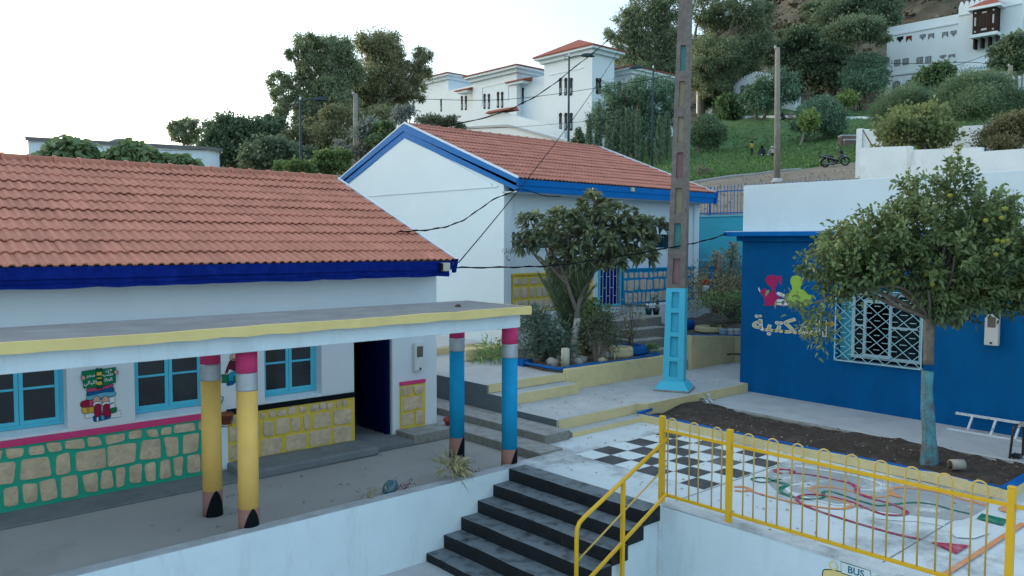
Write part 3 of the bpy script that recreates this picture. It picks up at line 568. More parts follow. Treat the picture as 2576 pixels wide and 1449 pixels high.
MB().box(9.28, 9.44, 12.29, 12.38, 3.14, 3.30).build('housing', paint('lamp_cream', (.52, .50, .40)), jb, bevel=.008); MB().box(9.25, 9.28, 12.30, 12.40, 3.15, 3.29).build('bracket', blackm, jb)
# ---- canopy on pencil columns
cn = thing('canopy', 'flat concrete canopy with a yellow edge carried by pencil shaped columns', 'canopy', (3, 10.3, 2.5))
mb = MB(); n = 40; xx = np.linspace(-3, 8.9, n+1); rng = random.Random(2); hz = [2.655+rng.uniform(-.008, .008) for _ in xx]
for i in range(n): mb.hexa([(xx[i], 9.47, 2.545), (xx[i+1], 9.47, 2.545), (xx[i+1], 11.1, 2.545), (xx[i], 11.1, 2.545), (xx[i], 9.47, hz[i]), (xx[i+1], 9.47, hz[i+1]), (xx[i+1], 11.1, 2.668), (xx[i], 11.1, 2.668)])
mb.build('slab', roof_slab, cn)
mb = MB(); edge = [9.455+rng.uniform(-.006, .006) for _ in xx]; lo = [2.54+rng.uniform(-.009, .009) for _ in xx]
for i in range(n): mb.hexa([(xx[i], edge[i], lo[i]), (xx[i+1], edge[i+1], lo[i+1]), (xx[i+1], 9.472, lo[i+1]), (xx[i], 9.472, lo[i]), (xx[i], edge[i], hz[i]+.004), (xx[i+1], edge[i+1], hz[i+1]+.004), (xx[i+1], 9.50, hz[i+1]+.004), (xx[i], 9.50, hz[i]+.004)])
mb.box(8.9, 8.915, 9.455, 11.1, 2.54, 2.665); mb.build('edge_band', yedge, cn)
MB().box(-3, 8.8, 9.6, 9.82, 2.32, 2.546).box(-3, 8.8, 10.9, 11.08, 2.32, 2.546).box(-3, -2.8, 9.82, 10.9, 2.32, 2.546).box(8.6, 8.8, 9.82, 10.9, 2.32, 2.546).build('beam', white, cn, bevel=.01)
def pencil(x, y, m, zb, label, seed, turn=.72):
    r_ = .132; c = MB().lathe([(r_, zb+.36), (r_, 1.78)], (x, y, 0), 28).build('column', m, cn, label=label)
    MB().lathe([(r_+.003, 2.01), (r_+.003, 2.33)], (x, y, 0), 28).build('eraser', pink, c); MB().lathe([(r_+.005, 1.78), (r_+.006, 1.8), (r_+.003, 1.895), (r_+.006, 1.99), (r_+.005, 2.01)], (x, y, 0), 28).build('ferrule', silver, c)
    MB().lathe([(r_+.001, zb-.02), (r_+.001, zb+.36)], (x, y, 0), 28).build('wood_tip', tan, c)
    pts = []; N = 16; a0 = YAW+math.pi+turn                        # the dark lead is painted as a pointed arch round the foot
    mb = MB()
    for sgn in (0, 1):
        vs = []
        for i in range(N+1):
            t = i/N; a = a0+(t-.5)*2.3+sgn*math.pi*.98; h = .365*(1-abs(2*t-1)**1.6)+.005
            vs += [(x+(r_+.004)*math.cos(a), y+(r_+.004)*math.sin(a), zb-.02), (x+(r_+.004)*math.cos(a), y+(r_+.004)*math.sin(a), zb+h)]
        mb.add(vs, [(2*i, 2*i+2, 2*i+3, 2*i+1) for i in range(N)], 0, True)
    mb.build('lead', blackp, c); return c
pencil(4.36, 9.98, yel, -.12, 'front yellow pencil column', 1); pencil(4.3, 11.13-.1, yel, -.12, 'rear yellow pencil column', 2)
pblue = paint('blue_column_paint', (.015, .30, .56), rough=.55, var=.1, dark=(.03, .24, .42), dscale=3.5, dlo=.6, dhi=.85)
pencil(8.92, 9.99, pblue, -.12, 'front blue pencil column', 3, 1.1)['label'] = 'front blue pencil column'; pencil(9.0-.25, 11.2, pblue, -.12, 'rear blue pencil column', 4, 1.1)
for xx_ in (-.3,): pencil(xx_, 9.98, yel, -.12, 'yellow pencil column', 5)
# hanging basket, pots, succulents, bottle
hp = thing('hanging_pot', 'terracotta pot in a curled iron bracket on the white pilaster', 'flower pot', (5.22, 12.8, .8))
MB().lathe([(.07, .72), (.10, .86), (.118, .865), (.118, .90), (.10, .90), (.095, .84)], (5.23, 12.79, 0), 18).build('pot', paint('terracotta', (.25, .085, .05), rough=.85, var=.2), hp)
MB().tube(smooth([(5.18, 12.93, .62), (5.18, 12.93, .95), (5.22, 12.92, 1.07), (5.24, 12.92, 1.13), (5.2, 12.92, 1.16), (5.165, 12.92, 1.12), (5.185, 12.92, 1.09)], 4, False), .007, 5).tube([(5.23+.11*math.cos(a), 12.79+.11*math.sin(a), .82) for a in np.linspace(0, 6.28, 17)], .006, 5).tube([(5.18, 12.93, .67), (5.23, 12.8, .67), (5.3, 12.76, .69), (5.31, 12.72, .82)], .006, 5).build('bracket', blackm, hp)
tp = thing('terracotta_pot', 'small chipped terracotta pot on the concrete step behind the blue column', 'flower pot', (9.68, 12.62, .04))
MB().lathe([(.085, 0), (.115, .12), (.135, .125), (.135, .16), (.115, .16), (.105, .11), (0, .1)], (9.68, 12.62, .04), 18).build('pot', paint('red_plastic', (.30, .06, .045), rough=.6, dark=(.5, .4, .35), dscale=5), tp); MB().lathe([(.10, .105), (0, .125)], (9.68, 12.62, .04), 14).build('soil', soil, tp)
# ================================================================ YELLOW RAILING
fn = thing('railing', 'yellow steel hoop topped railing along the white retaining wall', 'railing', (9.15, 4, 0))
for y in (6.99, 5.89, 2.6, -.7, -4.): MB().box(9.115, 9.185, y-.035, y+.035, -.19, 1.235).box(9.113, 9.187, y-.037, y+.037, 1.235, 1.25).build('post', yrail, fn, bevel=.004)
for a, b in ((5.925, 6.955), (2.635, 5.855), (-.665, 2.565), (-3.965, -.735)):
    for z in (1.05, .13): MB().box(9.13, 9.17, a, b, z-.02, z+.02).build('rail', yrail, fn, bevel=.003)
    n = 3 if b-a < 1.5 else 9; c0 = [5.89+1.1*(i+.5)/3+.01 for i in range(3)] if n == 3 else list(np.linspace(a+.26, b-.25, 9))
    for c in c0:
        h = .075; top = [(9.15, c+h*math.cos(t), 1.165+h*math.sin(t)) for t in np.linspace(0, math.pi, 9)]
        MB().tube([(9.15, c+h, .15)]+top+[(9.15, c-h, .15)], .0105, 7).build('hoop_bar', ybar, fn)
hr = thing('handrail', 'yellow tubular handrail sloping down beside the black stairs', 'handrail', (8.2, 6.98, -.6)); y = 6.875
MB().tube([(9.12, y, .95), (7.42, y, .215), (7.33, y, .165), (7.285, y, .09), (7.28, y, .0), (7.28, y, -1.1)], .028, 12).build('top_rail', yrail, hr)
MB().box(8.145, 8.195, y-.025, y+.025, -1.0, .52).build('post', yrail, hr, bevel=.004)
MB().tube([(9.12, y, .575), (7.28, y, -.33)], .013, 8).build('middle_rail', ybar, hr); MB().bar((9.12, y, .16), (7.28, y, -.73), .036).build('lower_rail', yrail, hr)
# ================================================================ SECOND BUILDING (gable with blue trim)
b2 = thing('school_building', 'white gabled school block with bright blue trim and orange tiled roof', 'building', (19, 21, .7))
GX, FY = 14.5, 16.49; RY, RZ = 21.2, 7.33; EY, EZ = 15.93, 5.36; BY = 26.45; XE = 23.5
wm = paint('pale_gable_paint', (.60, .73, .80), var=.03, vscale=.8, bump=.15, bscale=20, dark=(.52, .64, .70), dscale=.6, dlo=.6, dhi=.9, stretch=(1, 1, .6))
sl2 = (RZ-EZ)/(RY-EY); zt = lambda y: RZ-.30-sl2*abs(y-RY)
mb = MB(); mb.prism([(FY+.02, .5), (25.95, .5), (25.95, zt(25.95)), (RY, zt(RY)), (FY+.02, zt(FY+.02))], 0, GX, GX+.2)
mb.box(GX-.025, GX, 16.75, 23.75+1.6, 5.195, 5.24)                                # offset course across the gable
rngb = random.Random(5)
for i in range(7): z = .9+.6*i; mb.box(GX-.0035, GX, 16.9, 25.2, z, z+.012)
gab = mb.build('gable_wall', wm, b2)
mb = MB().prism([(17.0, 5.24), (25.4, 5.24), (RY, zt(RY)-.02), (17.0, 5.30)], 0, GX-.02, GX); mb.build('gable_panel', wm, gab)
fw_ = paint('front_white_wall', (.62, .70, .74), var=.04, vscale=1, bump=.15, bscale=25); mb = MB(); yw = FY+.06
def holes(mb, x0, x1, y0, y1, z0, z1, hs, m=0):                                   # wall along x with rectangular openings (xa, xb, za, zb)
    xs_ = sorted({x0, x1, *[h[0] for h in hs], *[h[1] for h in hs]})
    for a, b in zip(xs_[:-1], xs_[1:]):
        hh = sorted([(h[2], h[3]) for h in hs if h[0] <= a and h[1] >= b]); z = z0
        for lo, hi in hh: mb.box(a, b, y0, y1, z, lo, m); z = hi
        mb.box(a, b, y0, y1, z, z1, m)
holes(mb, GX+.2, 23.47, yw, yw+.25, .5, 5.1, [(14.85, 17.2, 3.53, 3.97), (20.9, 22.3, 3.53, 3.97), (18.38, 19.40, 1.73, 4.05)])
mb.box(GX+.2, 14.77, FY, yw, 1.7, 5.05); mb.box(GX, GX+.2, FY, FY+.02, .5, 5.05); mb.box(23.2, 23.47, FY, yw, 1.7, 5.05); mb.box(23.27, 23.47, yw+.25, 25.95, .5, 5.1); mb.box(GX+.2, 23.27, 25.75, 25.95, .5, 5.1)
mb.prism([(FY+.3, 5.1), (25.95, 5.1), (RY, zt(RY))], 0, 23.27, 23.47); mb.build('front_wall', fw_, b2)
MB().box(GX+.25, 23.25, 17.6, 17.65, .5, 5.05).build('dark_room_plane', dark, b2)
for x in (14.95, 18.0, 20.8): MB().box(x, x+.06, yw-.012, yw, 2.9, 5.0).build('wall_rib', fw_, b2)
rf2 = tiled_roof('roof', GX-.02, XE+.05, EY-.02, EZ+.02, RY, RZ, tile2, b2, pitch=.147, rows=13, seed=4)
tiled_roof('rear_slope', GX-.02, XE+.05, BY+.02, EZ+.02, RY, RZ, tile2, rf2, pitch=.147, rows=13, seed=5); ridge(rf2, GX, XE+.05, RY, RZ+.04, tile2)
MB().prism([(EY, EZ-.01), (RY, RZ-.015), (BY, EZ-.01), (BY, EZ-.05), (RY, RZ-.1), (EY, EZ-.05)], 0, GX, XE).build('roof_deck', conc, b2)
def barge(x, parent):
    mb = MB()
    for a, b, x0, x1 in ((.02, -.20, x-.06, x), (-.20, -.42, x-.035, x)):
        mb.prism([(EY-.02, EZ+a), (RY, RZ+a+.02), (RY, RZ+b+.02), (EY-.02, EZ+b+.1)], 0, x0, x1); mb.prism([(BY+.02, EZ+a), (RY, RZ+a+.02), (RY, RZ+b+.02), (BY+.02, EZ+b+.1)], 0, x0, x1)
    o = mb.build('barge_board', blue, parent); v = MB(); v.prism([(EY-.02, EZ+.022), (RY, RZ+.042), (RY, RZ+.10), (EY-.02, EZ+.08)], 0, x-.03, x+.02).prism([(BY+.02, EZ+.022), (RY, RZ+.042), (RY, RZ+.10), (BY+.02, EZ+.08)], 0, x-.03, x+.02); v.build('verge_strip', white, o)
barge(GX, b2); barge(XE+.06, b2)
MB().box(GX-.06, XE+.1, EY-.05, EY-.005, EZ-.16, EZ+.01).box(GX-.03, XE-.05, EY-.035, EY+.005, EZ-.33, EZ-.162).build('fascia', blue, b2, bevel=.004); MB().box(GX, XE, EY, yw, EZ-.33, EZ-.30).build('soffit', white, b2)
mb = MB(); mb.prism([(-1, -.02), (0, -.02), (0, -.3)], 1, 0, .01); mb = MB().prism([(EY-.10, EZ+.06), (EY+.05, EZ+.06), (EY+.05, EZ-.34), (EY-.03, EZ-.34)], 0, XE+.05, XE+.12); mb.build('fascia_end', blue, b2)
for a, b in ((14.85, 17.2), (20.9, 22.3)):
    f = MB(); f.box(a, b, yw+.02, yw+.07, 3.53, 3.565).box(a, b, yw+.02, yw+.07, 3.935, 3.97)
    n = max(2, int((b-a)/.8)); [f.box(a+(b-a)*i/n-.015, a+(b-a)*i/n+.015, yw+.02, yw+.07, 3.565, 3.935) for i in range(n+1)]
    f.box(a, b, yw+.02, yw+.06, 3.6, 3.615); f = f.build('window', paint('dark_teal_frame', (.008, .07, .12)), b2); MB().box(a, b, yw+.09, yw+.1, 3.53, 3.97).build('pane', paint('strip_window_glass', (.018, .034, .034), rough=.3, spec=.15), f); MB().box(a-.02, b+.02, yw-.03, yw+.02, 3.49, 3.53).build('sill', white, f)
def dado2(x0, x1, z0, z1, mort, rows, seed):
    d_ = MB().box(x0, x1, FY-.02, yw, z0, z1).box(x0-.03, x1+.03, FY-.055, yw, z1, z1+.055).build('stone_dado', mort, b2, bevel=.006); mb = MB(); stones(mb, rows, x0+.03, x1-.03, z0, 0, lambda u, v, l: (u, FY-.02-l, v), seed, gap=.07); mb.build('stones', stone2, d_); return d_
dado2(14.82, 18.06, 1.76, 2.78, ymort, [(.36, .2, .36), (.36, .22, .36), (.26, .22, .42)], 31)['label'] = 'dado of pale stones with yellow joints'
dado2(19.46, 23.2, 1.76, 2.83, bmort, [(.38, .16, .26), (.40, .2, .4), (.24, .2, .3)], 32)['label'] = 'dado of pale stones with blue joints'
warp(MB().box(GX-.05, 18.3, 16.12, yw, .5, 1.73).box(19.5, 23.72, 16.12, yw, .5, 1.73), .02, 2, 9).build('plinth', white2, b2, bevel=.04)
# barred door
dr = MB().box(18.40, 19.38, yw+.08, yw+.12, 1.74, 4.04).build('door', navy, b2); f = MB(); f.bar((18.41, yw-.02, 1.74), (18.41, yw-.02, 4.03), .05); f.bar((19.38, yw-.02, 1.74), (19.38, yw-.02, 4.03), .06); f.box(18.41, 19.38, yw-.045, yw+.005, 1.74, 1.79).box(18.41, 19.38, yw-.045, yw+.005, 3.98, 4.03); f.build('gate_frame', skyblue, dr)
g = MB(); rngd = random.Random(3)
for i in range(1, 6):
    x = 18.41+.97*i/6; g.bar((x, yw-.02, 1.79), (x, yw-.02, 3.98), .016)
for i in range(6):
    x0, x1 = 18.41+.97*i/6, 18.41+.97*(i+1)/6
    for z in ((2.3, 2.95, 3.6) if i % 2 else (2.05, 2.65, 3.25)): g.bar((x0, yw-.02, z), (x1, yw-.02, z), .016)
g.build('grille', paint('pale_grille', (.5, .58, .62)), dr); MB().box(18.9, 19.1, yw-.045, yw-.01, 3.0, 3.2).build('lock', blackm, dr)
warp(MB().box(19.4, 20.05, 16.08, 16.4, 1.735, 1.80), .01, 3).build('threshold_slab', paint('teal_slab', (.03, .2, .33)), b2)
P = Paint(lambda u, v, l: (u, FY-l, v)); ink = paint('graffiti_ink', (.03, .035, .04)); P.text('\ufe93\ufead\ufe8d\ufea9\ufef9\ufe8d', 14.635, 3.40, .18, ink); P.line(smooth([(14.63, 3.33), (14.60, 3.25), (14.66, 3.20), (14.72, 3.21)], 5, False), .018, ink); P.shape([(14.69, 3.24), (14.73, 3.21), (14.69, 3.18)], ink); P.build('lettering', b2)
jb = setp(warp(MB().box(19.05, 19.2, EY-.10, EY-.04, EZ-.12, EZ+.0), 0, 1).build('junction_box', paint('box_cream', (.5, .48, .36)), loc=(19.1, EY-.07, EZ-.06), bevel=.006), 'little cream junction box on the blue eaves above the loquat tree', 'box')
# steps up to the door
sp = thing('door_steps', 'rough grey concrete steps climbing to the barred door', 'stairs', (17.6, 14, .3)); mb = MB()
for y0, y1, xl, xr, z in ((12.9, 13.5, 17.25, 18.1, .55), (13.45, 13.9, 16.9, 17.95, .81), (13.85, 14.3, 16.85, 18.25, 1.04), (14.25, 14.75, 17.2, 18.75, 1.28), (14.7, 16.15, 17.1, 19.1, 1.53)): mb.hexa([(xl, y0, .2), (xr, y0, .2), (xr+.25, y1+.6, .2), (xl+.2, y1+.6, .2), (xl, y0, z), (xr, y0, z), (xr+.25, y1+.6, z-.002), (xl+.2, y1+.6, z-.002)])
warp(mb, .015, 3, 3).build('steps', cagg, sp, bevel=.015); MB().box(18.1, 18.62, 12.86, 13.4, .25, .60).build('side_block', cagg, sp, bevel=.02)
# right-hand planter wall
pw = thing('planter_wall', 'cream planter wall between the turquoise pole and the blue library', 'wall', (19, 12.8, .3))
mb = MB(); mb.hexa([(17.95, 12.8, .2), (20.05, 12.8, .05), (20.05, 12.95, .05), (17.95, 12.95, .2), (17.95, 12.8, 1.22), (20.05, 12.8, 1.05), (20.05, 12.95, 1.05), (17.95, 12.95, 1.22)]); mb.hexa([(20.05, 12.8, .05), (21.0, 12.3, .05), (21.1, 12.45, .05), (20.05, 12.95, .05), (20.05, 12.8, 1.05), (21.0, 12.3, 1.05), (21.1, 12.45, 1.05), (20.05, 12.95, 1.05)]); mb.build('wall', beige, pw, bevel=.02)
MB().tube([(17.96, 12.84, 1.228), (19, 12.84, 1.145), (20.02, 12.84, 1.06), (20.9, 12.4, 1.06)], .022, 6).build('blue_edge', paint('blue_trim_paint', (.015, .13, .40)), pw)
setp(MB().tube(smooth([(19.62, 12.76, .56), (20.0, 12.6, .55), (20.6, 12.2, .42)], 4, False), .022, 7).build('hose_end', blackm, loc=(20, 12.6, .5)), 'black pipe end sticking out in front of the cream planter wall', 'pipe')
def gz(x, y): return 1.0+max(0, x-20)*.06+max(0, x-23.6)*.5-max(0, min(1, (19.6-x)/.4))*1.2*(y > 13.2)
mb = MB(); nx, ny = 26, 26; rngg = np.random.default_rng(3)
for i in range(nx+1):
    for j in range(ny+1): x, y = 17.95+8.2*i/nx, 12.9+9*j/ny; mb.v.append((x, y, gz(x, min(y, 18))+rngg.normal()*.035))
for i in range(nx):
    for j in range(ny): a = i*(ny+1)+j; mb.f.append([a, a+ny+1, a+ny+2, a+1]); mb.mi.append(0); mb.sm.append(True)
struct(mb.build('garden_ground', gsoil))
# ---- garden bed in front of the steps
gb = thing('garden_bed', 'raised bed with a cream front wall and blue trimmed edge under the loquat', 'garden bed', (15, 13.5, .3))
bed = [(13.18, 12.85), (16.85, 12.85), (17.0, 13.5), (16.6, 15.0), (16.6, 16.1), (14.5, 16.1), (13.25, 14.5), (13.0, 13.4)]
MB().prism([(13.2, 12.95), (16.75, 12.95), (16.95, 13.5), (16.6, 15.0), (16.6, 16.1), (14.5, 16.1), (13.3, 14.45), (13.08, 13.5)], 2, .3, .775).build('soil', gsoil, gb)
warp(MB().box(13.18, 16.85, 12.81, 12.95, .28, .79), .012, 2, 4).build('front_wall', beige, gb, bevel=.03)
bt = paint('blue_edge_paint', (.01, .12, .40), var=.2); mb = MB().tube([(p[0], p[1], .79) for p in smooth([(16.8, 13.6), (16.82, 13.0), (16.6, 12.92), (14.9, 12.93), (13.3, 12.95), (13.05, 13.3), (13.2, 14.2), (13.45, 14.5)], 3, False)], .035, 6)
mb.box(13.15, 13.45, 14.25, 14.5, .7, .86); warp(mb, .02, 6, 3).build('blue_edge', bt, gb)
warp(MB().box(15.7, 16.7, 14.75, 14.95, .7, 1.16).box(15.1, 15.7, 14.4, 14.6, .7, 1.02), .01, 3).build('back_wall', beige, gb, bevel=.03)
setp(warp(MB().box(12.6, 14.4, 15.75, 16.3, .69, .98), .02, 3, 8).build('planter_block', beige, loc=(13.4, 16, .69), bevel=.03), 'cream planter block at the foot of the gable behind the oleander', 'planter')
bolt = thing('stone_bollard', 'short cream concrete post on the front edge of the garden bed', 'post', (13.5, 13.16, .77)); MB().lathe([(.10, 0), (.098, .43), (.085, .45), (0, .452)], (13.5, 13.16, .77), 14).build('shaft', paint('cream_post', (.55, .53, .42), rough=.8, var=.12, dark=(.35, .33, .22), dscale=3), bolt)
rk = paint('bed_rock', (.40, .39, .36), rough=.95, var=.25, vscale=6, bump=.8, bscale=15)
def rock(x, y, z, s, label, seed, m=rk):
    rng = np.random.default_rng(seed); u = []; f = []; n, k = 10, 7
    for i in range(k+1):
        for j in range(n): t, a = math.pi*i/k, 2*math.pi*j/n; p = np.array([math.sin(t)*math.cos(a), math.sin(t)*math.sin(a), .75*math.cos(t)]); u.append(p*s*(1+.16*math.sin(3*p[0]+seed)+.14*math.sin(4*p[1]+2*p[2]*3+seed*2)+rng.normal()*.03)+[x, y, z+s*.4])
    for i in range(k):
        for j in range(n): j2 = (j+1) % n; f.append((i*n+j, (i+1)*n+j, (i+1)*n+j2, i*n+j2))
    mb = MB(); mb.add(u, f, 0, True); return setp(mb.build('rock', m, loc=(x, y, z)), label, 'rock', 'stones lying in the garden bed')
rock(13.45, 13.55, .77, .15, 'pale rounded rock left of the cream post in the bed', 1); rock(13.85, 13.68, .77, .13, 'darker rock behind the cream post in the bed', 2, stone); rock(14.15, 13.35, .77, .13, 'white rock between the cream post and the loquat trunk', 3); rock(14.5, 13.55, .77, .14, 'rough white rock just right of the loquat trunk', 4); rock(14.75, 13.12, .77, .11, 'flat tan stone in front of the small shrub', 5, stone); rock(15.35, 13.62, .77, .16, 'white rock beside the cream tyre planter', 6)
tyrec = paint('cream_tyre_paint', (.58, .52, .32), rough=.8, var=.1, dark=(.4, .37, .28), dscale=4); tyreb = paint('blue_tyre_paint', (.01, .10, .32), rough=.6, var=.12)
def tyre(x, y, z, r_, h, m, label, group=None, tilt=0):
    t = thing('tyre_planter', label, 'tyre planter', (x, y, z), group); mb = MB(); ri = r_*.62
    mb.lathe([(ri, 0), (r_*.9, 0), (r_*.98, h*.2), (r_, h*.35), (r_*.985, h*.37), (r_, h*.5), (r_*.985, h*.52), (r_, h*.66), (r_*.97, h*.82), (r_*.88, h), (r_*.70, h), (ri, h*.88), (ri, h*.4)], (x, y, z), 32); mb.build('tyre', m, t); MB().lathe([(ri, h*.55), (0, h*.6)], (x, y, z), 20).build('soil', soil, t); return t
tyre(15.78, 13.42, .77, .33, .27, tyrec, 'cream painted tyre planter with green pegs in front'); tyre(16.42, 13.62, .77, .44, .24, tyreb, 'blue painted tyre planter holding a bare rose')
p = onz((1900+1950/2.415)/1.4907, (880+705/2.415)/1.4907, 1.16); tyre(p[0], p[1], gz(p[0], p[1])-.02, .42, .24, tyrec, 'cream painted tyre planter higher up beside the white plinth'); TY1 = p
p = onz((1900+1840/2.415)/1.4907, (880+880/2.415)/1.4907, 1.03); tyre(p[0], p[1], gz(p[0], p[1]), .45, .17, tyrec, 'wide low cream tyre planter just above the cream planter wall'); TY2 = p
pg = paint('peg_paint', (.48, .6, .52))
for i, (u, v) in enumerate(((912, 1130), (945, 1120), (978, 1140), (1010, 1120), (1050, 1095), (1148, 1085), (1192, 1078))):
    q = onz((1900+u/2.415)/1.4907, (880+v/2.415)/1.4907, .78); setp(MB().tube([q, q+[0, 0, .15], q+[0, 0, .19]], [.016, .016, .002], 6).build('garden_peg', pg, loc=q), 'pale green painted peg standing in the soil by the tyre planters', 'peg', 'pegs edging the garden bed')
# ================================================================ LIBRARY
lb = thing('library_building', 'deep blue library block with white parapet and blue cornice', 'building', (20, 4, 0)); LX, LY = 17.25, 10.86
mb = MB(); ys = [-9, 6.6, 8.43, LY-.3]
mb.box(LX, LX+.3, -9, 6.6, -.3, 3.85).box(LX, LX+.3, 8.43, LY, -.3, 3.85).box(LX, LX+.3, 6.6, 8.43, -.3, 1.13).box(LX, LX+.3, 6.6, 8.43, 2.68, 3.85).box(LX+.3, 25, LY-.3, LY, -.3, 3.85).box(24.7, 25, -9, LY-.3, -.3, 3.85); mb.build('wall', libblue, lb)
MB().box(LX+1.2, LX+1.25, 5, 9.5, .5, 3.5).build('dark_room_plane', dark, lb)
MB().box(LX+.0, LX+.25, -9, LY, 3.975, 5.08).box(LX+.25, 25, LY-.25, LY, 3.975, 5.08).box(24.7, 25, -9, LY-.25, 3.975, 5.08).build('parapet', paint('parapet_white', (.54, .67, .76), var=.04, vscale=.7, bump=.2, bscale=15, dark=(.46, .56, .63), dscale=.6, stretch=(1, 1, .5)), lb, bevel=.01); MB().box(LX+.2, 24.8, -9, LY-.2, 3.86, 3.95).build('roof', conc, lb)
cn2 = MB().box(LX-.30, 25, -9, LY+.34, 3.86, 3.965).build('cornice', blue, lb, bevel=.008); MB().box(LX-.09, 25, -9, LY+.11, 3.74, 3.86).build('cornice_moulding', libblue, cn2); warp(MB().box(LX-.28, LX, -9, LY+.32, 3.965, 3.985), .006, 4).build('cornice_top', white2, cn2)
# window with cage grille
wy0, wy1, wz0, wz1 = 6.6, 8.43, 1.13, 2.68; palef = paint('pale_blue_frame', (.42, .56, .62), rough=.45); f = MB(); x = LX+.10
def vbox(mb, y0, y1, z0, z1, x0, x1, m=0): mb.box(x0, x1, y0, y1, z0, z1, m)
for y0, y1, z0, z1 in ((6.66, 8.16, 1.2, 1.27), (6.66, 8.16, 2.58, 2.65), (6.66, 6.73, 1.27, 2.58), (8.09, 8.16, 1.27, 2.58)): vbox(f, y0, y1, z0, z1, x, x+.06)
f = f.build('window', palef, lb); s_ = MB(); a, b = 7.28, 7.88
for y0, y1, z0, z1 in ((a, b, 1.25, 1.31), (a, b, 2.42, 2.49), (a, a+.055, 1.31, 2.42), (b-.055, b, 1.31, 2.42), (6.75, a, 1.9, 1.94), (b, 8.09, 1.9, 1.94)): vbox(s_, y0, y1, z0, z1, x-.05, x-.005)
s_.build('sash', palef, f); MB().box(x+.03, x+.035, 6.73, 7.28, 1.27, 2.58).box(x+.03, x+.035, 7.88, 8.09, 1.27, 2.58).build('pane', glass, f); MB().box(x+.02, x+.05, 8.16, 8.42, 1.14, 2.67).build('side_panel', paint('teal_panel', (.06, .33, .42)), f); MB().box(LX-.03, LX+.1, 6.62, 8.42, 1.10, 1.135).build('sill', conc, f)
g = MB(); gx = LX-.10; cy, cz = (wy1-wy0)/5, (wz1-wz0)/5
for y in (wy0, wy1): g.bar((gx, y, wz0), (gx, y, wz1), .022); g.bar((gx, y, wz0), (LX, y, wz0), .02); g.bar((gx, y, wz1), (LX, y, wz1), .02)
for z in (wz0, wz1): g.bar((gx, wy0, z), (gx, wy1, z), .022)
for i in range(5):
    for j in range(5):
        y0, z0 = wy0+i*cy, wz0+j*cz; g.bar((gx, y0, z0), (gx, y0+cy, z0+cz), .013); g.bar((gx, y0+cy, z0), (gx, y0, z0+cz), .013); g.bar((gx, y0-.07 if i else y0, z0+cz/2), (gx, y0+.07, z0+cz/2), .013)
        if i == 4: g.bar((gx, wy1-.07, z0+cz/2), (gx, wy1, z0+cz/2), .013)
    for j in range(1, 5): g.bar((gx, wy0+(i+.5)*cy-.06, wz0+j*cz), (gx, wy0+(i+.5)*cy+.06, wz0+j*cz), .013)
g.build('grille', paint('pale_turquoise_bars', (.35, .62, .68), rough=.4), f)
# paintings on the library wall
P = Paint(lambda u, v, l: (LX-l, -u, v)); lime = paint('mural_lime', (.36, .56, .09)); mag = paint('mural_magenta', (.46, .03, .13)); cream = paint('mural_cream', (.60, .50, .24)); mustard = paint('mural_mustard', (.50, .30, .03)); lw = paint('mural_bright_white', (.72, .74, .78))
def qE(x, y): p = onx((2600+x/2.5867)/1.4907, (800+y/2.5867)/1.4907, LX); return (-float(p[1]), float(p[2]))
def se(pts, m, sm=True, out=0):
    pp = [qE(*a) for a in pts]; P.shape(smooth(pp, 4) if sm else pp, m, out)
se([(635, 712), (655, 760), (648, 768), (630, 735)], lw, False)
se([(680, 892), (705, 878), (690, 860), (688, 820), (655, 775), (650, 755), (690, 728), (715, 745), (735, 778), (765, 745), (755, 720), (715, 680), (700, 645), (730, 605), (775, 600), (815, 612), (845, 608), (862, 640), (850, 692), (830, 660), (818, 635), (810, 690), (795, 735), (805, 790), (815, 850), (800, 892)], mag)
se([(815, 765), (835, 765), (912, 798), (900, 826), (815, 788)], lw); se([(818, 800), (840, 808), (840, 828), (820, 825)], mag); se([(818, 834), (912, 838), (916, 858), (820, 858)], lw); se([(815, 868), (915, 868), (918, 892), (818, 888)], lw); P.line([qE(815, 861), qE(918, 863)], .012, mag); P.line([qE(815, 893), qE(918, 896)], .012, mag)
se([(920, 880), (918, 810), (935, 770), (960, 735), (955, 700), (943, 670), (950, 625), (980, 602), (1020, 605), (1050, 630), (1055, 680), (1040, 730), (1080, 750), (1120, 790), (1150, 790), (1145, 830), (1120, 880), (1050, 900), (970, 902)], lime)
u, v = qE(925, 1158); P.text('\ufe93\ufe92\ufe98\ufedc\ufee4\ufedf\ufe8d'.replace('\ufe93', '\ufe94'), u, v, .48, lw, fat=.035, wide=1.42); P.text('\ufe94\ufe92\ufe98\ufedc\ufee4\ufedf\ufe8d', u, v, .48, cream, fat=.008, wide=1.42)
a0 = qE(1260, 1072); a1 = qE(1385, 1075); P.line([a0, (a1[0]-.1, a1[1])], .07, mustard); P.shape([(a1[0]-.12, a1[1]+.09), a1, (a1[0]-.12, a1[1]-.09)], mustard)
P.build('mural', lb, 'painted reading children, Arabic word and arrow')
mt = thing('electric_meter', 'white electric meter box on the blue library wall behind the orange tree', 'meter', (LX, 5.33, 1.76))
MB().box(LX-.11, LX, 5.21, 5.45, 1.75, 2.35).build('case', MATS['meter_case'], mt, bevel=.012); MB().box(LX-.116, LX-.10, 5.26, 5.40, 2.1, 2.3).build('window', MATS['meter_window'], mt); MB().box(LX-.116, LX-.10, 5.31, 5.35, 1.78, 1.82).build('switch', blackm, mt)
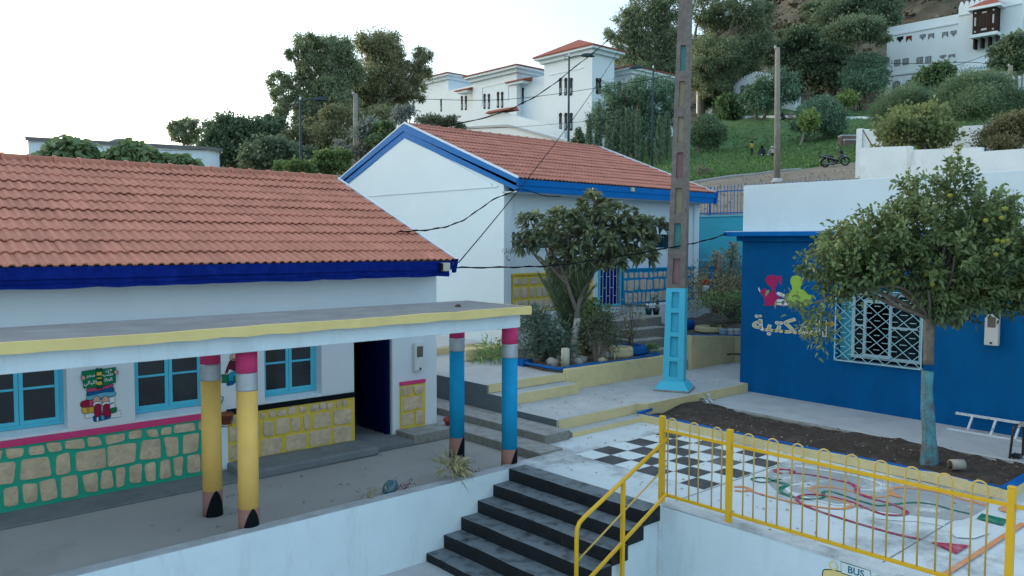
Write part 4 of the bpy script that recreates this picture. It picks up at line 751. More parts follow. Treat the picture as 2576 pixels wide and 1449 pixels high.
# pavement, soil bed and planter kerb in front of the library
mb = MB(); mb.hexa([(15.3, -8, -.4), (17.3, -8, -.4), (17.3, 10.62, -.4), (15.28, 10.62, -.4), (15.3, -8, -.05), (17.3, -8, -.05), (17.3, 10.62, .10), (15.28, 10.62, .10)]); struct(mb.build('library_pavement', conc_l, bevel=.02))
mb = MB(); mb.hexa([(15.18, 3.8, -.4), (15.3, 3.8, -.4), (15.28, 10.62, -.4), (15.14, 10.62, -.4), (15.18, 3.8, .01), (15.3, 3.8, .02), (15.28, 10.62, .085), (15.14, 10.62, .075)]); struct(warp(mb, .01, 3).build('pavement_edge', cagg, bevel=.02))
mb = MB(); nx, ny = 14, 46; rngs = np.random.default_rng(8)
for i in range(nx+1):
    for j in range(ny+1):
        x, y = 13.1+2.15*i/nx, 3.85+6.75*j/ny; mb.v.append((x, y, .045+.05*math.sin(x*3+1)*math.sin(y*1.3)+.10*max(0, (y-9))*.4+rngs.normal()*.014))
for i in range(nx):
    for j in range(ny): a = i*(ny+1)+j; mb.f.append([a, a+ny+1, a+ny+2, a+1]); mb.mi.append(0); mb.sm.append(True)
struct(mb.build('soil_bed', soil))
kb = thing('planter_kerb', 'long low cream kerb with a blue top edging the dark soil bed', 'kerb', (13.05, 7, 0)); mb = MB()
for i in range(14): mb.box(13.02, 13.14, 3.85+i*.48, 3.85+(i+1)*.48-.001, 0, .15)
mb.box(13.02, 15.25, 3.73, 3.848, 0, .15); warp(mb, .01, 2, 2).build('kerb', beige, kb); mb = MB()
for i in range(14): mb.box(13.05, 13.145, 3.85+i*.48, 3.85+(i+1)*.48, .15, .16)
mb.box(13.015, 15.25, 3.725, 3.85, .15, .17); mb.hexa([(13.015, 10.56, .15), (13.15, 10.56, .15), (13.55, 10.6, .15), (13.0, 10.6, .15), (13.015, 10.56, .18), (13.15, 10.56, .18), (13.55, 10.6, .2), (13.0, 10.6, .2)]); warp(mb, .012, 4, 3).build('blue_top', bt, kb)
rng = np.random.default_rng(12); n = 330; q = np.stack([rng.uniform(13.2, 15.15, n), rng.uniform(3.95, 10.4, n), rng.uniform(.09, .12, n)], 1); a = rng.normal(size=(n, 3))*[1, 1, .15]
setp(leaves('leaf_litter', q, a, rng.uniform(.015, .075, n)*rng.uniform(.5, 1, n), leafmat('dry_litter', (.06, .045, .03), (.24, .21, .17), trans=0), seed=4, wd=.3, upbias=3), 'scattered dry leaves and chips on the dark soil bed', 'leaf litter', kind='stuff')
cnn = thing('paint_can', 'grey tin lying on its side in the soil bed', 'tin can', (13.85, 4.72, .15)); MB().tube([(13.77, 4.80, .16), (13.93, 4.66, .16)], .085, 16).build('body', paint('old_tin', (.38, .35, .30), rough=.7, var=.2), cnn); MB().tube([(13.765, 4.805, .16), (13.77, 4.80, .16)], .07, 14).build('opening', soil, cnn)
bag = leaves('plastic_bag', np.array([[15.25, 10.45, .12]])+rng.normal(size=(40, 3))*[.06, .06, .05], rng.normal(size=(40, 3)), .12, paint('silver_film', (.6, .62, .62), rough=.3), wd=.5, seed=2); setp(bag, 'crumpled silvery plastic bag at the corner of the library pavement', 'bag')
# ladder lying on its side and the school desk at the right edge
ld = thing('ladder', 'paint splashed white ladder lying on edge against the library wall', 'ladder', (17.1, 4.6, .0)); ldm = paint('splashed_white_paint', (.62, .66, .68), rough=.6, dark=(.16, .13, .11), dscale=9, dlo=.55, dhi=.68)
zb = lambda y: .02+.008*(y-5.5)
for x_, z_, nm in ((16.85, .045, 0), (17.12, .33, 1)): MB().bar((x_, 5.95-nm*.05, zb(5.9)+z_), (x_, 2.6, zb(2.6)+z_), .045).build('rail', ldm, ld)
for i in range(8): y_ = 5.6-i*.41; MB().bar((16.85, y_, zb(y_)+.045), (17.12, y_-.01, zb(y_)+.33), .035).build('rung', ldm, ld)
dk = thing('school_desk', 'small black framed school bench with a worn top at the right edge', 'bench', (15.7, 4.0, 0))
MB().hexa([(15.42, 4.33, .62), (15.42, 3.3, .62), (15.8, 3.3, .64), (15.8, 4.33, .64), (15.42, 4.33, .645), (15.42, 3.3, .645), (15.8, 3.3, .665), (15.8, 4.33, .665)]).build('top', paint('worn_grey_board', (.30, .29, .28), rough=.7, dark=(.1, .1, .1), dscale=6), dk)
for y_ in (4.35, 3.4):
    MB().tube(smooth([(15.38, y_+.08, .02), (15.40, y_+.05, .5), (15.44, y_+.03, .61), (15.55, y_, .62), (15.72, y_, .62), (15.78, y_, .55), (15.8, y_, .02)], 4, False), .02, 8).build('leg', blackm, dk)
MB().bar((15.4, 4.38, .06), (15.8, 4.35, .06), .03).box(15.44, 15.58, 4.3, 4.42, .0, .12).build('foot_brace', blackm, dk)
# ================================================================ UTILITY POLE
up = thing('utility_pole', 'tall slotted concrete utility pole with a turquoise painted foot', 'utility pole', (15.2, 11.3, .3)); PX, PY = 15.2, 11.3; phi = R(46)
ex, ey = np.array([math.cos(phi-.35), math.sin(phi-.35), 0]), np.array([-math.sin(phi-.35), math.cos(phi-.35), 0])   # slotted face looks back along -ex
def pp(u, v, z, lean=.0135): return np.array([PX, PY, 0])+np.array([.6, -.6, 0])*lean*1.2*z+ex*u+ey*v+np.array([0, 0, z])
def pole_seg(z0, z1, mats_, slots, name, parent):
    mb = MB(); wt = lambda z: .245-.0118*z; dt = lambda z: .19-.009*z
    zs_ = sorted({z0, z1, *[s for a in slots for s in a]})
    for a, b in zip(zs_[:-1], zs_[1:]):
        hole = any(s[0] <= a and s[1] >= b for s in slots)
        def blk(ua, ub, va, vb, m=0): mb.hexa([pp(ua[0], va[0], a), pp(ub[0], va[0], a), pp(ub[0], vb[0], a), pp(ua[0], vb[0], a), pp(ua[1], va[1], b), pp(ub[1], va[1], b), pp(ub[1], vb[1], b), pp(ua[1], vb[1], b)], m)
        W, D_ = (wt(a), wt(b)), (dt(a), dt(b)); f = .30
        ng = lambda t, k: (t[0]*k, t[1]*k)
        if hole:
            blk(ng(D_, -1), D_, ng(W, -1), ng(W, -1+2*f)); blk(ng(D_, -1), D_, ng(W, 1-2*f), W); blk(ng(D_, -.42), ng(D_, .42), ng(W, -1+2*f), ng(W, 1-2*f), 1+int(a*1.9) % 4 if len(mats_) > 2 else 0)
        else: blk(ng(D_, -1), D_, ng(W, -1), W)
    return mb.build(name, mats_, parent)
pole_seg(.3, 2.66, [cyanp, cyanp], [(.62, .98), (1.08, 1.55), (1.65, 2.1), (2.2, 2.57)], 'painted_base', up)
fillm = [polec, paint('faded_yellow_slot', (.36, .33, .22), rough=.9, var=.2), paint('faded_pink_slot', (.31, .19, .20), rough=.9, var=.2), paint('faded_teal_slot', (.10, .30, .285), rough=.9, var=.2), paint('faded_sand_slot', (.38, .34, .24), rough=.9, var=.2)]
pole_seg(2.66, 10.5, fillm, [(2.76+.8*i, 2.76+.8*i+.58) for i in range(7)], 'shaft', up)
def sqr(z, s, c=(0, 0)): return [pp(-s, -s, z), pp(s, -s, z), pp(s, s, z), pp(-s, s, z)]
MB().hexa(sqr(.34, .40)+sqr(.52, .27)).build('painted_plinth', cyanp, up, bevel=.02); MB().hexa(sqr(.2, .42)+sqr(.345, .41)).build('footing', cagg, up, bevel=.02)
# ================================================================ TERRAIN
TT = {-2500: [(18, -1.5), (40, 0), (100, 2), (250, 6), (450, 8)], -800: [(18, -1.5), (40, .5), (60, 1.5), (100, 4), (250, 12), (450, 16)],
      0: [(18, -1.5), (24, -1.3), (30, 1), (45, 3), (60, 4), (80, 6), (105, 8), (160, 12), (250, 18), (450, 25)],
      700: [(18, -1.5), (24, -1.3), (30, 2), (45, 4.5), (60, 6), (80, 9), (105, 12), (160, 18), (250, 28), (450, 36)],
      1100: [(18, -1.5), (28, -1), (36, 3.4), (47, 5), (60, 8), (80, 11), (105, 15), (160, 25), (250, 38), (450, 55)],
      1500: [(18, -1.5), (32, .5), (38, 4), (47, 6), (54, 7.5), (80, 12.5), (105, 18), (120, 22), (160, 33), (250, 56), (450, 80)],
      1757: [(18, -1.5), (31.4, -1), (32, 4.75), (40, 6.0), (47, 7.2), (54, 8.4), (80, 12.7), (105, 19), (120, 23), (160, 37), (250, 64), (450, 92)],
      2000: [(18, -1.5), (29, -1), (31, 4.6), (40, 6.2), (47, 7.3), (54, 8.6), (80, 12.9), (105, 19.6), (120, 24), (160, 40), (250, 79), (450, 118)],
      2300: [(18, -1.5), (27, -1), (31, 4.6), (40, 6.6), (54, 8.9), (80, 13.5), (105, 18.8), (115, 21.8), (130, 27), (160, 45), (250, 92), (450, 135)],
      3400: [(18, -1.5), (27, -1), (31, 4.6), (40, 6.8), (54, 9.2), (80, 14), (105, 19.5), (115, 22.8), (130, 28), (160, 48), (250, 100), (450, 150)]}
TK = sorted(TT)
def zt_pa(px, dist):
    px = min(max(px, TK[0]), TK[-1]); i = max(0, min(len(TK)-2, int(np.searchsorted(TK, px))-1)); t = (px-TK[i])/(TK[i+1]-TK[i])
    g = lambda k: float(np.interp(dist, [q[0] for q in TT[k]], [q[1] for q in TT[k]])); return g(TK[i])*(1-t)+g(TK[i+1])*t
def lump(x, y): return .25*math.sin(x*.23+1)*math.sin(y*.19)+.12*math.sin(x*.61+y*.33)+.07*math.sin(x*1.3-y*1.7)
def ground(x, y):
    dist = math.hypot(x, y); a = YAW-math.atan2(y, x); a = max(-1.25, min(1.25, a)); px = 1288+FPX*math.tan(a); z = zt_pa(px, dist)
    far = min(1, max(0, (dist-34)/12)); return z+lump(x, y)*far*(.25+max(0, min(dist, 250)-60)/40)
def hit(px, py, lo=30):
    d = ray(px, py); d = d/np.linalg.norm(d[:2]); s = lo
    while s < 440:
        q = CAM+d*s
        if q[2] < ground(q[0], q[1]): return np.array([q[0], q[1], ground(q[0], q[1])])
        s += .25
    return CAM+d*440
def gat(px, dist): q = at(px, 611, dist); q[2] = ground(q[0], q[1]); return q
def mm(px, dist): return px*dist/FPX
grass_m = mat('lawn_grass', (.075, .15, .055), rough=1, var=.35, vscale=.35, bump=1., bscale=3, dark=(.10, .10, .045), dscale=.22, dlo=.52, dhi=.72)
dirt_m = mat('pale_dirt_track', (.22, .185, .145), rough=1, var=.25, vscale=.8, bump=.8, bscale=5, dark=(.15, .115, .085), dscale=.5)
scrub_m = mat('dry_scrub_hillside', (.10, .085, .06), rough=1, var=.4, vscale=.25, bump=1., bscale=1.5, dark=(.045, .05, .03), dscale=.35, dlo=.45, dhi=.6)
pxs = [-2300, -1500, -900]+list(range(-600, 3101, 33)); angs = [YAW-math.atan((p-1288)/FPX) for p in pxs]
def edge1(px): return float(np.interp(px, [1300, 1757, 2160, 3000], [46.5, 46.5, 53.2, 60]))   # dirt -> grass
def edge2(px): return float(np.interp(px, [1450, 1600, 1840, 2300, 3000], [78, 88, 112, 112, 112]))
def terrain(name, r0, r1, n, m, sel):
    mb = MB(); idx = [i for i, p in enumerate(pxs) if sel(p)]
    for i in idx:
        p = pxs[i]; a, b = r0(p), r1(p)
        for k in range(n+1):
            d = a+(b-a)*(k/n)**(1.6 if b > 200 else 1); x, y = math.cos(angs[i])*d, math.sin(angs[i])*d; mb.v.append((x, y, ground(x, y)))
    for i in range(len(idx)-1):
        for k in range(n): a = i*(n+1)+k; mb.f.append([a, a+n+1, a+n+2, a+1]); mb.mi.append(0); mb.sm.append(True)
    return struct(mb.build(name, m))
terrain('dirt_track', lambda p: 18, edge1, 90, dirt_m, lambda p: p >= 1480); terrain('lawn', edge1, edge2, 80, grass_m, lambda p: p >= 1480)
terrain('hillside', edge2, lambda p: 450, 70, scrub_m, lambda p: p >= 1480); terrain('wooded_slope', lambda p: 18, lambda p: 450, 90, mat('wooded_ground', (.07, .075, .04), rough=1, var=.4, vscale=.3, bump=1, bscale=2, dark=(.13, .11, .08), dscale=.3), lambda p: p <= 1500)
rng = np.random.default_rng(5); Q = []
for _ in range(26000):
    px = rng.uniform(1500, 2450); p = pxs[0]; d0, d1 = edge1(px)+.3, min(edge2(px), 100); d_ = d0+(d1-d0)*rng.uniform()**1.3; q = gat(px, d_); Q.append(q-[0, 0, .03])
Q = np.array(Q); a = rng.normal(size=Q.shape)*.45; a[:, 2] = 1
setp(leaves('grass_tufts', Q, a, rng.uniform(.10, .34, len(Q)), leafmat('grass_blades', (.036, .078, .025), (.068, .12, .04), trans=.3), seed=3, wd=.22, upbias=0), 'tufts of green grass over the sloping lawn', 'grass', kind='stuff')
Q = np.array([gat(rng.uniform(1750, 2160), rng.uniform(33, 48)) for _ in range(600)]); a = rng.normal(size=Q.shape)*.5; a[:, 2] = 1
setp(leaves('dry_weeds', Q, a, rng.uniform(.05, .2, len(Q)), leafmat('dry_weed', (.11, .095, .06), (.075, .08, .04), trans=.2), seed=7, wd=.2), 'sparse dry weeds along the dirt track', 'weeds', kind='stuff')
C_, A_, T_ = [], [], []
for _ in range(1500):
    px = rng.uniform(1650, 2900); q = gat(px, rng.uniform(118, 400)); r_ = rng.uniform(.5, 1.7); k = 34; g = rng.normal(size=(k, 3))*[r_, r_, r_*.55]; g[:, 2] = np.abs(g[:, 2]); C_.append(q+g*.7); a = g+rng.normal(size=(k, 3))*.4; A_.append(a); T_.append(np.full(k, rng.uniform(.1, .9)))
setp(leaves('hillside_scrub', np.concatenate(C_), np.concatenate(A_), .8, leafmat('scrub_leaf', (.022, .028, .015), (.06, .056, .034), trans=.1), seed=9, wd=.4, tint=np.concatenate(T_)), 'low dry scrub covering the brown mountain side', 'scrub', kind='stuff')
# kerb line between the track and the lawn
mb = MB(); pts = [gat(p, edge1(p)-.25)+[0, 0, .02] for p in np.linspace(1700, 2010, 22)]; mb.tube(pts, .10, 5); setp(mb.build('stone_kerb', conc, loc=pts[10]), 'grey stone kerb between the dirt track and the lawn', 'kerb')
# ================================================================ BACKGROUND STRUCTURES
# turquoise wall and blue fence behind the school
TX = 26.0; y0, y1 = onx(1880, 600, TX)[1], 22.5; zt_ = float(onx(1810, 545, TX)[2])
tw_ = thing('boundary_wall', 'turquoise painted boundary wall under the blue fence', 'wall', (TX, 17, 1.5)); MB().box(TX, TX+.3, 6, y1, 0, zt_).build('wall', turq, tw_); zb_ = float(onx(1810, 655, TX)[2])
MB().box(TX-.012, TX, 6, y1, zb_-.03, zb_+.03).build('pale_band', paint('pale_turquoise_band', (.16, .52, .66)), tw_); MB().box(TX-.008, TX, 6, y1, .2, zb_-.03).build('lower_band', paint('dull_turquoise', (.06, .30, .38), var=.15, vscale=2), tw_); MB().box(TX-.03, TX+.33, 6, y1, zt_, zt_+.06).build('coping', paint('pale_turquoise_band', '#6fb6c4'), tw_)
bf = thing('metal_fence', 'blue spear topped metal fence on the turquoise wall', 'fence', (TX+.15, 17, zt_)); fp = paint('fence_blue_paint', (.01, .13, .40), rough=.5)
for z in (zt_+.14, zt_+.95): MB().box(TX+.13, TX+.17, 12.5, y1, z-.02, z+.02).build('rail', fp, bf)
mb = MB()
for y_ in np.arange(12.5, y1, .145): mb.box(TX+.142, TX+.158, y_-.008, y_+.008, zt_+.06, zt_+1.08); mb.hexa([(TX+.142, y_-.02, zt_+1.08), (TX+.158, y_-.02, zt_+1.08), (TX+.158, y_+.02, zt_+1.08), (TX+.142, y_+.02, zt_+1.08), (TX+.149, y_, zt_+1.2), (TX+.151, y_, zt_+1.2), (TX+.151, y_+.001, zt_+1.2), (TX+.149, y_+.001, zt_+1.2)])
mb.build('bars', fp, bf)
for y_ in np.arange(13.5, y1, 2.2): MB().box(TX+.12, TX+.18, y_-.03, y_+.03, zt_+.06, zt_+1.12).build('post', fp, bf)
# white walls stepping up the hill on the right
q = at(2164, 372, 36); X1 = float(q[0]); wa = thing('garden_wall', 'nearer white garden wall with a stepped top above the library parapet', 'wall', (X1, q[1], 4))
ya = float(q[1]); yb = float(onx(2292, 369, X1)[1]); yc = float(onx(2470, 372, X1)[1]); za = float(q[2]); z_ = lambda px, py: float(onx(px, py, X1)[2])
mb = MB(); mb.prism([(ya, 3), (ya, za), (yb, z_(2292, 367)), (yb, 3)], 0, X1, X1+.25); mb.prism([(yb, 3), (yb, z_(2292, 377)), (yc, z_(2470, 370)), (yc, 3)], 0, X1+.004, X1+.25); mb.prism([(yc, 3), (yc, z_(2470, 381)), (-8, z_(2470, 381)-.1), (-8, 3)], 0, X1, X1+.25); mb.build('wall', white2, wa); MB().box(X1+.25, X1+8, ya-.25, ya, 3, za-.05).build('return_wall', white2, wa)
q = at(2170, 325, 43); X2 = float(q[0]); yd = float(q[1]); z2_ = lambda px, py: float(onx(px, py, X2)[2]); wb = thing('garden_wall', 'farther white garden wall behind the fig bush, mossy along its top', 'wall', (X2, yd, 5))
mb = MB(); mb.prism([(yd, 4), (yd, z2_(2170, 325)), (float(onx(2420, 321, X2)[1]), z2_(2420, 321)), (float(onx(2420, 321, X2)[1]), 4)], 0, X2, X2+.25); ye_ = float(onx(2420, 321, X2)[1]); mb.prism([(ye_, 4), (ye_, z2_(2420, 317)), (float(onx(2530, 312, X2)[1]), z2_(2530, 312)), (-8, z2_(2530, 312)), (-8, 4)], 0, X2+.003, X2+.25); mb.build('wall', white2, wb); MB().box(X2-.06, X2+.3, yd-.02, yd+.28, 4, z2_(2170, 323)).build('post', white2, wb, bevel=.02)
fg = thing('fence_brace', 'rusty leaning steel brace against the white gate post above the garden wall', 'brace', (X2-.2, yd-.5, 6)); MB().tube([(X2-.2, yd-.1, z2_(2178, 328)), (X2-.5, yd-.75, z2_(2200, 372))], .03, 6).build('bar', paint('rust', (.12, .07, .05)), fg)
# white flat building beyond the near roof on the left
yq = 38.0; qa, qb = ony(70, 352, yq), ony(520, 376, yq); xa, xb = float(qa[0]), float(qb[0]); zq = lambda px, py: float(ony(px, py, yq)[2]); fl = thing('flat_roofed_building', 'long low white flat roofed building behind the near red roof', 'building', ((xa+xb)/2, yq, 3))
ztl = max(zq(75, 352), zq(515, 377))-.02; out = [(xa, yq)]+[(xb-.2+1.2*math.sin(t), yq+1.2-1.2*math.cos(t)) for t in np.linspace(0, 1.57, 8)]+[(xb+1, yq+9), (xa*(yq+9)/yq+.15, yq+9)]
z1, z2q = zq(72, 352), zq(520, 376); mb = MB(); n = len(out); zz_ = lambda x: z1+(z2q-z1)*(x-xa)/(xb-xa); vs = [(x, y, 0) for x, y in out]+[(x, y, zz_(x)) for x, y in out]; mb.add(vs, [list(range(n))[::-1], [n+i for i in range(n)]]+[(i, (i+1) % n, n+(i+1) % n, n+i) for i in range(n)]); mb.build('wall', paint('far_blue_white', (.66, .76, .80), var=.05, vscale=.5, bump=0, dark=(.5, .58, .62), dscale=.4, stretch=(1, 1, .4)), fl)
op = [(x+(.12 if x > xb else -.12), y-.12) for x, y in out[:9]]; mb = MB(); n = len(op); vs = [(x, y, zz_(x)+dz_) for dz_ in (-.04, .12) for x, y in op]; mb.add(vs, [(i, i+1, n+i+1, n+i) for i in range(n-1)]); mb.v += [(x, y+.4, zz_(x)+.12) for x, y in op]; mb.f += [[n+i, n+i+1, 2*n+i+1, 2*n+i] for i in range(n-1)]; mb.mi += [0]*(n-1); mb.sm += [False]*(n-1); mb.build('roof_edge', paint('dark_roof_edge', (.16, .16, .16)), fl)
mb = MB(); px_ = float(ony(333, 366, yq)[0]); mb.lathe([(.75, 0), (.6, .25), (.3, .4), (0, .45)], (px_, yq+1.5, zz_(px_)), 16); mb.build('roof_dome', paint('dark_roof_edge', (.16, .16, .16)), fl)
mb = MB(); px_ = float(ony(150, 366, yq)[0]); mb.box(px_-.15, px_+.15, yq-.05, yq, z1-1.8, z1-.7); mb.build('vent', paint('grey_vent', (.4, .45, .48)), fl)
# ---- horseshoe-arched palace
def arch(cy, z0, w_, h, n=10):                 # horseshoe outline in (y, z)
    r_ = w_*.58; zc = z0+h-r_; pts = [(cy-w_/2*.86, z0), (cy+w_/2*.86, z0), (cy+w_/2*.86, zc-r_*.62)]
    for t in np.linspace(-.62, math.pi+.62, n): pts.append((cy+r_*math.cos(t), zc+r_*math.sin(t)))
    return pts+[(cy-w_/2*.86, zc-r_*.62)]
roofred = mat('far_red_tile', (.28, .085, .06), rough=.9, var=.2, vscale=3, bump=.5, bscale=4); Dp = 80; cq = at(1490, 130, Dp); PXc = float(cq[0]); PYc = float(cq[1])
pal = thing('moorish_building', 'white tower block with red hip roofs and dark horseshoe windows on the slope', 'building', (PXc, PYc, 10))
def oy(px, py=300, X=None): return float(onx(px, py, X or PXc)[1])
def ozz(px, py, X=None): return float(onx(px, py, X or PXc)[2])
def hip(parent, x0, x1, y0, y1, z, o, h, tag_='roof', ridge_=.0):
    e = MB(); e.box(x0-o, x1+o, y0-o, y1+o, z, z+.22).box(x0-o*.45, x1+o*.45, y0-o*.45, y1+o*.45, z-.35, z); r_ = MB(); a = o+.12; cx_, cy_ = (x0+x1)/2, (y0+y1)/2; ry = ridge_/2
    r_.add([(x0-a, y0-a, z+.22), (x1+a, y0-a, z+.22), (x1+a, y1+a, z+.22), (x0-a, y1+a, z+.22), (x0-a, y0-a, z+.34), (x1+a, y0-a, z+.34), (x1+a, y1+a, z+.34), (x0-a, y1+a, z+.34), (cx_, cy_-ry, z+.34+h), (cx_, cy_+ry, z+.34+h)], [(0, 1, 5, 4), (1, 2, 6, 5), (2, 3, 7, 6), (3, 0, 4, 7), (4, 5, 8), (5, 6, 9, 8), (6, 7, 9), (7, 4, 8, 9), (3, 2, 1, 0)])
    o_ = r_.build(tag_, roofred, parent); e.build('eaves', farwhite, o_); return o_
yT = oy(1368); zT = ozz(1489, 125); yR = PYc; xR = float(ony(1545, 200, PYc)[0]); MB().box(PXc, xR, yR, yT, 2, zT).build('tower', farwhite, pal); hip(pal, PXc, xR, yR, yT, zT, .75, 1.5)
for (u0, u1, v0, v1) in ((1381, 1466, 174, 178),): pass
mb = MB(); mb.box(PXc-.05, PXc, oy(1466), oy(1382), ozz(1425, 181), ozz(1425, 179)+.05); mb.build('string_course', farwhite, pal)
farwin = paint('far_dark_window', (.012, .016, .022), spec=.1)
def win(parent, px, pt, pb, X=None, wpx=6.6, frame=True):
    X = X or PXc; cy_ = oy(px, pt, X); w_ = mm(wpx, Dp)/.74; z0, z1 = ozz(px, pb, X), ozz(px, pt, X); f = MB().prism(arch(cy_, z0-.05, w_*1.12, z1-z0+.12), 0, X-.03, X+.02).build('window', paint('dark_frame', (.02, .022, .025)), parent); MB().prism(arch(cy_, z0, w_, z1-z0), 0, X-.05, X-.03).build('pane', farwin, f); MB().box(X-.055, X-.05, cy_-w_*.3, cy_+w_*.3, z0+.15, z0+(z1-z0)*.42).build('shutter', paint('grey_shutter', (.22, .26, .28)), f)
for px in (1410, 1423.5, 1437): win(pal, px, 197, 239); win(pal, px, 285, 327)
for x_ in (1502, 1509):
    X_ = float(ony(x_, 200, PYc)[0]); z0, z1 = float(ony(x_, 236, PYc)[2]), float(ony(x_, 196, PYc)[2]); pts = arch(X_, z0, .38, z1-z0); MB().prism(pts, 1, PYc-.04, PYc+.02).build('window', farwin, pal)
def block(pl, pr, top, bot_z, depth=9, X=None, roof=None, name='wing', xo=0):
    X = (X or PXc)+xo; y0_, y1_ = oy(pr, top, X), oy(pl, top, X); z = ozz((pl+pr)/2, top, X); MB().box(X, X+depth, y0_, y1_, bot_z, z).build(name, farwhite, pal)
    if roof: hip(pal, X, X+depth*.7, y0_, y1_, z, roof[0], roof[1], ridge_=max(0, (y1_-y0_)*.2))
    return X, y0_, y1_, z
XB = PXc+.6; block(1282, 1370, 200, 2, X=XB); X2b, *_ = block(1190, 1300, 187, 2, X=XB, xo=-.8, roof=(.75, 1.15), depth=10); block(1112, 1195, 222, 2, X=XB, xo=.6); block(1040, 1128, 203, 2, X=XB, xo=1.2, roof=(.7, .8), depth=8)
for px in (1304, 1315): win(pal, px, 222, 261, XB)
for px in (1219, 1230): win(pal, px, 237, 273, XB-.8, 6.2)
for px in (1253, 1263.5): win(pal, px, 232, 270, XB-.8, 6.2)
for px in (1162, 1172): win(pal, px, 242, 276, XB+.6, 6)
for px in (1110,): win(pal, px, 250, 280, XB+1.2, 6)
for px in (1040,): win(pal, px, 252, 285, XB+1.2, 6)
mb = MB(); X_ = XB-.85; mb.box(X_, X_+.1, oy(1278, 215, X_), oy(1207, 215, X_), ozz(1240, 215, X_), ozz(1240, 212, X_)).box(X_, X_+.1, oy(1278, 215, X_), oy(1272, 215, X_), ozz(1240, 260, X_), ozz(1240, 215, X_)).box(X_, X_+.1, oy(1213, 215, X_), oy(1207, 215, X_), ozz(1240, 260, X_), ozz(1240, 215, X_)); mb.build('portal_frame', farwhite, pal)
for pl, pr, py in ((1282, 1330, 208), (1155, 1190, 229)):
    X_ = XB-.5; MB().hexa([(X_-.8, oy(pr, py, X_), ozz(pl, py+4, X_)), (X_+.6, oy(pr, py, X_), ozz(pl, py+4, X_)), (X_+.6, oy(pl, py, X_), ozz(pl, py+4, X_)), (X_-.8, oy(pl, py, X_), ozz(pl, py+4, X_)), (X_-.7, oy(pr, py, X_), ozz(pl, py+1, X_)), (X_+.6, oy(pr, py, X_), ozz(pl, py-6, X_)), (X_+.6, oy(pl, py, X_), ozz(pl, py-6, X_)), (X_-.7, oy(pl, py, X_), ozz(pl, py+1, X_))]).build('roof', roofred, pal); MB().box(X_-.6, X_+.6, oy(pr-5, py, X_), oy(pl+5, py, X_), ozz(pl, py+10, X_), ozz(pl, py+4, X_)).build('cornice', farwhite, pal)
# lower white blocks in front of the palace
lw_ = thing('low_white_block', 'low white walled terrace block in front of the horseshoe windowed building', 'building', (PXc-9, PYc+6, 5)); XL = PXc-7
MB().prism([(oy(1420, 350, XL), 2), (oy(1420, 350, XL), ozz(1420, 330, XL)), (oy(1350, 330, XL), ozz(1350, 305, XL)), (oy(1245, 330, XL), ozz(1245, 277, XL)), (oy(1100, 330, XL), ozz(1100, 281, XL)), (oy(1100, 330, XL), 2)], 0, XL, XL+.35).build('wall', farwhite, lw_)
MB().prism([(oy(1432, 350, XL-4), 2), (oy(1432, 350, XL-4), ozz(1432, 352, XL-4)), (oy(1275, 330, XL-4), ozz(1275, 310, XL-4)), (oy(1140, 330, XL-4), ozz(1140, 318, XL-4)), (oy(1140, 330, XL-4), 2)], 0, XL-4, XL-3.7).build('lower_wall', farwhite, lw_)
mb = MB(); pts = [(oy(p_, 330, XL-4.1), ozz(p_, q_, XL-4.1)) for p_, q_ in ((1430, 357), (1275, 315), (1150, 322))]
for a, b in zip(pts[:-1], pts[1:]): mb.hexa([(XL-4.12, a[0], a[1]-.12), (XL-4.0, a[0], a[1]-.12), (XL-4.0, b[0], b[1]-.12), (XL-4.12, b[0], b[1]-.12), (XL-4.12, a[0], a[1]+.08), (XL-4.0, a[0], a[1]+.08), (XL-4.0, b[0], b[1]+.08), (XL-4.12, b[0], b[1]+.08)])
mb.build('string_course', paint('shadow_grey_band', (.42, .45, .48)), lw_); X_ = XL-.2; MB().hexa([(X_-.3, oy(1287, 272, X_), ozz(1255, 281, X_)), (X_+1, oy(1287, 272, X_), ozz(1255, 281, X_)), (X_+1, oy(1225, 272, X_), ozz(1255, 281, X_)), (X_-.3, oy(1225, 272, X_), ozz(1255, 281, X_)), (X_-.2, oy(1280, 272, X_), ozz(1255, 276, X_)), (X_+1, oy(1280, 272, X_), ozz(1255, 270, X_)), (X_+1, oy(1232, 272, X_), ozz(1255, 270, X_)), (X_-.2, oy(1232, 272, X_), ozz(1255, 276, X_))]).build('porch_roof', roofred, lw_)
X_ = PXc+6; bs = thing('side_pavilion', 'small white wing with red eaves right of the tower among the trees', 'building', (X_, PYc-4, 10)); Y_ = float(onx(1560, 180, X_)[1]); MB().box(X_, X_+8, Y_-1.5, Y_+2, 6, float(onx(1560, 182, X_)[2])).build('wall', farwhite, bs); hip(bs, X_, X_+8, Y_-1.5, Y_+2, float(onx(1560, 182, X_)[2]), .6, .6)
mb = MB(); mb.prism(arch(Y_+.9, float(onx(1557, 235, X_)[2]), .5, 1.3), 0, X_-.03, X_).prism(arch(Y_+.1, float(onx(1557, 235, X_)[2]), .5, 1.3), 0, X_-.03, X_); mb.build('window', farwin, bs)
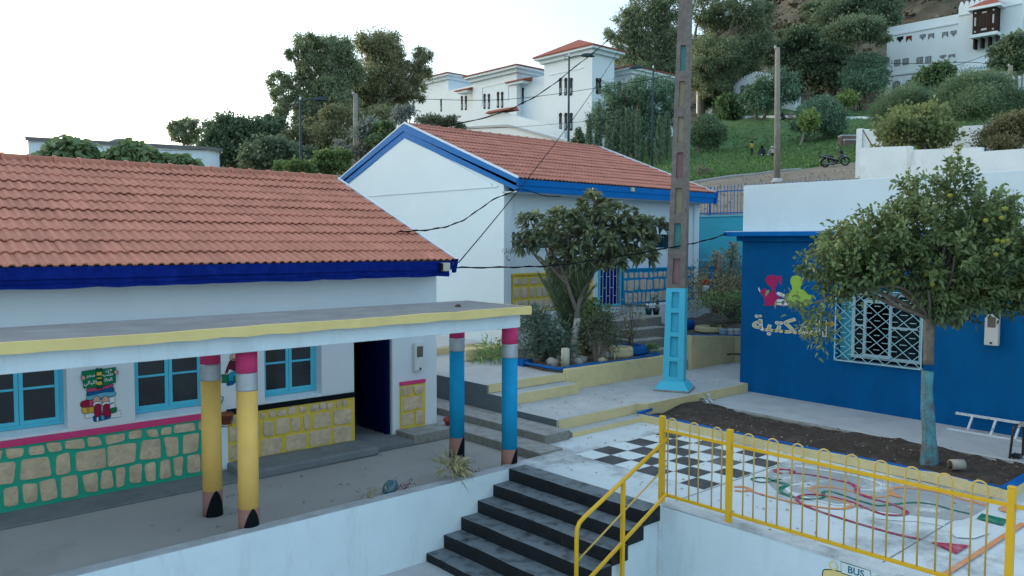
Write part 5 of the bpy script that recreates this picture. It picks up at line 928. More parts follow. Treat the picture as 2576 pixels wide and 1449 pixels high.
# ---- large white building at upper right
DQ = 116; cq = at(2232, 225, DQ); QX = float(cq[0]); qy = lambda px, py=150: float(onx(px, py, QX)[1]); qz = lambda px, py: float(onx(px, py, QX)[2])
big = thing('white_mansion', 'large white multi storey building with a wooden bay window high on the hill', 'building', (QX, float(cq[1]), 25)); yl, ym, yr_ = qy(2230), qy(2412), qy(2572)
def slab_(pl, pr, ptop, name='wall', xo=0, bot=20): MB().prism([(qy(pl), bot), (qy(pl), qz(pl, ptop)), (qy(pr), qz(pl, ptop)), (qy(pr), bot)], 0, QX+xo, QX+12).build(name, farwhite, big); return qz(pl, ptop)
zw = qz(2240, 68); MB().box(QX, QX+12, ym, yl, 18, zw).build('wall', farwhite, big); zc = qz(2415, 22); MB().box(QX-.6, QX+12, yr_, ym, 18, zc).build('centre_block', farwhite, big); MB().box(QX+.2, QX+12, yr_-14, yr_, 18, qz(2576, 40)).build('right_wing', farwhite, big)
mb = MB(); n = 12; st_ = (ym-yr_)/n
for i in range(n):
    y_ = yr_+st_*(i+.5); mb.prism([(y_-st_*.48, zc), (y_+st_*.48, zc), (y_+st_*.3, zc+.42), (y_+st_*.12, zc+.58), (y_, zc+.66), (y_-st_*.12, zc+.58), (y_-st_*.3, zc+.42)], 0, QX-.6, QX-.2)
mb.build('merlons', farwhite, big)
mb = MB()
for py in (74, 178, 252, 266): MB().box(QX-.14, QX, ym+.05, yl, qz(2320, py)-.12, qz(2320, py)+.12).build('string_course', farwhite, big)
MB().box(QX-.72, QX-.6, yr_, ym, zc-1.0, zc-.8).build('string_course', farwhite, big)
fr2 = paint('grey_lattice_window', (.16, .175, .19), var=.3, vscale=3); lat = paint('pale_lattice', (.42, .46, .48)); red_in = paint('dark_red_curtain', (.14, .03, .025))
def hole(pl, pr, pt, pb, m=fr2, kind='rect', inner=None):
    a, b, z0, z1 = qy(pr), qy(pl), qz(pl, pb), qz(pl, pt); c = (a+b)/2; pts = [(a, z0), (b, z0), (b, z1), (a, z1)]
    if kind == 'tip': pts = [(a, z1), (b, z1), (b, z0+(z1-z0)*.55), (c+(b-a)*.2, z0+(z1-z0)*.35), (c, z0), (c-(b-a)*.2, z0+(z1-z0)*.35), (a, z0+(z1-z0)*.55)]
    if kind == 'notch': pts = [(a, z1), (b, z1), (b, z0), (c+(b-a)*.22, z0+(z1-z0)*.35), (c, z0+(z1-z0)*.6), (c-(b-a)*.22, z0+(z1-z0)*.35), (a, z0)]
    if kind == 'arch': pts = [(a, z0), (b, z0), (b, z1-(b-a)/2)]+[(c+(b-a)/2*math.cos(t), z1-(b-a)/2+(b-a)/2*math.sin(t)) for t in np.linspace(0, math.pi, 10)]+[(a, z1-(b-a)/2)]
    f = MB().prism(pts, 0, QX-.05, QX+.02).build('window', m, big)
    g = MB(); P_ = pts[::-1]; cc = np.mean(pts, 0)
    for i in range(1, 4): y_ = a+(b-a)*i/4; zl = z0+(z1-z0)*(.55 if kind != 'rect' else .05); g.box(QX-.07, QX-.05, y_-.03, y_+.03, zl, z1-.15*(z1-z0))
    if inner is not False: g.build('lattice', lat, f)
for i, (pl, pr, py, k_) in enumerate(((2255, 2271, 94, 'tip'), (2278, 2292, 92, 'notch'), (2312, 2327, 88, 'tip'), (2333, 2348, 86, 'notch'), (2368, 2383, 82, 'notch'), (2389, 2404, 79, 'tip'))): hole(pl, pr, py, py+15, m=red_in if i == 1 else (dark if i == 0 else fr2), kind=k_, inner=(False if i < 2 else None))
for i, (pl, pr, py) in enumerate(((2250, 2265, 151), (2271, 2286, 148), (2306, 2322, 145), (2328, 2343, 143))): hole(pl, pr, py, py+16)
hole(2364, 2380, 140, 150, kind='tip'); hole(2386, 2402, 138, 148, kind='notch')
for pl, pr, py in ((2247, 2268, 203), (2279, 2301, 200)):
    a, b = qy(pr)-.25, qy(pl)+.25; c = (a+b)/2; z0, z1 = qz(pl, 232), qz(pl, py-3); r0_, r1_ = (b-a)/2, (b-a)/2-.25; pts = [(c+r0_*math.cos(t), z1-r0_+r0_*math.sin(t)) for t in np.linspace(0, math.pi, 12)]+[(a, z0), (a+.25, z0)]+[(c-r1_*math.cos(t), z1-r0_+r1_*math.sin(t)) for t in np.linspace(0, math.pi, 12)]+[(b-.25, z0), (b, z0)]
    MB().prism(pts, 0, QX-.12, QX).build('arch_moulding', farwhite, big); hole(pl, pr, py, 230, kind='arch')
bw = paint('dark_bay_timber', (.045, .028, .024), rough=.7); a, b, z0, z1 = qy(2517), qy(2459), qz(2460, 96), qz(2460, 36); XQ = QX-2.0
by_ = MB().box(XQ, QX-.6, a, b, z0, z1).build('bay_window', bw, big); hp_ = MB().box(XQ-.4, QX-.6, a-.5, b+.5, z1, z1+.3).build('bay_cornice', farwhite, by_); MB().box(XQ-.2, QX-.6, a-.2, b+.2, z0-.35, z0).build('bay_sill', farwhite, by_)
mb = MB(); c = (a+b)/2; mb.add([(XQ-.4, a-.5, z1+.3), (QX-.6, a-.5, z1+.3), (QX-.6, b+.5, z1+.3), (XQ-.4, b+.5, z1+.3), (QX-.6, c-.6, z1+1.3), (QX-.6, c+.6, z1+1.3)], [(0, 4, 5, 3), (0, 1, 4), (3, 5, 2), (0, 3, 2, 1), (1, 2, 5, 4)]); mb.build('bay_roof', roofred, by_)
mb = MB(); g = lambda u0, u1, v0, v1: mb.box(XQ-.04, XQ, a+(b-a)*u0, a+(b-a)*u1, z0+(z1-z0)*v0, z0+(z1-z0)*v1)
for u0, u1, v0, v1 in ((.4, .6, .82, .88), (.38, .62, .12, .2), (.08, .15, .35, .7), (.85, .92, .35, .7), (.08, .15, .85, .92), (.85, .92, .85, .92), (.08, .15, .08, .15), (.85, .92, .08, .15)):
    mb = MB(); g(u0, u1, v0, v1); mb.build('bay_pane', lat, by_)
mb = MB()
for i in range(8): y_ = a+(b-a)*(.28+.06*i); mb.box(XQ-.06, XQ, y_-.03, y_+.03, z0+(z1-z0)*.28, z0+(z1-z0)*.75)
mb.build('bay_lattice', paint('bay_lattice_timber', (.09, .06, .05)), by_)
for i in range(4): y_ = a+(b-a)*(.02+.32*i); MB().box(QX-1.5, QX-.6, y_-.09, y_+.09, z0-1.5, z0-.35).build('bracket', bw, by_)
mb = MB(); mb.box(QX-1.2, QX-.6, qy(2540), qy(2440), qz(2480, 181), qz(2480, 168)); mb.build('porch_canopy', farwhite, big); MB().box(QX-.65, QX-.6, qy(2535), qy(2448), qz(2480, 215), qz(2480, 182)).build('porch_shade_panel', paint('porch_shadow_grey', (.40, .40, .36)), big); a, b = qy(2576), qy(2550)  # flat panel below the canopy, porch shade put into its grey
hole(2553, 2574, 178, 225, m=paint('red_brown_panel', (.22, .06, .035)), kind='arch', inner=False)
mb = MB(); rng_ = random.Random(2)
for i in range(9): y_ = qy(2440+i*8); mb.box(QX-1.24, QX-1.2, y_-.3, y_+.1, qz(2480, 173)-rng_.uniform(0, .2), qz(2480, 171))
mb.build('faded_lettering', paint('faded_blue_lettering', (.35, .5, .62)), big)
# ---- white scalloped gateway among the trees
gq = at(1893, 245, 108); GXQ = float(gq[0]); gy = lambda px: float(onx(px, 220, GXQ)[1]); gz_ = lambda py: float(onx(1893, py, GXQ)[2]); gt = thing('gateway', 'white scalloped gateway between the trees at the top of the lawn', 'gateway', (GXQ, float(gq[1]), gz_(250)))
mb = MB(); y0_, y1_, c = gy(1945), gy(1845), gy(1895); pts = [(y0_, gz_(260)), (y0_, gz_(207)), (gy(1925), gz_(196)), (c, gz_(188)), (gy(1865), gz_(196)), (y1_, gz_(207)), (y1_, gz_(260))]; mb.prism(pts, 0, GXQ, GXQ+1.2); mb.build('wall', farwhite, gt); mb = MB()
for i in range(14): px = 1848+i*7; y_ = gy(px); z_0 = float(np.interp(px, [1845, 1865, 1895, 1925, 1945], [gz_(207), gz_(196), gz_(188), gz_(196), gz_(207)]))-.05; mb.prism([(y_-.16, z_0), (y_+.16, z_0), (y_+.1, z_0+.35), (y_, z_0+.5), (y_-.1, z_0+.35)], 0, GXQ+.3, GXQ+.6)
mb.build('merlons', farwhite, gt); [MB().prism(arch(gy(px), gz_(240), .65, 1.5), 0, GXQ-.04, GXQ).build('window', fr2, gt) for px in (1868, 1880)]
for px, py, d_, w_, h, lab in ((1772, 285, 100, 36, 4.2, 'small white wall showing behind the cypress right of the pole'), (1990, 276, 104, 48, 1.6, 'white parapet wall left of the big pine trunk'), (1930, 297, 92, 160, .45, 'low white kerb wall running behind the seated people'), (2165, 300, 92, 75, .5, 'low white kerb wall right of the round lawn tree'), (2520, 301, 62, 60, .6, 'low white wall between the bushes at the right edge')):
    if d_ > 80:
        n_ = max(4, w_//8); P_ = [hit(px-w_/2+w_*i/n_, py) for i in range(n_+1)]; mb = MB(); t_ = h if h > 1 else .28
        for a_, b_ in zip(P_[:-1], P_[1:]):
            o_ = np.cross(b_-a_, [0, 0, 1]); o_ = -o_/np.linalg.norm(o_)*.3; mb.hexa([a_-[0, 0, .8], b_-[0, 0, .8], b_+o_-[0, 0, .8], a_+o_-[0, 0, .8], a_+[0, 0, t_], b_+[0, 0, t_], b_+o_+[0, 0, t_], a_+o_+[0, 0, t_]])
        setp(mb.build('low_wall', farwhite, loc=P_[0]), lab, 'wall'); continue
    q = hit(px, py) if d_ > 80 else at(px, py, d_); d_ = math.hypot(q[0], q[1]); r_ = _r[:2]/np.linalg.norm(_r[:2]); hw = mm(w_, d_)/2; o_ = np.array([-r_[1], r_[0]])*.15; zb_ = q[2]-.8; c4 = [np.array([*(q[:2]-r_*hw-o_), 0]), np.array([*(q[:2]+r_*hw-o_), 0]), np.array([*(q[:2]+r_*hw+o_), 0]), np.array([*(q[:2]-r_*hw+o_), 0])]
    setp(MB().hexa([p_+[0, 0, zb_] for p_ in c4]+[p_+[0, 0, q[2]+h] for p_ in c4]).build('low_wall', farwhite, loc=q), lab, 'wall')
q = hit(2142, 366); st2 = thing('stone_steps', 'low stone retaining steps with pale caps on the lawn by the white garden wall', 'retaining wall', q); r3 = np.array([*(_r[:2]/np.linalg.norm(_r[:2])), 0]); f3 = np.array([-r3[1], r3[0], 0])
for k, (a, b, z0, z1) in enumerate(((-.65, 1.2, .45, .8), (-.55, 1.2, .05, .4), (.3, 1.2, -.45, -.0))):
    mb = MB(); c4 = [q+r3*a-f3*.5*(2-k)*0+f3*(.4-.4*k), q+r3*b+f3*(.4-.4*k), q+r3*b+f3*(1.2-.4*k), q+r3*a+f3*(1.2-.4*k)]; mb.hexa([p_+[0, 0, z0-1.0] for p_ in c4]+[p_+[0, 0, z1] for p_ in c4]); mb.build('wall', paint('brown_rubble', (.17, .13, .11), var=.4, vscale=4, bump=1), st2); mb = MB(); mb.hexa([p_-f3*.04+[0, 0, z1] for p_ in c4]+[p_-f3*.04+[0, 0, z1+.1] for p_ in c4]); mb.build('cap', conc_l, st2)
# ================================================================ NEAR TREES AND PLANTS
lq = leafmat('loquat_leaf', (.026, .046, .032), (.155, .165, .08), rough=.45, trans=.2); ct = leafmat('citrus_leaf', (.032, .054, .024), (.125, .155, .062), rough=.4, trans=.25)
oln = leafmat('oleander_leaf', (.028, .050, .040), (.075, .11, .08), trans=.2); shr = leafmat('shrub_leaf', (.045, .06, .04), (.12, .125, .085), trans=.2); palmm = leafmat('palm_leaf', (.04, .065, .04), (.10, .125, .07), trans=.2); brt = leafmat('bright_leaf', (.05, .10, .035), (.13, .20, .07), trans=.3); dryl = leafmat('dry_leaf', (.12, .10, .06), (.20, .19, .10), trans=.2)
# --- orange tree in the soil bed
base = np.array([14.11, 5.24, .04]); ot = thing('orange_tree', 'orange tree with green fruit and a turquoise painted trunk in the soil bed', 'tree', base); rng = np.random.default_rng(21)
tr = smooth([(14.11, 5.24, -.1), (14.1, 5.26, .5), (14.08, 5.31, 1.2), (14.1, 5.31, 1.8), (14.1, 5.32, 2.3), (14.1, 5.33, 2.5)], 5, False)
def trunkmesh(z0, z1): q = [p for p in tr if z0 <= p[2] <= z1]; return q, [float(np.interp(p[2], [-.1, .1, .5, 1.6, 2.5], [.165, .135, .11, .088, .085]))*(1+.06*math.sin(p[2]*9)) for p in q]
q, r_ = trunkmesh(-1, 1.66); MB().tube(q, r_, 12).build('painted_trunk', paint('flaking_turquoise_trunk', (.10, .27, .32), rough=.9, var=.35, vscale=7, bump=1., bscale=22, dark=(.15, .135, .12), dscale=6, dlo=.45, dhi=.6, stretch=(1, 1, .35)), ot); q, r_ = trunkmesh(1.6, 9); o_ = MB().tube(q, [a*.97 for a in r_], 12); o_.build('trunk', bark, ot)
V = np.array([_r[0], _r[1], 0]); V /= np.linalg.norm(V); Fw = np.array([-V[1], V[0], 0]); Fw = np.array([_f[0], _f[1], 0])/np.linalg.norm(_f[:2])
cl = []      # clumps: offset right, offset away, height, radius
def OT(a, b, z): return np.array([14.1, 5.3, 0])+V*a+Fw*b+[0, 0, z]
oblobs = [(-1.7, 0, 3.38, .42, .38), (-1.4, .1, 3.62, .5, .40), (-1.0, 0, 3.7, .6, .48), (-1.2, -.1, 3.2, .5, .36), (-.5, -.1, 3.9, .6, .5), (-.6, .1, 3.35, .6, .42), (0, .3, 4.05, .6, .48), (-.38, 0, 4.45, .26, .32), (.5, 0, 4.2, .55, .45), (.35, 0, 4.75, .26, .36), (1.0, .1, 4.1, .55, .45), (1.5, 0, 3.85, .55, .45), (1.95, 0, 3.55, .5, .45), (.2, -.3, 3.5, .65, .45), (.9, -.3, 3.5, .65, .45), (1.5, -.1, 3.25, .6, .45), (.55, 0, 2.95, .55, .33), (.4, -.1, 2.68, .36, .22), (.12, -.15, 2.72, .26, .2), (1.35, -.1, 2.85, .35, .26), (1.1, -.1, 2.85, .45, .28), (0, -.1, 2.98, .4, .28), (1.9, 0, 3.1, .4, .32), (-1.6, -.1, 3.05, .3, .25), (.3, .6, 3.7, .8, .6), (-.7, .5, 3.6, .6, .5), (1.1, .6, 3.7, .7, .5)]
P_, A_, T_ = [], [], []; tw = MB()
for bi, (a, b, z, rh, rv) in enumerate(oblobs):
    c = OT(a, b, z); fork = OT(.02, 0, 2.45); m_ = fork+(c-fork)*.5+rng.normal(size=3)*.08+[0, 0, .05]; pa = smooth([fork, m_, c], 4, False); tw.tube(pa, list(np.linspace(.045, .014, len(pa))), 6, cap=False)
    for _ in range(int(50*(rh/.55)**1.5)+8):
        u = unit(rng, 1)[0]; q = c+u*[rh, rh, rv]*rng.uniform(.45, 1)**.5; k = rng.integers(17, 26); out_ = (q-OT(0, 0, 3.2)); out_ /= np.linalg.norm(out_); ax = u*.6+out_*.5+np.array([0, 0, .35]); ax /= np.linalg.norm(ax)
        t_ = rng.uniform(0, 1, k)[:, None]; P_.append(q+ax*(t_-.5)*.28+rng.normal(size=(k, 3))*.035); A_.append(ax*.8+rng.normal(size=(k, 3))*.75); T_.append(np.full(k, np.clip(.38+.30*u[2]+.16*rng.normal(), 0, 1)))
for (a, b, z, h, n_) in ((.36, 0, 4.85, .48, 60), (.25, .1, 4.8, .3, 40), (-.05, .1, 4.35, .45, 40), (-.62, 0, 4.0, .35, 30), (-.9, .0, 3.9, .3, 30), (.7, .1, 4.3, .4, 40), (.05, 0, 4.55, .28, 30), (1.25, 0, 4.05, .3, 30), (-.35, .1, 4.2, .3, 30)):
    s_ = OT(a, b, z); e_ = s_+np.array([rng.normal()*.06, rng.normal()*.06, h]); tw.tube([s_-[0, 0, .2], e_], [.009, .003], 4, cap=False); t_ = rng.uniform(0, 1, n_)[:, None]; P_.append(s_+(e_-s_)*t_); aa = rng.normal(size=(n_, 3)); aa[:, 2] = np.abs(aa[:, 2])*.7+.2; A_.append(aa); T_.append(np.full(n_, .7))
# the long low branch in front of the window
pa = smooth([OT(.0, 0, 2.42), OT(-.25, -.1, 2.72), OT(-.6, -.2, 2.98), OT(-1.1, -.25, 2.98), OT(-1.6, -.25, 2.86), OT(-2.08, -.25, 2.72)], 5, False); tw.tube(pa, list(np.linspace(.035, .011, len(pa))), 7, cap=False)
for a, z, n_ in ((-2.0, 2.62, 60), (-2.12, 2.45, 50), (-2.28, 2.72, 45), (-2.0, 2.28, 45), (-1.82, 2.5, 50), (-1.68, 2.85, 45), (-1.95, 2.1, 30), (-2.42, 2.8, 25), (-1.8, 2.25, 35), (-1.3, 2.98, 40)): c = OT(a, -.25, z); P_.append(c+rng.normal(size=(n_, 3))*[.11, .11, .10]); aa = rng.normal(size=(n_, 3)); aa[:, 2] -= .4; A_.append(aa); T_.append(np.full(n_, .45))
for a, b, z in ((-.2, -.3, 2.95), (.35, -.2, 2.9), (.6, 0, 2.75), (-.3, .2, 3.1)): tw.tube(smooth([OT(0, 0, 2.35), OT(a*.45, b*.5, 2.6), OT(a, b, z)], 4, False), [.035]*4+[.028]*4+[.02], 6, cap=False)
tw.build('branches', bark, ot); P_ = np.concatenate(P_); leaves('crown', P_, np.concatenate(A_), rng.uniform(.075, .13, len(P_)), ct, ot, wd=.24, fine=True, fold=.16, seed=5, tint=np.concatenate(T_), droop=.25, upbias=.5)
frm = paint('green_orange_skin', (.24, .24, .045), rough=.5, var=.2, vscale=6)
for i, (px, py) in enumerate(((2245, 712), (2256, 705), (2232, 690), (2170, 655), (2187, 660), (2165, 672), (2330, 690), (2350, 700), (2345, 715), (2365, 690), (2520, 548), (2530, 525), (2508, 605), (2522, 608), (2535, 606), (2480, 555), (2505, 640), (2160, 600), (2190, 605), (2390, 492), (2030, 655), (2065, 660), (2100, 615), (2290, 640), (2430, 590), (2250, 685))):
    d_ = np.hypot(14.1, 5.3)-rng.uniform(.35, .8); c = at(px, py, d_); MB().lathe([(0, -.036), (.02, -.031), (.034, -.015), (.038, 0), (.034, .016), (.02, .031), (0, .036)], c, 12).build('fruit', frm, ot)
# --- loquat in the garden bed
base = np.array([14.42, 13.75, .77]); lt = thing('loquat_tree', 'loquat tree with long dark leaves and a whitewashed trunk in the garden bed', 'tree', base); rng = np.random.default_rng(31)
L0 = lambda a, b, z: np.array([14.42, 13.75, 0])+V*a+Fw*b+[0, 0, z]
tk = smooth([L0(0, 0, .7), L0(-.02, 0, 1.2), L0(.06, 0, 1.75), L0(.04, 0, 2.05)], 5, False); MB().tube([p for p in tk if p[2] < 1.85], .085, 10).build('whitewashed_trunk', paint('whitewash_trunk', (.48, .47, .44), rough=.9, var=.2, bump=.8, bscale=25, dark=(.25, .23, .2), dscale=5, dlo=.5, dhi=.62), lt)
bb = MB(); bb.tube(smooth([L0(.06, 0, 1.8), L0(.08, 0, 2.1), L0(.22, 0, 2.5), L0(.5, .1, 3.1), L0(.7, .1, 3.7)], 5, False), list(np.linspace(.085, .03, 21)), 8); bb.tube(smooth([L0(.05, 0, 2.0), L0(-.1, -.1, 2.4), L0(-.3, -.1, 3.0), L0(-.6, 0, 3.5)], 5, False), list(np.linspace(.06, .025, 16)), 7); bb.tube(smooth([L0(-.15, -.1, 2.6), L0(-.6, -.1, 3.1), L0(-1.05, -.1, 3.45), L0(-1.4, 0, 3.95)], 5, False), list(np.linspace(.04, .015, 16)), 6)
P_, A_, T_ = [], [], []
lbl = [(.5, 0, 4.6, .42, .32), (.0, .1, 4.35, .5, .38), (-.4, 0, 4.25, .4, .32), (1.0, 0, 4.3, .5, .36), (1.45, .1, 4.1, .45, .3), (2.0, 0, 4.1, .36, .2), (0, -.1, 3.85, .6, .42), (.8, -.1, 3.8, .6, .42), (1.6, 0, 3.75, .4, .26), (.4, .3, 4.1, .6, .4), (-1.1, 0, 4.2, .24, .28), (-.75, -.05, 3.65, .36, .24), (.15, 0, 3.4, .5, .28), (1.05, 0, 3.35, .42, .22), (1.75, 0, 3.4, .24, .14), (-.25, 0, 3.3, .36, .22), (.55, 0, 3.15, .4, .18), (-1.25, 0, 3.75, .2, .2)]
for (a, b, z, rh, rv) in lbl:
    c = L0(a, b, z); bb.tube(smooth([L0(.3 if a > 0 else -.3, 0, 2.9), (L0(.3 if a > 0 else -.3, 0, 2.9)+c)/2+rng.normal(size=3)*.08, c], 4, False), [.03]*4+[.02]*4+[.012], 5, cap=False)
    for _ in range(int(26*(rh/.6)**1.4)+5):
        u = unit(rng, 1)[0]; q = c+u*[rh, rh, rv]*rng.uniform(.4, 1)**.5; k = 13; ax = u*.7+np.array([0, 0, .6]); ax /= np.linalg.norm(ax); th = rng.uniform(0, 6.28, k); e1 = np.cross(ax, [.3, .8, .1]); e1 /= np.linalg.norm(e1); e2 = np.cross(ax, e1); op_ = rng.uniform(.35, 1.5, k)[:, None]
        bb.tube([c+(q-c)*.3, q], [.010, .005], 4, cap=False); P_.append(np.repeat(q[None], k, 0)+rng.normal(size=(k, 3))*.015); A_.append(ax*np.cos(op_)+(e1*np.cos(th)[:, None]+e2*np.sin(th)[:, None])*np.sin(op_)); T_.append(np.clip(.75-.5*op_[:, 0]+rng.normal()*.12, 0, 1))
bb.build('branches', bark, lt); P_ = np.concatenate(P_); leaves('crown', P_, np.concatenate(A_), rng.uniform(.16, .29, len(P_)), lq, lt, wd=.17, fine=True, fold=.1, seed=6, tint=np.concatenate(T_), droop=.3, upbias=.4)
# --- palm behind the loquat trunk
def palm(x, y, z, n, L, label, seed, up=(.35, 1.0)):
    rng = np.random.default_rng(seed); t = thing('palm', label, 'palm', (x, y, z)); MB().lathe([(.13, -.1), (.15, .25), (.12, .5), (.05, .62)], (x, y, z), 12).build('stem', bark, t)
    for i in range(n):
        a = rng.uniform(0, 6.28); lf = rng.uniform(*up); l_ = L*rng.uniform(.7, 1.1); pts = []; p = np.array([x, y, z+.45]); dv = np.array([math.cos(a)*math.cos(lf), math.sin(a)*math.cos(lf), math.sin(lf)])
        for k in range(9): pts.append(p.copy()); p = p+dv*l_/8; dv = dv+np.array([0, 0, -.055-.02*k*.4]); dv /= np.linalg.norm(dv)
        mb = MB().tube(pts, list(np.linspace(.016, .004, 9)), 4, cap=False); f = mb.build('frond', palmm, t); Pp = []; Aa = []
        for k in range(46):
            s_ = 1.2+6.8*k/46; j = min(7, int(s_)); q = pts[j]+(pts[j+1]-pts[j])*(s_-j); tg = pts[j+1]-pts[j]; tg /= np.linalg.norm(tg); sd = np.cross(tg, [0, 0, 1]); sd /= np.linalg.norm(sd)+1e-6
            for sg in (1, -1): Pp.append(q); Aa.append(tg*.9+sd*sg*.8+np.array([0, 0, .35])+rng.normal(size=3)*.08)
        leaves('leaflets', np.array(Pp), np.array(Aa), .30*L/1.6, palmm, f, wd=.045, fold=.03, seed=i, droop=.1)
palm(14.62, 14.15, .78, 24, 1.95, 'young date palm with arching fronds behind the loquat trunk', 3, (1.12, 1.5))
# --- bushes of the bed
bush('oleander', 'bushy dark oleander at the left end of the garden bed', 'shrub', (13.75, 14.1, .75), [((13.75, 14.1, 1.35), (.62, .62, .5)), ((13.45, 14.4, 1.75), (.45, .45, .35)), ((14.0, 13.9, 1.1), (.45, .45, .35)), ((13.5, 14.1, 1.05), (.4, .4, .3))], oln, 2600, .17, 41, wd=.11, fine=True, clump=.3, clumps=20, stems=True, upbias=.2)
bush('grey_shrub', 'small leaved grey green shrub right of the loquat trunk', 'shrub', (14.85, 13.35, .75), [((14.85, 13.35, 1.35), (.42, .42, .4)), ((14.95, 13.3, 1.7), (.3, .3, .25))], shr, 2600, .07, 42, wd=.3, clump=.3, stems=True, bm=palebark, stem_r=.03)
bush('aucuma_shrub'.replace('aucuma', 'glossy'), 'broad leaved green shrub leaning over the concrete steps', 'shrub', (15.6, 14.35, .8), [((15.55, 14.3, 1.6), (.5, .45, .3)), ((15.9, 14.5, 1.85), (.35, .35, .22)), ((15.3, 14.2, 1.3), (.4, .4, .3))], leafmat('laurel_leaf', (.04, .075, .035), (.12, .16, .07)), 1100, .16, 43, wd=.22, fine=True, stems=True)
bush('spider_plant', 'striped spider plant in a clay pot on the cream bench wall', 'potted plant', (16.2, 14.7, 1.16), [((16.2, 14.7, 1.36), (.22, .22, .14))], dryl, 260, .36, 44, wd=.05, fine=True, droop=.7, clump=.2, upbias=0); MB().lathe([(.07, 0), (.1, .18), (.12, .19), (.12, .22), (.0, .2)], (16.2, 14.72, 1.16), 14).build('pot', MATS['terracotta'], bpy.data.objects['spider_plant'])
bush('garden_rose', 'thin bare rose growing out of the blue tyre', 'shrub', (16.42, 13.62, .9), [((16.5, 13.7, 1.75), (.32, .32, .45)), ((16.35, 13.6, 1.25), (.2, .2, .2))], dryl, 130, .09, 45, wd=.3, stems=True, clump=.4, clumps=14, stem_r=.008)
bush('foot_weeds', 'loose grassy weeds behind the oleander at the gable foot', 'weeds', (13.0, 15.2, .7), [((13.1, 15.3, .85), (.5, .4, .25))], brt, 260, .3, 46, wd=.06, droop=.5)
for i, (x, y, h, lab) in enumerate(((13.9, 15.7, .45, 'yellowish weed clump on the cream planter block'), (16.95, 13.35, .2, 'small leafy plant at the right end of the garden bed'), (15.5, 13.7, .25, 'small round leaved plant behind the cream tyre'))): bush('small_plant', lab, 'plant', (x, y, .78), [((x, y, .8+h*.5), (h*.6, h*.6, h*.5))], (dryl, brt, shr)[i], 160, .09, 50+i, wd=.3)
# plants of the sloping garden right of the pole
for i, (u, v, zz_, h, w_, lm_, n, sz, lab) in enumerate(((2060, 790, 1.05, .62, .45, leafmat('geranium_leaf', (.03, .09, .03), (.09, .17, .06)), 900, .075, 'leafy green geranium beside the blue library corner'), (1900, 840, 1.05, .25, .22, shr, 140, .09, 'small dark plant inside the lower cream tyre'), (1960, 655, 1.25, .2, .2, dryl, 80, .09, 'sparse dry plant inside the upper cream tyre'), (1660, 740, 1.0, .42, .25, brt, 260, .09, 'green plant in a blue pot behind the turquoise pole'))):
    q = onz((1900+u/2.415)/1.4907, (880+(v+40)/2.415)/1.4907, zz_); bush('garden_plant', lab, 'plant', q, [((q[0], q[1], q[2]+h*.5), (w_, w_, h*.5))], lm_, n, sz, 60+i, wd=.35, stems=True, stem_r=.006)
for i, (u, v, d_, h, w_, n, lm_, lab) in enumerate(((1900, 560, 24.5, 1.0, .9, 1100, dryl, 'tangled dry bush on the bank below the turquoise wall'), (2030, 560, 25, 1.3, 1.0, 1300, shr, 'grey tangled bush against the library corner on the bank'), (1800, 500, 27, 1.0, .9, 800, dryl, 'brown brush at the top of the bank by the wooden stake'), (1960, 400, 27.5, 1.3, .9, 800, shr, 'scrubby bush growing against the turquoise wall'), (1880, 620, 23, .4, .5, 400, brt, 'low green weeds above the white plinth end'))):
    q = at((1900+u/2.415)/1.4907, (880+v/2.415)/1.4907, d_); q[2] -= h*.5; bush('bank_bush', lab, 'bush', q, [((q[0], q[1], q[2]+h*.5), (w_, w_, h*.6)), ((q[0]+.4, q[1]-.3, q[2]+h*.75), (w_*.5, w_*.5, h*.4))], lm_, n, .09, 70+i, wd=.28, stems=True, stem_r=.008, clumps=26)
for i, (px, py0, py1, d_, lab) in enumerate(((1838, 690, 610, 26.5, 'tall thin seedling tree in front of the turquoise wall, the taller of two'), (1800, 700, 640, 27, 'thin seedling in front of the turquoise wall, the shorter of two'))):
    b_ = at(px, py0, d_); t_ = at(px+3, py1, d_); bush('seedling_tree', lab, 'sapling', b_, [((b_+(t_-b_)*.8), (.12, .12, .3)), ((b_+(t_-b_)*.5), (.2, .2, .3))], dryl, 110, .13, 80+i, wd=.35, stems=True, stem_r=.01, clumps=10)
ws = at(1808, 665, 26); setp(MB().tube([ws-[0, 0, .6], ws+[.02, 0, .35], ws+[.0, .03, .42]], [.07, .065, .04], 7).build('wooden_stake', wood, loc=ws), 'weathered wooden stake on the bank in front of the turquoise wall', 'stake'); ws = at(1790, 690, 25); setp(MB().box(ws[0]-.05, ws[0]+.05, ws[1]-.05, ws[1]+.05, ws[2]-.6, ws[2]+.25).build('blue_post', fp, loc=ws), 'short blue post beside the end of the white plinth', 'post')
q = at(1775, 722, 24.5); fpz = thing('flower_pot', 'small white pot with red flowers at the end of the white plinth', 'flower pot', q); MB().lathe([(.08, -.15), (.11, .05), (0, .04)], q, 12).build('pot', white, fpz); leaves('flowers', q+rng.normal(size=(40, 3))*[.08, .08, .04]+[0, 0, .14], rng.normal(size=(40, 3)), .07, paint('red_petal', (.42, .02, .02)), fpz, wd=.45)
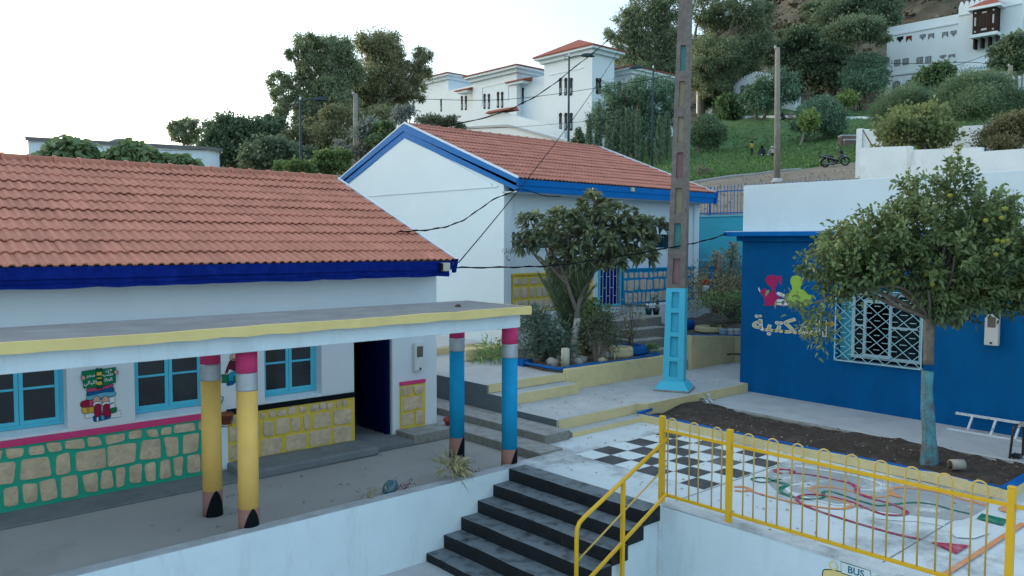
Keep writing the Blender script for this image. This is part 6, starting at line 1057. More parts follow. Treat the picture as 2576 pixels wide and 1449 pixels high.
for u, lab, c in ((1285, 'left of two small dark plant pots on the top step', 0), (1352, 'small dark pot with a leafy stem on the top step', 1)):
    q = onz((1900+u/2.415)/1.4907, (880+725/2.415)/1.4907, 1.53); pt = thing('plant_pot', lab, 'flower pot', q, None); MB().lathe([(.08, 0), (.11, .2), (0, .19)], q, 12).build('pot', paint('dark_teal_pot', (.02, .07, .08)) if not c else blackm, pt)
    rr = np.random.default_rng(u); n_ = 22 if c else 14; Pz = q+rr.normal(size=(n_, 3))*[.05, .05, .10]+[0, 0, .42 if c else .24]; leaves('plant', Pz, rr.normal(size=(n_, 3)), .13, shr, pt, wd=.3); MB().tube([q+[0, 0, .18], q+[.01, 0, .4]], .008, 4).build('stem', bark, pt)
q = onz((1900+1640/2.415)/1.4907, (880+865/2.415)/1.4907, 1.0); bp_ = thing('blue_pot', 'round bright blue pot half hidden behind the turquoise pole', 'flower pot', q); MB().lathe([(.12, 0), (.2, .12), (.21, .22), (.17, .32), (0, .3)], q, 18).build('pot', paint('glazed_blue', (.01, .09, .36), rough=.3), bp_)
for i, u in enumerate((1960, 2030, 2085)):
    q = onz((1900+u/2.415)/1.4907, (880+905/2.415)/1.4907, 1.06); m = (paint('bottle_blue_tint', (.25, .42, .52), rough=.3), paint('bottle_grey', (.42, .46, .48), rough=.3), paint('bottle_grey', (.42, .46, .48)))[i]; setp(MB().lathe([(.11, 0), (.115, .05), (.105, .09), (.115, .13), (.10, .17), (0, .16)], q, 14).build('cut_bottle', m, loc=q), ('bluish cut plastic bottle planter on the cream wall, nearest the tyre', 'grey cut bottle planter in the middle on the cream wall', 'grey cut bottle planter against the blue library corner')[i], 'bottle planter')
# succulents and things on the veranda edge
for i, (px, py, h, w_, n, lab, lm_) in enumerate(((1150, 1205, .42, .17, 120, 'spiky striped aloe behind the white veranda wall', dryl), (1175, 1195, .3, .12, 60, 'dark feathery succulent right of the aloe', shr), (1215, 1190, .12, .10, 50, 'little purple succulent at the right end of the veranda edge', leafmat('purple_leaf', (.09, .03, .05), (.16, .07, .07))), (950, 1255, .2, .16, 70, 'wiry spider plant at the left end of the veranda edge', dryl), (1025, 1232, .14, .08, 30, 'small purple spikes right of the blue jug', leafmat('purple_leaf', (0, 0, 0), (0, 0, 0))), (1045, 1225, .16, .06, 26, 'tiny upright purple sprig right of the blue jug', MATS['purple_leaf']))):
    q = onz(px, py, 0); q[1] += .18; q[2] = -.12; bush('succulent', lab, 'succulent', q, [((q[0], q[1], q[2]+h*.6), (w_, w_, h*.4))], lm_, n, h*.55, 90+i, wd=.09, fine=True, droop=.35, clump=.3, upbias=0)
q = onz(990, 1238, 0); q[1] += .12; jg = thing('jug', 'glazed teal jug lying against the veranda edge', 'jug', q); jm_ = paint('teal_glaze', (.05, .12, .15), rough=.2, spec=.6); a_ = np.array([.8, .15, .45]); a_ /= np.linalg.norm(a_)
MB().tube([q+a_*t+[0, 0, .02] for t in (-.12, -.08, 0, .08, .14, .17)], [.03, .07, .105, .10, .06, .02], 14).build('body', jm_, jg); MB().tube([q-a_*.10+[0, 0, 0], q-a_*.2+[0, 0, -.01], q-a_*.27+[0, 0, -.03]], [.05, .055, .04], 12).build('neck', jm_, jg); MB().tube(smooth([q-a_*.18+[0, -.03, .06], q-a_*.1+[0, -.09, .12], q+a_*.02+[0, -.08, .12]], 4, False), .012, 6).build('handle', jm_, jg)
q = onz(1153, 770, 2.675); rock(q[0], q[1], 2.64, .055, 'brown stone lying on the canopy roof', 9, paint('brown_stone', (.10, .06, .05), rough=.95)); bpy.data.objects[-1] if False else None
# ================================================================ FAR TREES
LEAF = 3.0; LEAFMIX = .45
euc = leafmat('eucalyptus_leaf', (.040, .047, .028), (.115, .138, .080), trans=.5); eucb = leafmat('eucalyptus_brown_leaf', (.045, .045, .025), (.118, .124, .068), trans=.5); drk = leafmat('evergreen_leaf', (.018, .034, .021), (.068, .092, .055), trans=.35); pine = leafmat('pine_leaf', (.03, .048, .028), (.095, .118, .07), trans=.4); cas = leafmat('acacia_leaf', (.022, .048, .032), (.062, .10, .066), trans=.2); cyp = leafmat('cypress_leaf', (.022, .042, .03), (.068, .09, .058), trans=.1); olv = leafmat('olive_leaf', (.04, .05, .042), (.11, .125, .11), trans=.2); figl = leafmat('fig_leaf', (.02, .04, .02), (.065, .098, .048), trans=.3); lime_l = leafmat('yellow_green_leaf', (.045, .07, .022), (.10, .13, .045), trans=.35); fea = leafmat('feathery_leaf', (.022, .042, .025), (.068, .10, .055), trans=.3); rus = leafmat('rusty_leaf', (.04, .038, .02), (.09, .085, .042), trans=.3)
def z2(x, y): return ((950+x/2.07)/1.4907, (50+y/2.07)/1.4907)
def z3p(x, y): return ((1900+x/2.07)/1.4907, (y/2.07)/1.4907)
def z4p(x, y): return ((2840+x/2.07)/1.4907, (y/2.07)/1.4907)
K = 1/(2.07*1.4907)
def blobs(f, L, dist, seed=0, flat=.9, dep=1.0):
    rng = np.random.default_rng(seed); out = []
    for x, y, rx, ry in L:
        px, py = f(x, y); dd = dist+rng.normal()*mm(rx*K, dist)*.5*dep; c = at(px, py, dd); out.append((c, (mm(rx*K, dist)*flat, mm(rx*K, dist)*flat, mm(ry*K, dist)*flat)))
    return out
def ftree(name, label, cat, f, L, dist, basexy, forkxy, lm, bm, n, size, r0, seed, group='trees on the slope', **k):
    b = f(*basexy)
    if k.pop('sit', False): h_ = hit(*b); s0 = dist; dist = math.hypot(h_[0], h_[1]); size *= dist/s0; r0 *= dist/s0
    base = at(b[0], b[1], dist); g = ground(base[0], base[1]); base[2] = min(base[2], g) if k.pop('pin', False) else g
    fk = f(*forkxy); fork = at(fk[0], fk[1], dist); return blob_tree(name, label, cat, base, fork, blobs(f, L, dist, seed), lm, bm, n, size, r0, seed, group=group, **k)
ftree('eucalyptus', 'tall grey green eucalyptus left of the palace with bare pale limbs', 'tree', z2, [(410, 235, 90, 70), (300, 320, 50, 45), (575, 250, 100, 85), (690, 290, 100, 110), (450, 380, 95, 100), (600, 400, 110, 110), (215, 530, 85, 75), (200, 640, 55, 60), (390, 540, 80, 80), (740, 440, 110, 110), (210, 740, 60, 60), (330, 690, 70, 70), (560, 560, 90, 80), (480, 700, 110, 90), (640, 560, 110, 90), (700, 680, 110, 90), (420, 800, 100, 80), (600, 780, 110, 80)], 62, (560, 950), (570, 700), euc, palebark, 46000, .24, .34, 101, wd=.2, hang=.5, clump=.27, clumps=24, sub=6)
ftree('eucalyptus', 'tall brownish eucalyptus right of the grey green one, drooping over the white wing', 'tree', z2, [(930, 215, 130, 75), (1060, 240, 100, 90), (1000, 350, 130, 90), (900, 500, 140, 110), (1060, 480, 120, 110), (1150, 400, 60, 80), (1310, 330, 65, 65), (1290, 440, 75, 95), (1280, 580, 50, 90), (1070, 640, 130, 110), (880, 660, 120, 100), (760, 600, 100, 100), (820, 760, 120, 90), (980, 760, 110, 80), (1200, 560, 70, 90)], 66, (930, 960), (940, 720), eucb, palebark, 46000, .25, .36, 102, wd=.2, hang=.6, clump=.28, clumps=24, sub=6)
ftree('eucalyptus', 'low olive brown eucalyptus growth under the two tall ones', 'tree', z2, [(440, 900, 130, 80), (600, 920, 140, 90), (330, 960, 80, 90), (700, 1010, 110, 90), (520, 1050, 150, 90), (820, 830, 90, 80), (960, 790, 130, 70), (640, 780, 110, 80)], 58, (520, 1130), (520, 1040), eucb, bark, 24000, .23, .25, 103, wd=.2, hang=.4, clump=.26)
ftree('dark_tree', 'dark rounded evergreen left of the eucalyptus', 'tree', z2, [(60, 900, 110, 80), (170, 850, 70, 60), (150, 950, 120, 90), (-60, 910, 110, 80), (-180, 890, 110, 75), (-280, 870, 80, 60), (-100, 990, 140, 80), (60, 1040, 160, 90), (-250, 960, 110, 80), (-260, 1070, 150, 80), (-90, 1090, 170, 80), (80, 1120, 160, 70)], 60, (0, 1100), (0, 1020), drk, bark, 30000, .24, .3, 104, clump=.32)
ftree('dark_tree', 'dull green trees in front of the dark evergreen by the street lamp', 'tree', z2, [(150, 1060, 110, 90), (280, 1090, 120, 80), (40, 1110, 120, 80), (420, 1130, 100, 60)], 54, (150, 1240), (150, 1180), leafmat('dull_green_leaf', (.03, .045, .03), (.075, .095, .06)), bark, 11000, .22, .2, 105, clump=.32)
ftree('feathery_tree', 'small isolated feathery tree at the far left of the wood', 'tree', lambda x, y: (x, y), [(440/K*K, 320, 18/K, 13/K), (470, 312, 20/K, 14/K), (495, 318, 14/K, 14/K), (450, 340, 20/K, 12/K), (480, 345, 20/K, 14/K)], 64, (462, 400), (462, 362), euc, palebark, 5000, .20, .12, 106, wd=.2, clump=.25, hang=.3)
bush('hedge', 'bright green creeper hedge between the two roofs', 'hedge', gat(800, 34), blobs(z2, [(230, 1210, 80, 45), (380, 1220, 100, 50), (520, 1215, 90, 60), (640, 1200, 80, 70), (560, 1130, 70, 60), (690, 1130, 60, 70)], 34, 3), leafmat('creeper_leaf', (.02, .04, .016), (.065, .095, .036)), 6500, .17, 107, clump=.3, wd=.35)
for i, (L, d_, lab, n) in enumerate((([(900, 880, 70, 90), (830, 960, 70, 90), (960, 960, 60, 70), (880, 1050, 80, 70), (680, 1060, 50, 70), (740, 1130, 60, 60), (800, 1090, 60, 70)], 38, 'silvery olive shrub against the left slope of the blue gable', 4200), ([(1150, 790, 70, 55), (1210, 780, 60, 60), (1110, 830, 60, 40)], 42, 'pale silvery olive crown behind the gable peak', 1800), ([(1350, 840, 70, 35), (1440, 850, 80, 35), (1540, 850, 60, 40), (1600, 890, 40, 30)], 41, 'low olive and vine hedge behind the orange roof ridge', 2400))):
    bush('olive_shrub', lab, 'shrub', gat(z2(L[0][0], 0)[0], d_), blobs(z2, L, d_, i), olv if i < 2 else leafmat('mixed_vine_leaf', (.03, .045, .026), (.085, .095, .065)), n, .19, 110+i, clump=.3, wd=.2, stems=True, stem_r=.02)
bush('vine', 'dark green vine between the olive shrub and the gable peak', 'vine', gat(965, 37), blobs(z2, [(1000, 910, 60, 60), (1040, 890, 40, 40), (960, 1000, 60, 50)], 37, 3), figl, 1800, .2, 118, clump=.3, wd=.4)
for i, (L, lab) in enumerate((([(180, 372, 45, 22), (150, 392, 40, 18), (205, 392, 35, 18), (175, 358, 16, 10)], 'big leaved fig crown behind the near roof, left of three'), ([(320, 385, 42, 20), (345, 372, 30, 14), (285, 398, 26, 14), (375, 396, 26, 16)], 'big leaved fig crown behind the near roof, middle of three'), ([(430, 405, 30, 14), (470, 413, 26, 10), (455, 400, 18, 10)], 'small fig crown behind the near roof, right of three'))):
    d_ = 26; bl = [(at(x, y, d_), (mm(rx, d_)*.85, mm(rx, d_)*.85, mm(ry, d_)*.85)) for x, y, rx, ry in [(x_, y_+9, a_, b_) for x_, y_, a_, b_ in L]]; blob_tree('fig_tree', lab, 'tree', gat(L[0][0], d_), at(L[0][0], L[0][1]+60, d_), bl, figl, bark, (1500, 1300, 700)[i], .26, .09, 120+i, group='fig crowns behind the near roof', wd=.42, clump=.28, fine=True, droop=.3)
# trees around the lawn
ftree('pine', 'tall spreading pine between the tower and the slotted concrete pole', 'tree', z3p, [(1100, 80, 180, 110), (960, 160, 130, 90), (1230, 60, 130, 110), (880, 260, 110, 70), (1080, 230, 180, 90), (1250, 200, 120, 110), (950, 350, 130, 70), (1150, 350, 170, 90), (900, 430, 90, 60), (1080, 470, 170, 80), (1300, 330, 110, 120), (1260, 480, 120, 80), (1000, 550, 140, 60), (1280, 600, 100, 80), (1150, 560, 130, 60)], 98, (1240, 900), (1250, 560), pine, bark, 42000, .36, .5, 130, wd=.18, clump=.25, clumps=30, sub=5)
ftree('pine', 'tall spreading pine with open crown and visible limbs right of the pole', 'tree', z3p, [(1540, 60, 150, 90), (1700, 110, 140, 90), (1850, 60, 150, 100), (1960, 130, 110, 100), (1600, 220, 120, 70), (1880, 250, 130, 80), (1560, 380, 140, 80), (1560, 620, 120, 70), (1700, 640, 130, 70), (1850, 500, 120, 90), (1480, 660, 80, 70), (1620, 700, 120, 50), (1720, 420, 150, 90), (1860, 380, 130, 90), (1600, 500, 150, 70), (1760, 560, 130, 70), (1950, 330, 100, 100), (1500, 540, 110, 80)], 104, (1510, 900), (1530, 560), pine, bark, 52000, .36, .5, 131, sit=True, wd=.18, clump=.25, clumps=28, sub=6)
ftree('pine', 'dark pine in front of the brown mountain left of the white mansion', 'tree', z4p, [(700, 60, 170, 90), (880, 60, 170, 110), (560, 130, 130, 80), (1010, 120, 100, 90), (450, 90, 90, 70), (780, 160, 150, 70)], 118, (790, 860), (800, 260), drk, palebark, 18000, .4, .45, 132, wd=.24, clump=.26)
ftree('pine', 'lighter pine with a tall bare trunk left of the white mansion', 'tree', z4p, [(720, 230, 150, 70), (880, 240, 120, 70), (620, 270, 100, 60), (800, 200, 130, 60), (950, 280, 70, 60)], 106, (770, 850), (800, 330), pine, palebark, 12000, .34, .42, 133, sit=True, wd=.24, clump=.25)
ftree('dark_tree', 'wide dark green tree in front of the tall bare trunk', 'tree', z4p, [(330, 420, 130, 100), (500, 380, 140, 90), (620, 460, 130, 100), (440, 520, 170, 110), (300, 560, 100, 90), (560, 600, 130, 80), (230, 330, 110, 80), (380, 300, 140, 70), (130, 430, 100, 90)], 100, (570, 780), (560, 640), drk, bark, 22000, .36, .4, 134, sit=True, clump=.25)
ftree('rounded_tree', 'rounded blue green tree just left of the white mansion', 'tree', z4p, [(830, 520, 140, 80), (740, 580, 90, 70), (930, 580, 100, 80), (840, 640, 150, 70), (930, 480, 70, 50)], 94, (840, 850), (840, 690), cas, bark, 16000, .28, .3, 135, sit=True, clump=.26, wd=.2)
ftree('rounded_tree', 'large rounded blue green tree behind the cypress row', 'tree', z3p, [(900, 730, 170, 90), (1080, 680, 170, 90), (1230, 720, 130, 100), (800, 840, 130, 100), (960, 860, 170, 110), (1150, 850, 170, 110), (720, 930, 90, 90), (1280, 880, 90, 100), (860, 980, 180, 100), (1080, 980, 180, 100)], 74, (980, 1150), (980, 1020), cas, bark, 36000, .24, .35, 136, clump=.24, wd=.2)
ftree('rounded_tree', 'low rounded green tree right of the pole at the left edge of the lawn', 'tree', z3p, [(1560, 1000, 120, 80), (1480, 1060, 80, 80), (1640, 1040, 70, 70), (1560, 1090, 110, 50), (1540, 950, 80, 50)], 74, (1480, 1195), (1500, 1120), fea, palebark, 12000, .20, .14, 137, sit=True, clump=.26, wd=.2)
ftree('shrub_tree', 'dark shrubby tree in front of the scalloped gateway', 'tree', z3p, [(1930, 710, 70, 60), (1990, 690, 80, 70), (2050, 740, 90, 80), (1970, 780, 110, 60), (1880, 760, 60, 55)], 97, (1935, 930), (1940, 830), cas, bark, 7000, .32, .2, 138, sit=True, clump=.27, wd=.2)
ftree('shrub_tree', 'dark shrubby tree right of the scalloped gateway with a leaning trunk', 'tree', z4p, [(130, 620, 120, 90), (230, 650, 110, 80), (80, 720, 130, 80), (200, 730, 120, 60)], 94, (50, 920), (100, 800), cas, bark, 7500, .32, .22, 139, sit=True, clump=.27, wd=.2)
ftree('shrub_tree', 'glossy dark tree left of the scalloped gateway', 'tree', z3p, [(1720, 810, 80, 60), (1780, 800, 70, 60), (1740, 880, 90, 50), (1680, 850, 50, 60)], 95, (1730, 930), (1730, 890), figl, bark, 3000, .4, .15, 140, sit=True, clump=.3)
ftree('lawn_tree', 'round dark tree with a leaning trunk on the lawn', 'tree', z4p, [(480, 850, 130, 80), (380, 900, 90, 80), (600, 900, 90, 80), (480, 960, 160, 80), (330, 960, 70, 60), (620, 990, 80, 60), (520, 800, 90, 40)], 72, (345, 1098), (430, 1010), cas, bark, 15000, .2, .2, 141, sit=True, clump=.26, wd=.22)
ftree('sapling', 'thin pale stemmed sapling in front of the round lawn tree', 'sapling', z4p, [(400, 900, 60, 40), (370, 950, 40, 40), (430, 950, 45, 45), (390, 990, 30, 25)], 65, (328, 1138), (360, 1030), lime_l, palebark, 900, .24, .06, 142, sit=True, clump=.3)
ftree('sapling', 'yellow green sapling beside the bare pine trunk', 'sapling', z4p, [(700, 750, 60, 40), (660, 780, 40, 35), (730, 770, 35, 45), (690, 800, 40, 30)], 84, (688, 910), (690, 830), lime_l, palebark, 900, .3, .07, 143, sit=True, clump=.3)
ftree('rounded_tree', 'round dark tree in front of the white mansion', 'tree', z4p, [(1340, 590, 70, 60), (1420, 560, 80, 60), (1480, 590, 50, 50), (1390, 640, 90, 60), (1300, 640, 60, 50)], 95, (1390, 780), (1390, 690), figl, bark, 5200, .34, .18, 144, clump=.26)
ftree('dark_tree', 'layered dark tree beside the wooden pole at the right edge', 'tree', z4p, [(2000, 330, 90, 50), (1920, 390, 100, 40), (2060, 400, 60, 60), (1950, 480, 110, 35), (2030, 500, 80, 50), (1900, 440, 60, 30)], 88, (2040, 760), (2010, 520), drk, bark, 5000, .34, .16, 145, clump=.24)
for i, (L, d_, lm_, n, lab, nm) in enumerate((([(1150, 760, 160, 70), (1050, 830, 130, 90), (1220, 830, 150, 90), (980, 900, 100, 90), (1330, 800, 110, 80), (1100, 930, 150, 70)], 62, fea, 24000, 'soft feathery green bush in front of the mansion arches', 'feathery_bush'), ([(1620, 680, 160, 100), (1790, 690, 150, 100), (1520, 760, 130, 110), (1700, 800, 180, 110), (1880, 760, 90, 120), (1560, 880, 160, 90), (1760, 890, 150, 70), (1440, 850, 80, 90)], 60, fea, 32000, 'tallest feathery green bush below the wooden bay window', 'feathery_bush'), ([(2010, 760, 90, 70), (2060, 820, 80, 90), (1990, 860, 60, 60)], 60, fea, 4500, 'feathery bush at the right edge above the rusty shrub', 'feathery_bush'), ([(1210, 920, 160, 70), (1080, 990, 130, 80), (1350, 920, 120, 80), (1230, 1030, 200, 90), (1420, 1010, 110, 80), (1000, 1060, 90, 60), (1480, 1080, 70, 50), (1300, 1100, 200, 50), (1120, 1100, 150, 50)], 38.5, leafmat('yellowing_fig_leaf', (.026, .045, .02), (.095, .11, .045)), 6500, 'big leaved fig bush behind the stepped white garden wall', 'fig_bush'), ([(1950, 990, 120, 70), (2050, 940, 90, 80), (1820, 1060, 110, 60), (1980, 1080, 130, 60), (1880, 1120, 130, 40), (2070, 1040, 70, 90)], 38.5, rus, 9000, 'rusty yellow shrub at the right edge behind the white garden wall', 'rusty_shrub'))):
    bush(nm, lab, 'bush', gat(z4p(L[0][0], 0)[0], d_), blobs(z4p, L, d_, i), lm_, n, (.2, .2, .2, .18, .12)[i], 150+i, clump=.3, wd=(.12, .12, .12, .42, .32)[i], clumps=24, upbias=.3, stems=i > 2, stem_r=.02, group='bushes around the white walls')
rng = np.random.default_rng(77)
for i, (x, yt, yb, wd_) in enumerate(((565, 1030, 1130, 40), (640, 960, 1150, 42), (710, 860, 1150, 45), (790, 905, 1160, 45), (838, 1040, 1185, 26), (860, 880, 1100, 42), (905, 980, 1200, 34), (935, 870, 1080, 40), (985, 890, 1190, 46), (1020, 880, 1080, 34), (1050, 1080, 1220, 20), (1110, 1040, 1190, 30), (1185, 930, 1150, 45), (1245, 900, 1130, 40), (1330, 960, 1110, 34))):
    d_ = 64+(i % 3)*2; b_ = at(*z3p(x, yb), d_); g = ground(b_[0], b_[1]); top = at(*z3p(x, yt), d_); hh = top[2]-g; t = thing('cypress', ['slender cypress in the row below the tower', 'slender cypress behind the roof ridge', 'young cypress in the row left of the pole'][i % 3]+f', {["first","second","third","fourth","fifth","sixth","seventh","eighth","ninth","tenth","eleventh","twelfth","thirteenth","fourteenth","fifteenth"][i]} from the left', 'tree', (b_[0], b_[1], g), 'cypresses below the tower'); MB().tube([(b_[0], b_[1], g-.2), (b_[0], b_[1], g+hh*.5), (b_[0], b_[1], g+hh*.9)], [.09, .05, .02], 6).build('trunk', bark, t); n = int(700+hh*160); u = rng.uniform(0, 1, n)**.8; w_ = mm(wd_*K, d_)*.62*np.sin(np.clip(u*.93+.07, 0, 1)*math.pi)**.7*(1.05-u*.45); a = rng.uniform(0, 6.28, n); rr = np.sqrt(rng.uniform(.25, 1, n))*w_*(1+.18*np.sin(a*3+u*20)); P_ = np.stack([b_[0]+rr*np.cos(a), b_[1]+rr*np.sin(a), g+.5*min(1, hh*.12)+u*hh*.97], 1); A_ = np.stack([np.cos(a)*.35, np.sin(a)*.35, np.full(n, 1.)], 1)+rng.normal(size=(n, 3))*.25; leaves('crown', P_, A_, rng.uniform(.18, .4, n), cyp, t, wd=.16, seed=i)
ftree('small_conifer', 'small dark conifer standing at the right end of the orange roof ridge', 'tree', z3p, [(560, 1060, 30, 30), (560, 1100, 45, 28), (555, 1020, 14, 22)], 62, (560, 1180), (560, 1130), drk, bark, 900, .22, .08, 170, clump=.35)
for i, (px, py, d_, w_, h_) in enumerate(((1780, 270, 103, 26, 44), (1815, 262, 103, 18, 60))): b_ = hit(px, 286); bush('upright_shrub', ('dark upright shrub by the small white wall, the broader', 'dark upright shrub by the small white wall, the slimmer')[i], 'shrub', b_, [((b_[0], b_[1], b_[2]+mm(h_, d_)*.5), (mm(w_, d_)*.5, mm(w_, d_)*.5, mm(h_, d_)*.5))], drk, 1500, .35, 180+i, fill=.2)
b_ = gat(1765, 49); bush('lawn_tuft', 'grey green tuft at the foot of the stone kerb', 'shrub', b_, [((b_[0], b_[1], b_[2]+.25), (.5, .5, .3))], shr, 400, .12, 185)
# ================================================================ LAMPS, POLES, WIRES
def lamp(px, pyt, dist, arm, pyb, label, k=1.):
    b_ = at(px, pyb, dist); g = ground(b_[0], b_[1]); top = at(px, pyt, dist)[2]; t = thing('street_lamp', label, 'street lamp', (b_[0], b_[1], g), 'street lamps on the slope'); m = paint('blue_grey_steel', (.045, .07, .085), rough=.5); c = np.array([b_[0], b_[1], 0]); D_ = V*arm
    MB().tube([c+[0, 0, g-.2], c+[0, 0, top]], [.085, .05], 10).build('pole', m, t); MB().tube(smooth([c+[0, 0, top-.1], c+D_*.35+[0, 0, top+.02], c+D_*.75+[0, 0, top+.06]], 4, False), .03, 7).tube([c-D_*.28+[0, 0, top-.02], c-D_*.2+[0, 0, top-.22], c+[0, 0, top-.2]], .015, 5).tube([c-D_*.28+[0, 0, top-.02], c+[0, 0, top+.0]], .015, 5).build('arm', m, t)
    h = c+D_*1.05+[0, 0, top+.05]; mb = MB(); s_ = []
    for u, w_, z_0, z_1 in ((-.38, .05, -.03, .04), (-.2, .15, -.05, .11), (.05, .2, -.05, .13), (.3, .15, -.06, .06), (.46, .03, -.07, -.04)): s_.append([h+D_*u-Fw*w_+[0, 0, z_0], h+D_*u+Fw*w_+[0, 0, z_0], h+D_*u+Fw*w_*.6+[0, 0, z_1], h+D_*u-Fw*w_*.6+[0, 0, z_1]])
    k0 = mb.add([p for r in s_ for p in r], [(3, 2, 1, 0), (16, 17, 18, 19)]+[(r*4+q, r*4+(q+1) % 4, r*4+4+(q+1) % 4, r*4+4+q) for r in range(4) for q in range(4)]); mb.build('lamp_head', m, t); MB().lathe([(.05, .0), (.05, .1), (.02, .18), (0, .19)], c+[0, 0, top], 10).build('finial', white, t)
lamp(1430, 142, 48, 1, 360, 'street lamp in front of the tower with its arm to the right'); lamp(1640, 172, 52, -1, 420, 'street lamp left of the big pole with its arm to the left'); lamp(757, 252, 44, 1, 420, 'street lamp among the trees on the left with its arm to the right')
def woodpole(px, pyt, pyb, dist, r_, label, m, foot=False):
    b_ = at(px, pyb, dist); top = at(px+1, pyt, dist); g = min(b_[2], ground(b_[0], b_[1])); t = thing('utility_pole', label, 'utility pole', (b_[0], b_[1], g)); MB().tube([(b_[0], b_[1], g-.2), top], [r_, r_*.72], 10).build('pole', m, t); MB().lathe([(.07, -.05), (.05, .1), (0, .12)], top+V*-.12, 8).tube([top-[0, 0, .15], top-V*.16-[0, 0, .05]], .02, 5).build('insulator', paint('glass_insulator', (.5, .52, .5)), t)
    if foot: MB().lathe([(.42, -.2), (.36, .12), (.2, .28), (.0, .28)], (b_[0], b_[1], g), 12).build('footing', conc_l, t)
    return top
tan_pole = mat('tan_concrete_pole', (.25, .23, .20), rough=.95, var=.2, vscale=3, bump=.5, bscale=30, dark=(.2, .19, .18), dscale=1); tA = woodpole(1955, 120, 462, 45, .175, 'tan concrete pole standing at the edge of the dirt track', tan_pole, True); tB = woodpole(893, 236, 310, 48, .17, 'wooden pole in front of the brownish eucalyptus', tan_pole); tC = woodpole(2541, 165, 255, 70, .2, 'tan pole in front of the mansion at the right edge', tan_pole)
wire_m = paint('cable_black', (.012, .013, .015), rough=.6, bump=0); 
def wire(a, b, sag, r_, label, n=24, twist=0, extra=None):
    a, b = np.array(a, float), np.array(b, float); P_ = [a+(b-a)*t-np.array([0, 0, sag*4*t*(1-t)])+(np.array([0, 0, twist*math.sin(t*n*2.4)]) if twist else 0) for t in np.linspace(0, 1, n+1)]; mb = MB().tube(P_, r_, 5)
    if twist: mb.tube([p+np.array([0, 0, -2*twist*math.sin(i/n*n*2.4)]) for i, p in enumerate(P_)], r_, 5)
    if extra: mb.tube(extra, r_*.5, 4)
    return setp(mb.build('cable', wire_m, loc=a), label, 'cable', None)
eR = np.array([9.68, 12.38, 3.2]); cB = np.array([14.5, 15.9, 5.1]); lbc = np.array([LX+.1, LY+.3, 3.98])
mid = at(1405, 668, 16.9); s_ = np.linspace(0, 1, 40); pw1 = smooth([eR, at(1290, 672, 17), at(1400, 667, 17.6), at(1540, 648, 18.2), at(1690, 622, 18.7), at(1770, 606, 19.4), lbc], 8, False)
setp(MB().tube(pw1, .012, 5).tube([np.array(p)+[0, 0, .018*math.sin(i*1.3)] for i, p in enumerate(pw1)], .010, 5).tube(smooth([at(1402, 667, 17.55), at(1398, 680, 17.5), at(1404, 690, 17.5), at(1408, 680, 17.5), at(1405, 667, 17.5)], 4, False), .004, 4).build('cable', wire_m, loc=eR), 'twisted black cable from the red roof eaves to the library cornice, with a dangling loop', 'cable')
pw2 = smooth([cB+[-.03, -.05, 0], at(1240, 503, 20.5), at(1170, 551, 19), at(1110, 573, 17.5), at(1040, 581, 16.5), at(1000, 583, 16.2)], 7, False); setp(MB().tube(pw2, .011, 5).tube([np.array(p)+[0, 0, .02*math.sin(i*1.2)] for i, p in enumerate(pw2)], .010, 5).build('cable', wire_m, loc=cB), 'twisted black cable sagging across the gable to the near roof', 'cable')
pw3 = smooth([cB+[.05, -.05, 0], at(1330, 480, 21.6), at(1370, 492, 21.8), at(1410, 494, 22)], 6, False); setp(MB().tube(pw3, .012, 5).build('cable', wire_m, loc=cB), 'short black cable drooping along the blue eaves behind the loquat', 'cable')
wire(eR+[.02, -.02, .1], at(1640, -40, 60), .9, .012, 'thin straight wire rising from the red roof corner past the tower', 30)
pts = smooth([at(1045, 318, 38), at(1150, 312, 39), at(1255, 285, 40), at(1310, 262, 41), at(1370, 228, 42), at(1445, 170, 44), at(1540, 92, 48), at(1640, -10, 52)], 6, False); setp(MB().tube(pts, .02, 5).tube([np.array(p)+[0, 0, .04*math.sin(i*1.1)] for i, p in enumerate(pts)], .016, 5).build('cable', wire_m, loc=pts[0]), 'thick twisted cable rising in front of the white tower', 'cable')
for lab, P0, r_ in (('nearly level cable passing in front of the horseshoe windows', [tB, at(1090, 250, 49), at(1300, 248, 50), at(1560, 212, 53), at(1690, 190, 55)], .02), ('lower faint cable across the white terrace block', [at(1060, 318, 44), at(1240, 322, 46), at(1420, 310, 50), at(1690, 284, 58)], .014), ('cable crossing the trees from the left to the wooden pole', [at(300, 392, 40), at(520, 375, 42), at(700, 330, 44), at(820, 265, 46), tB], .022), ('thin wire above the near red roof at the far left', [at(-60, 394, 34), at(200, 390, 35), at(370, 380, 36), at(520, 376, 37)], .012), ('cable from the tan pole across the mansion windows', [tA, at(2150, 153, 52), at(2300, 160, 60), at(2450, 157, 66), tC+[0, 0, -.2]], .022), ('cable sagging up to the right edge in front of the mansion', [at(2240, 192, 62), at(2350, 180, 65), at(2450, 150, 68), at(2520, 122, 70), at(2620, 90, 72)], .022)):
    P_ = smooth(P0, 8, False); setp(MB().tube(P_, r_, 4).build('cable', wire_m, loc=P_[0]), lab, 'cable')
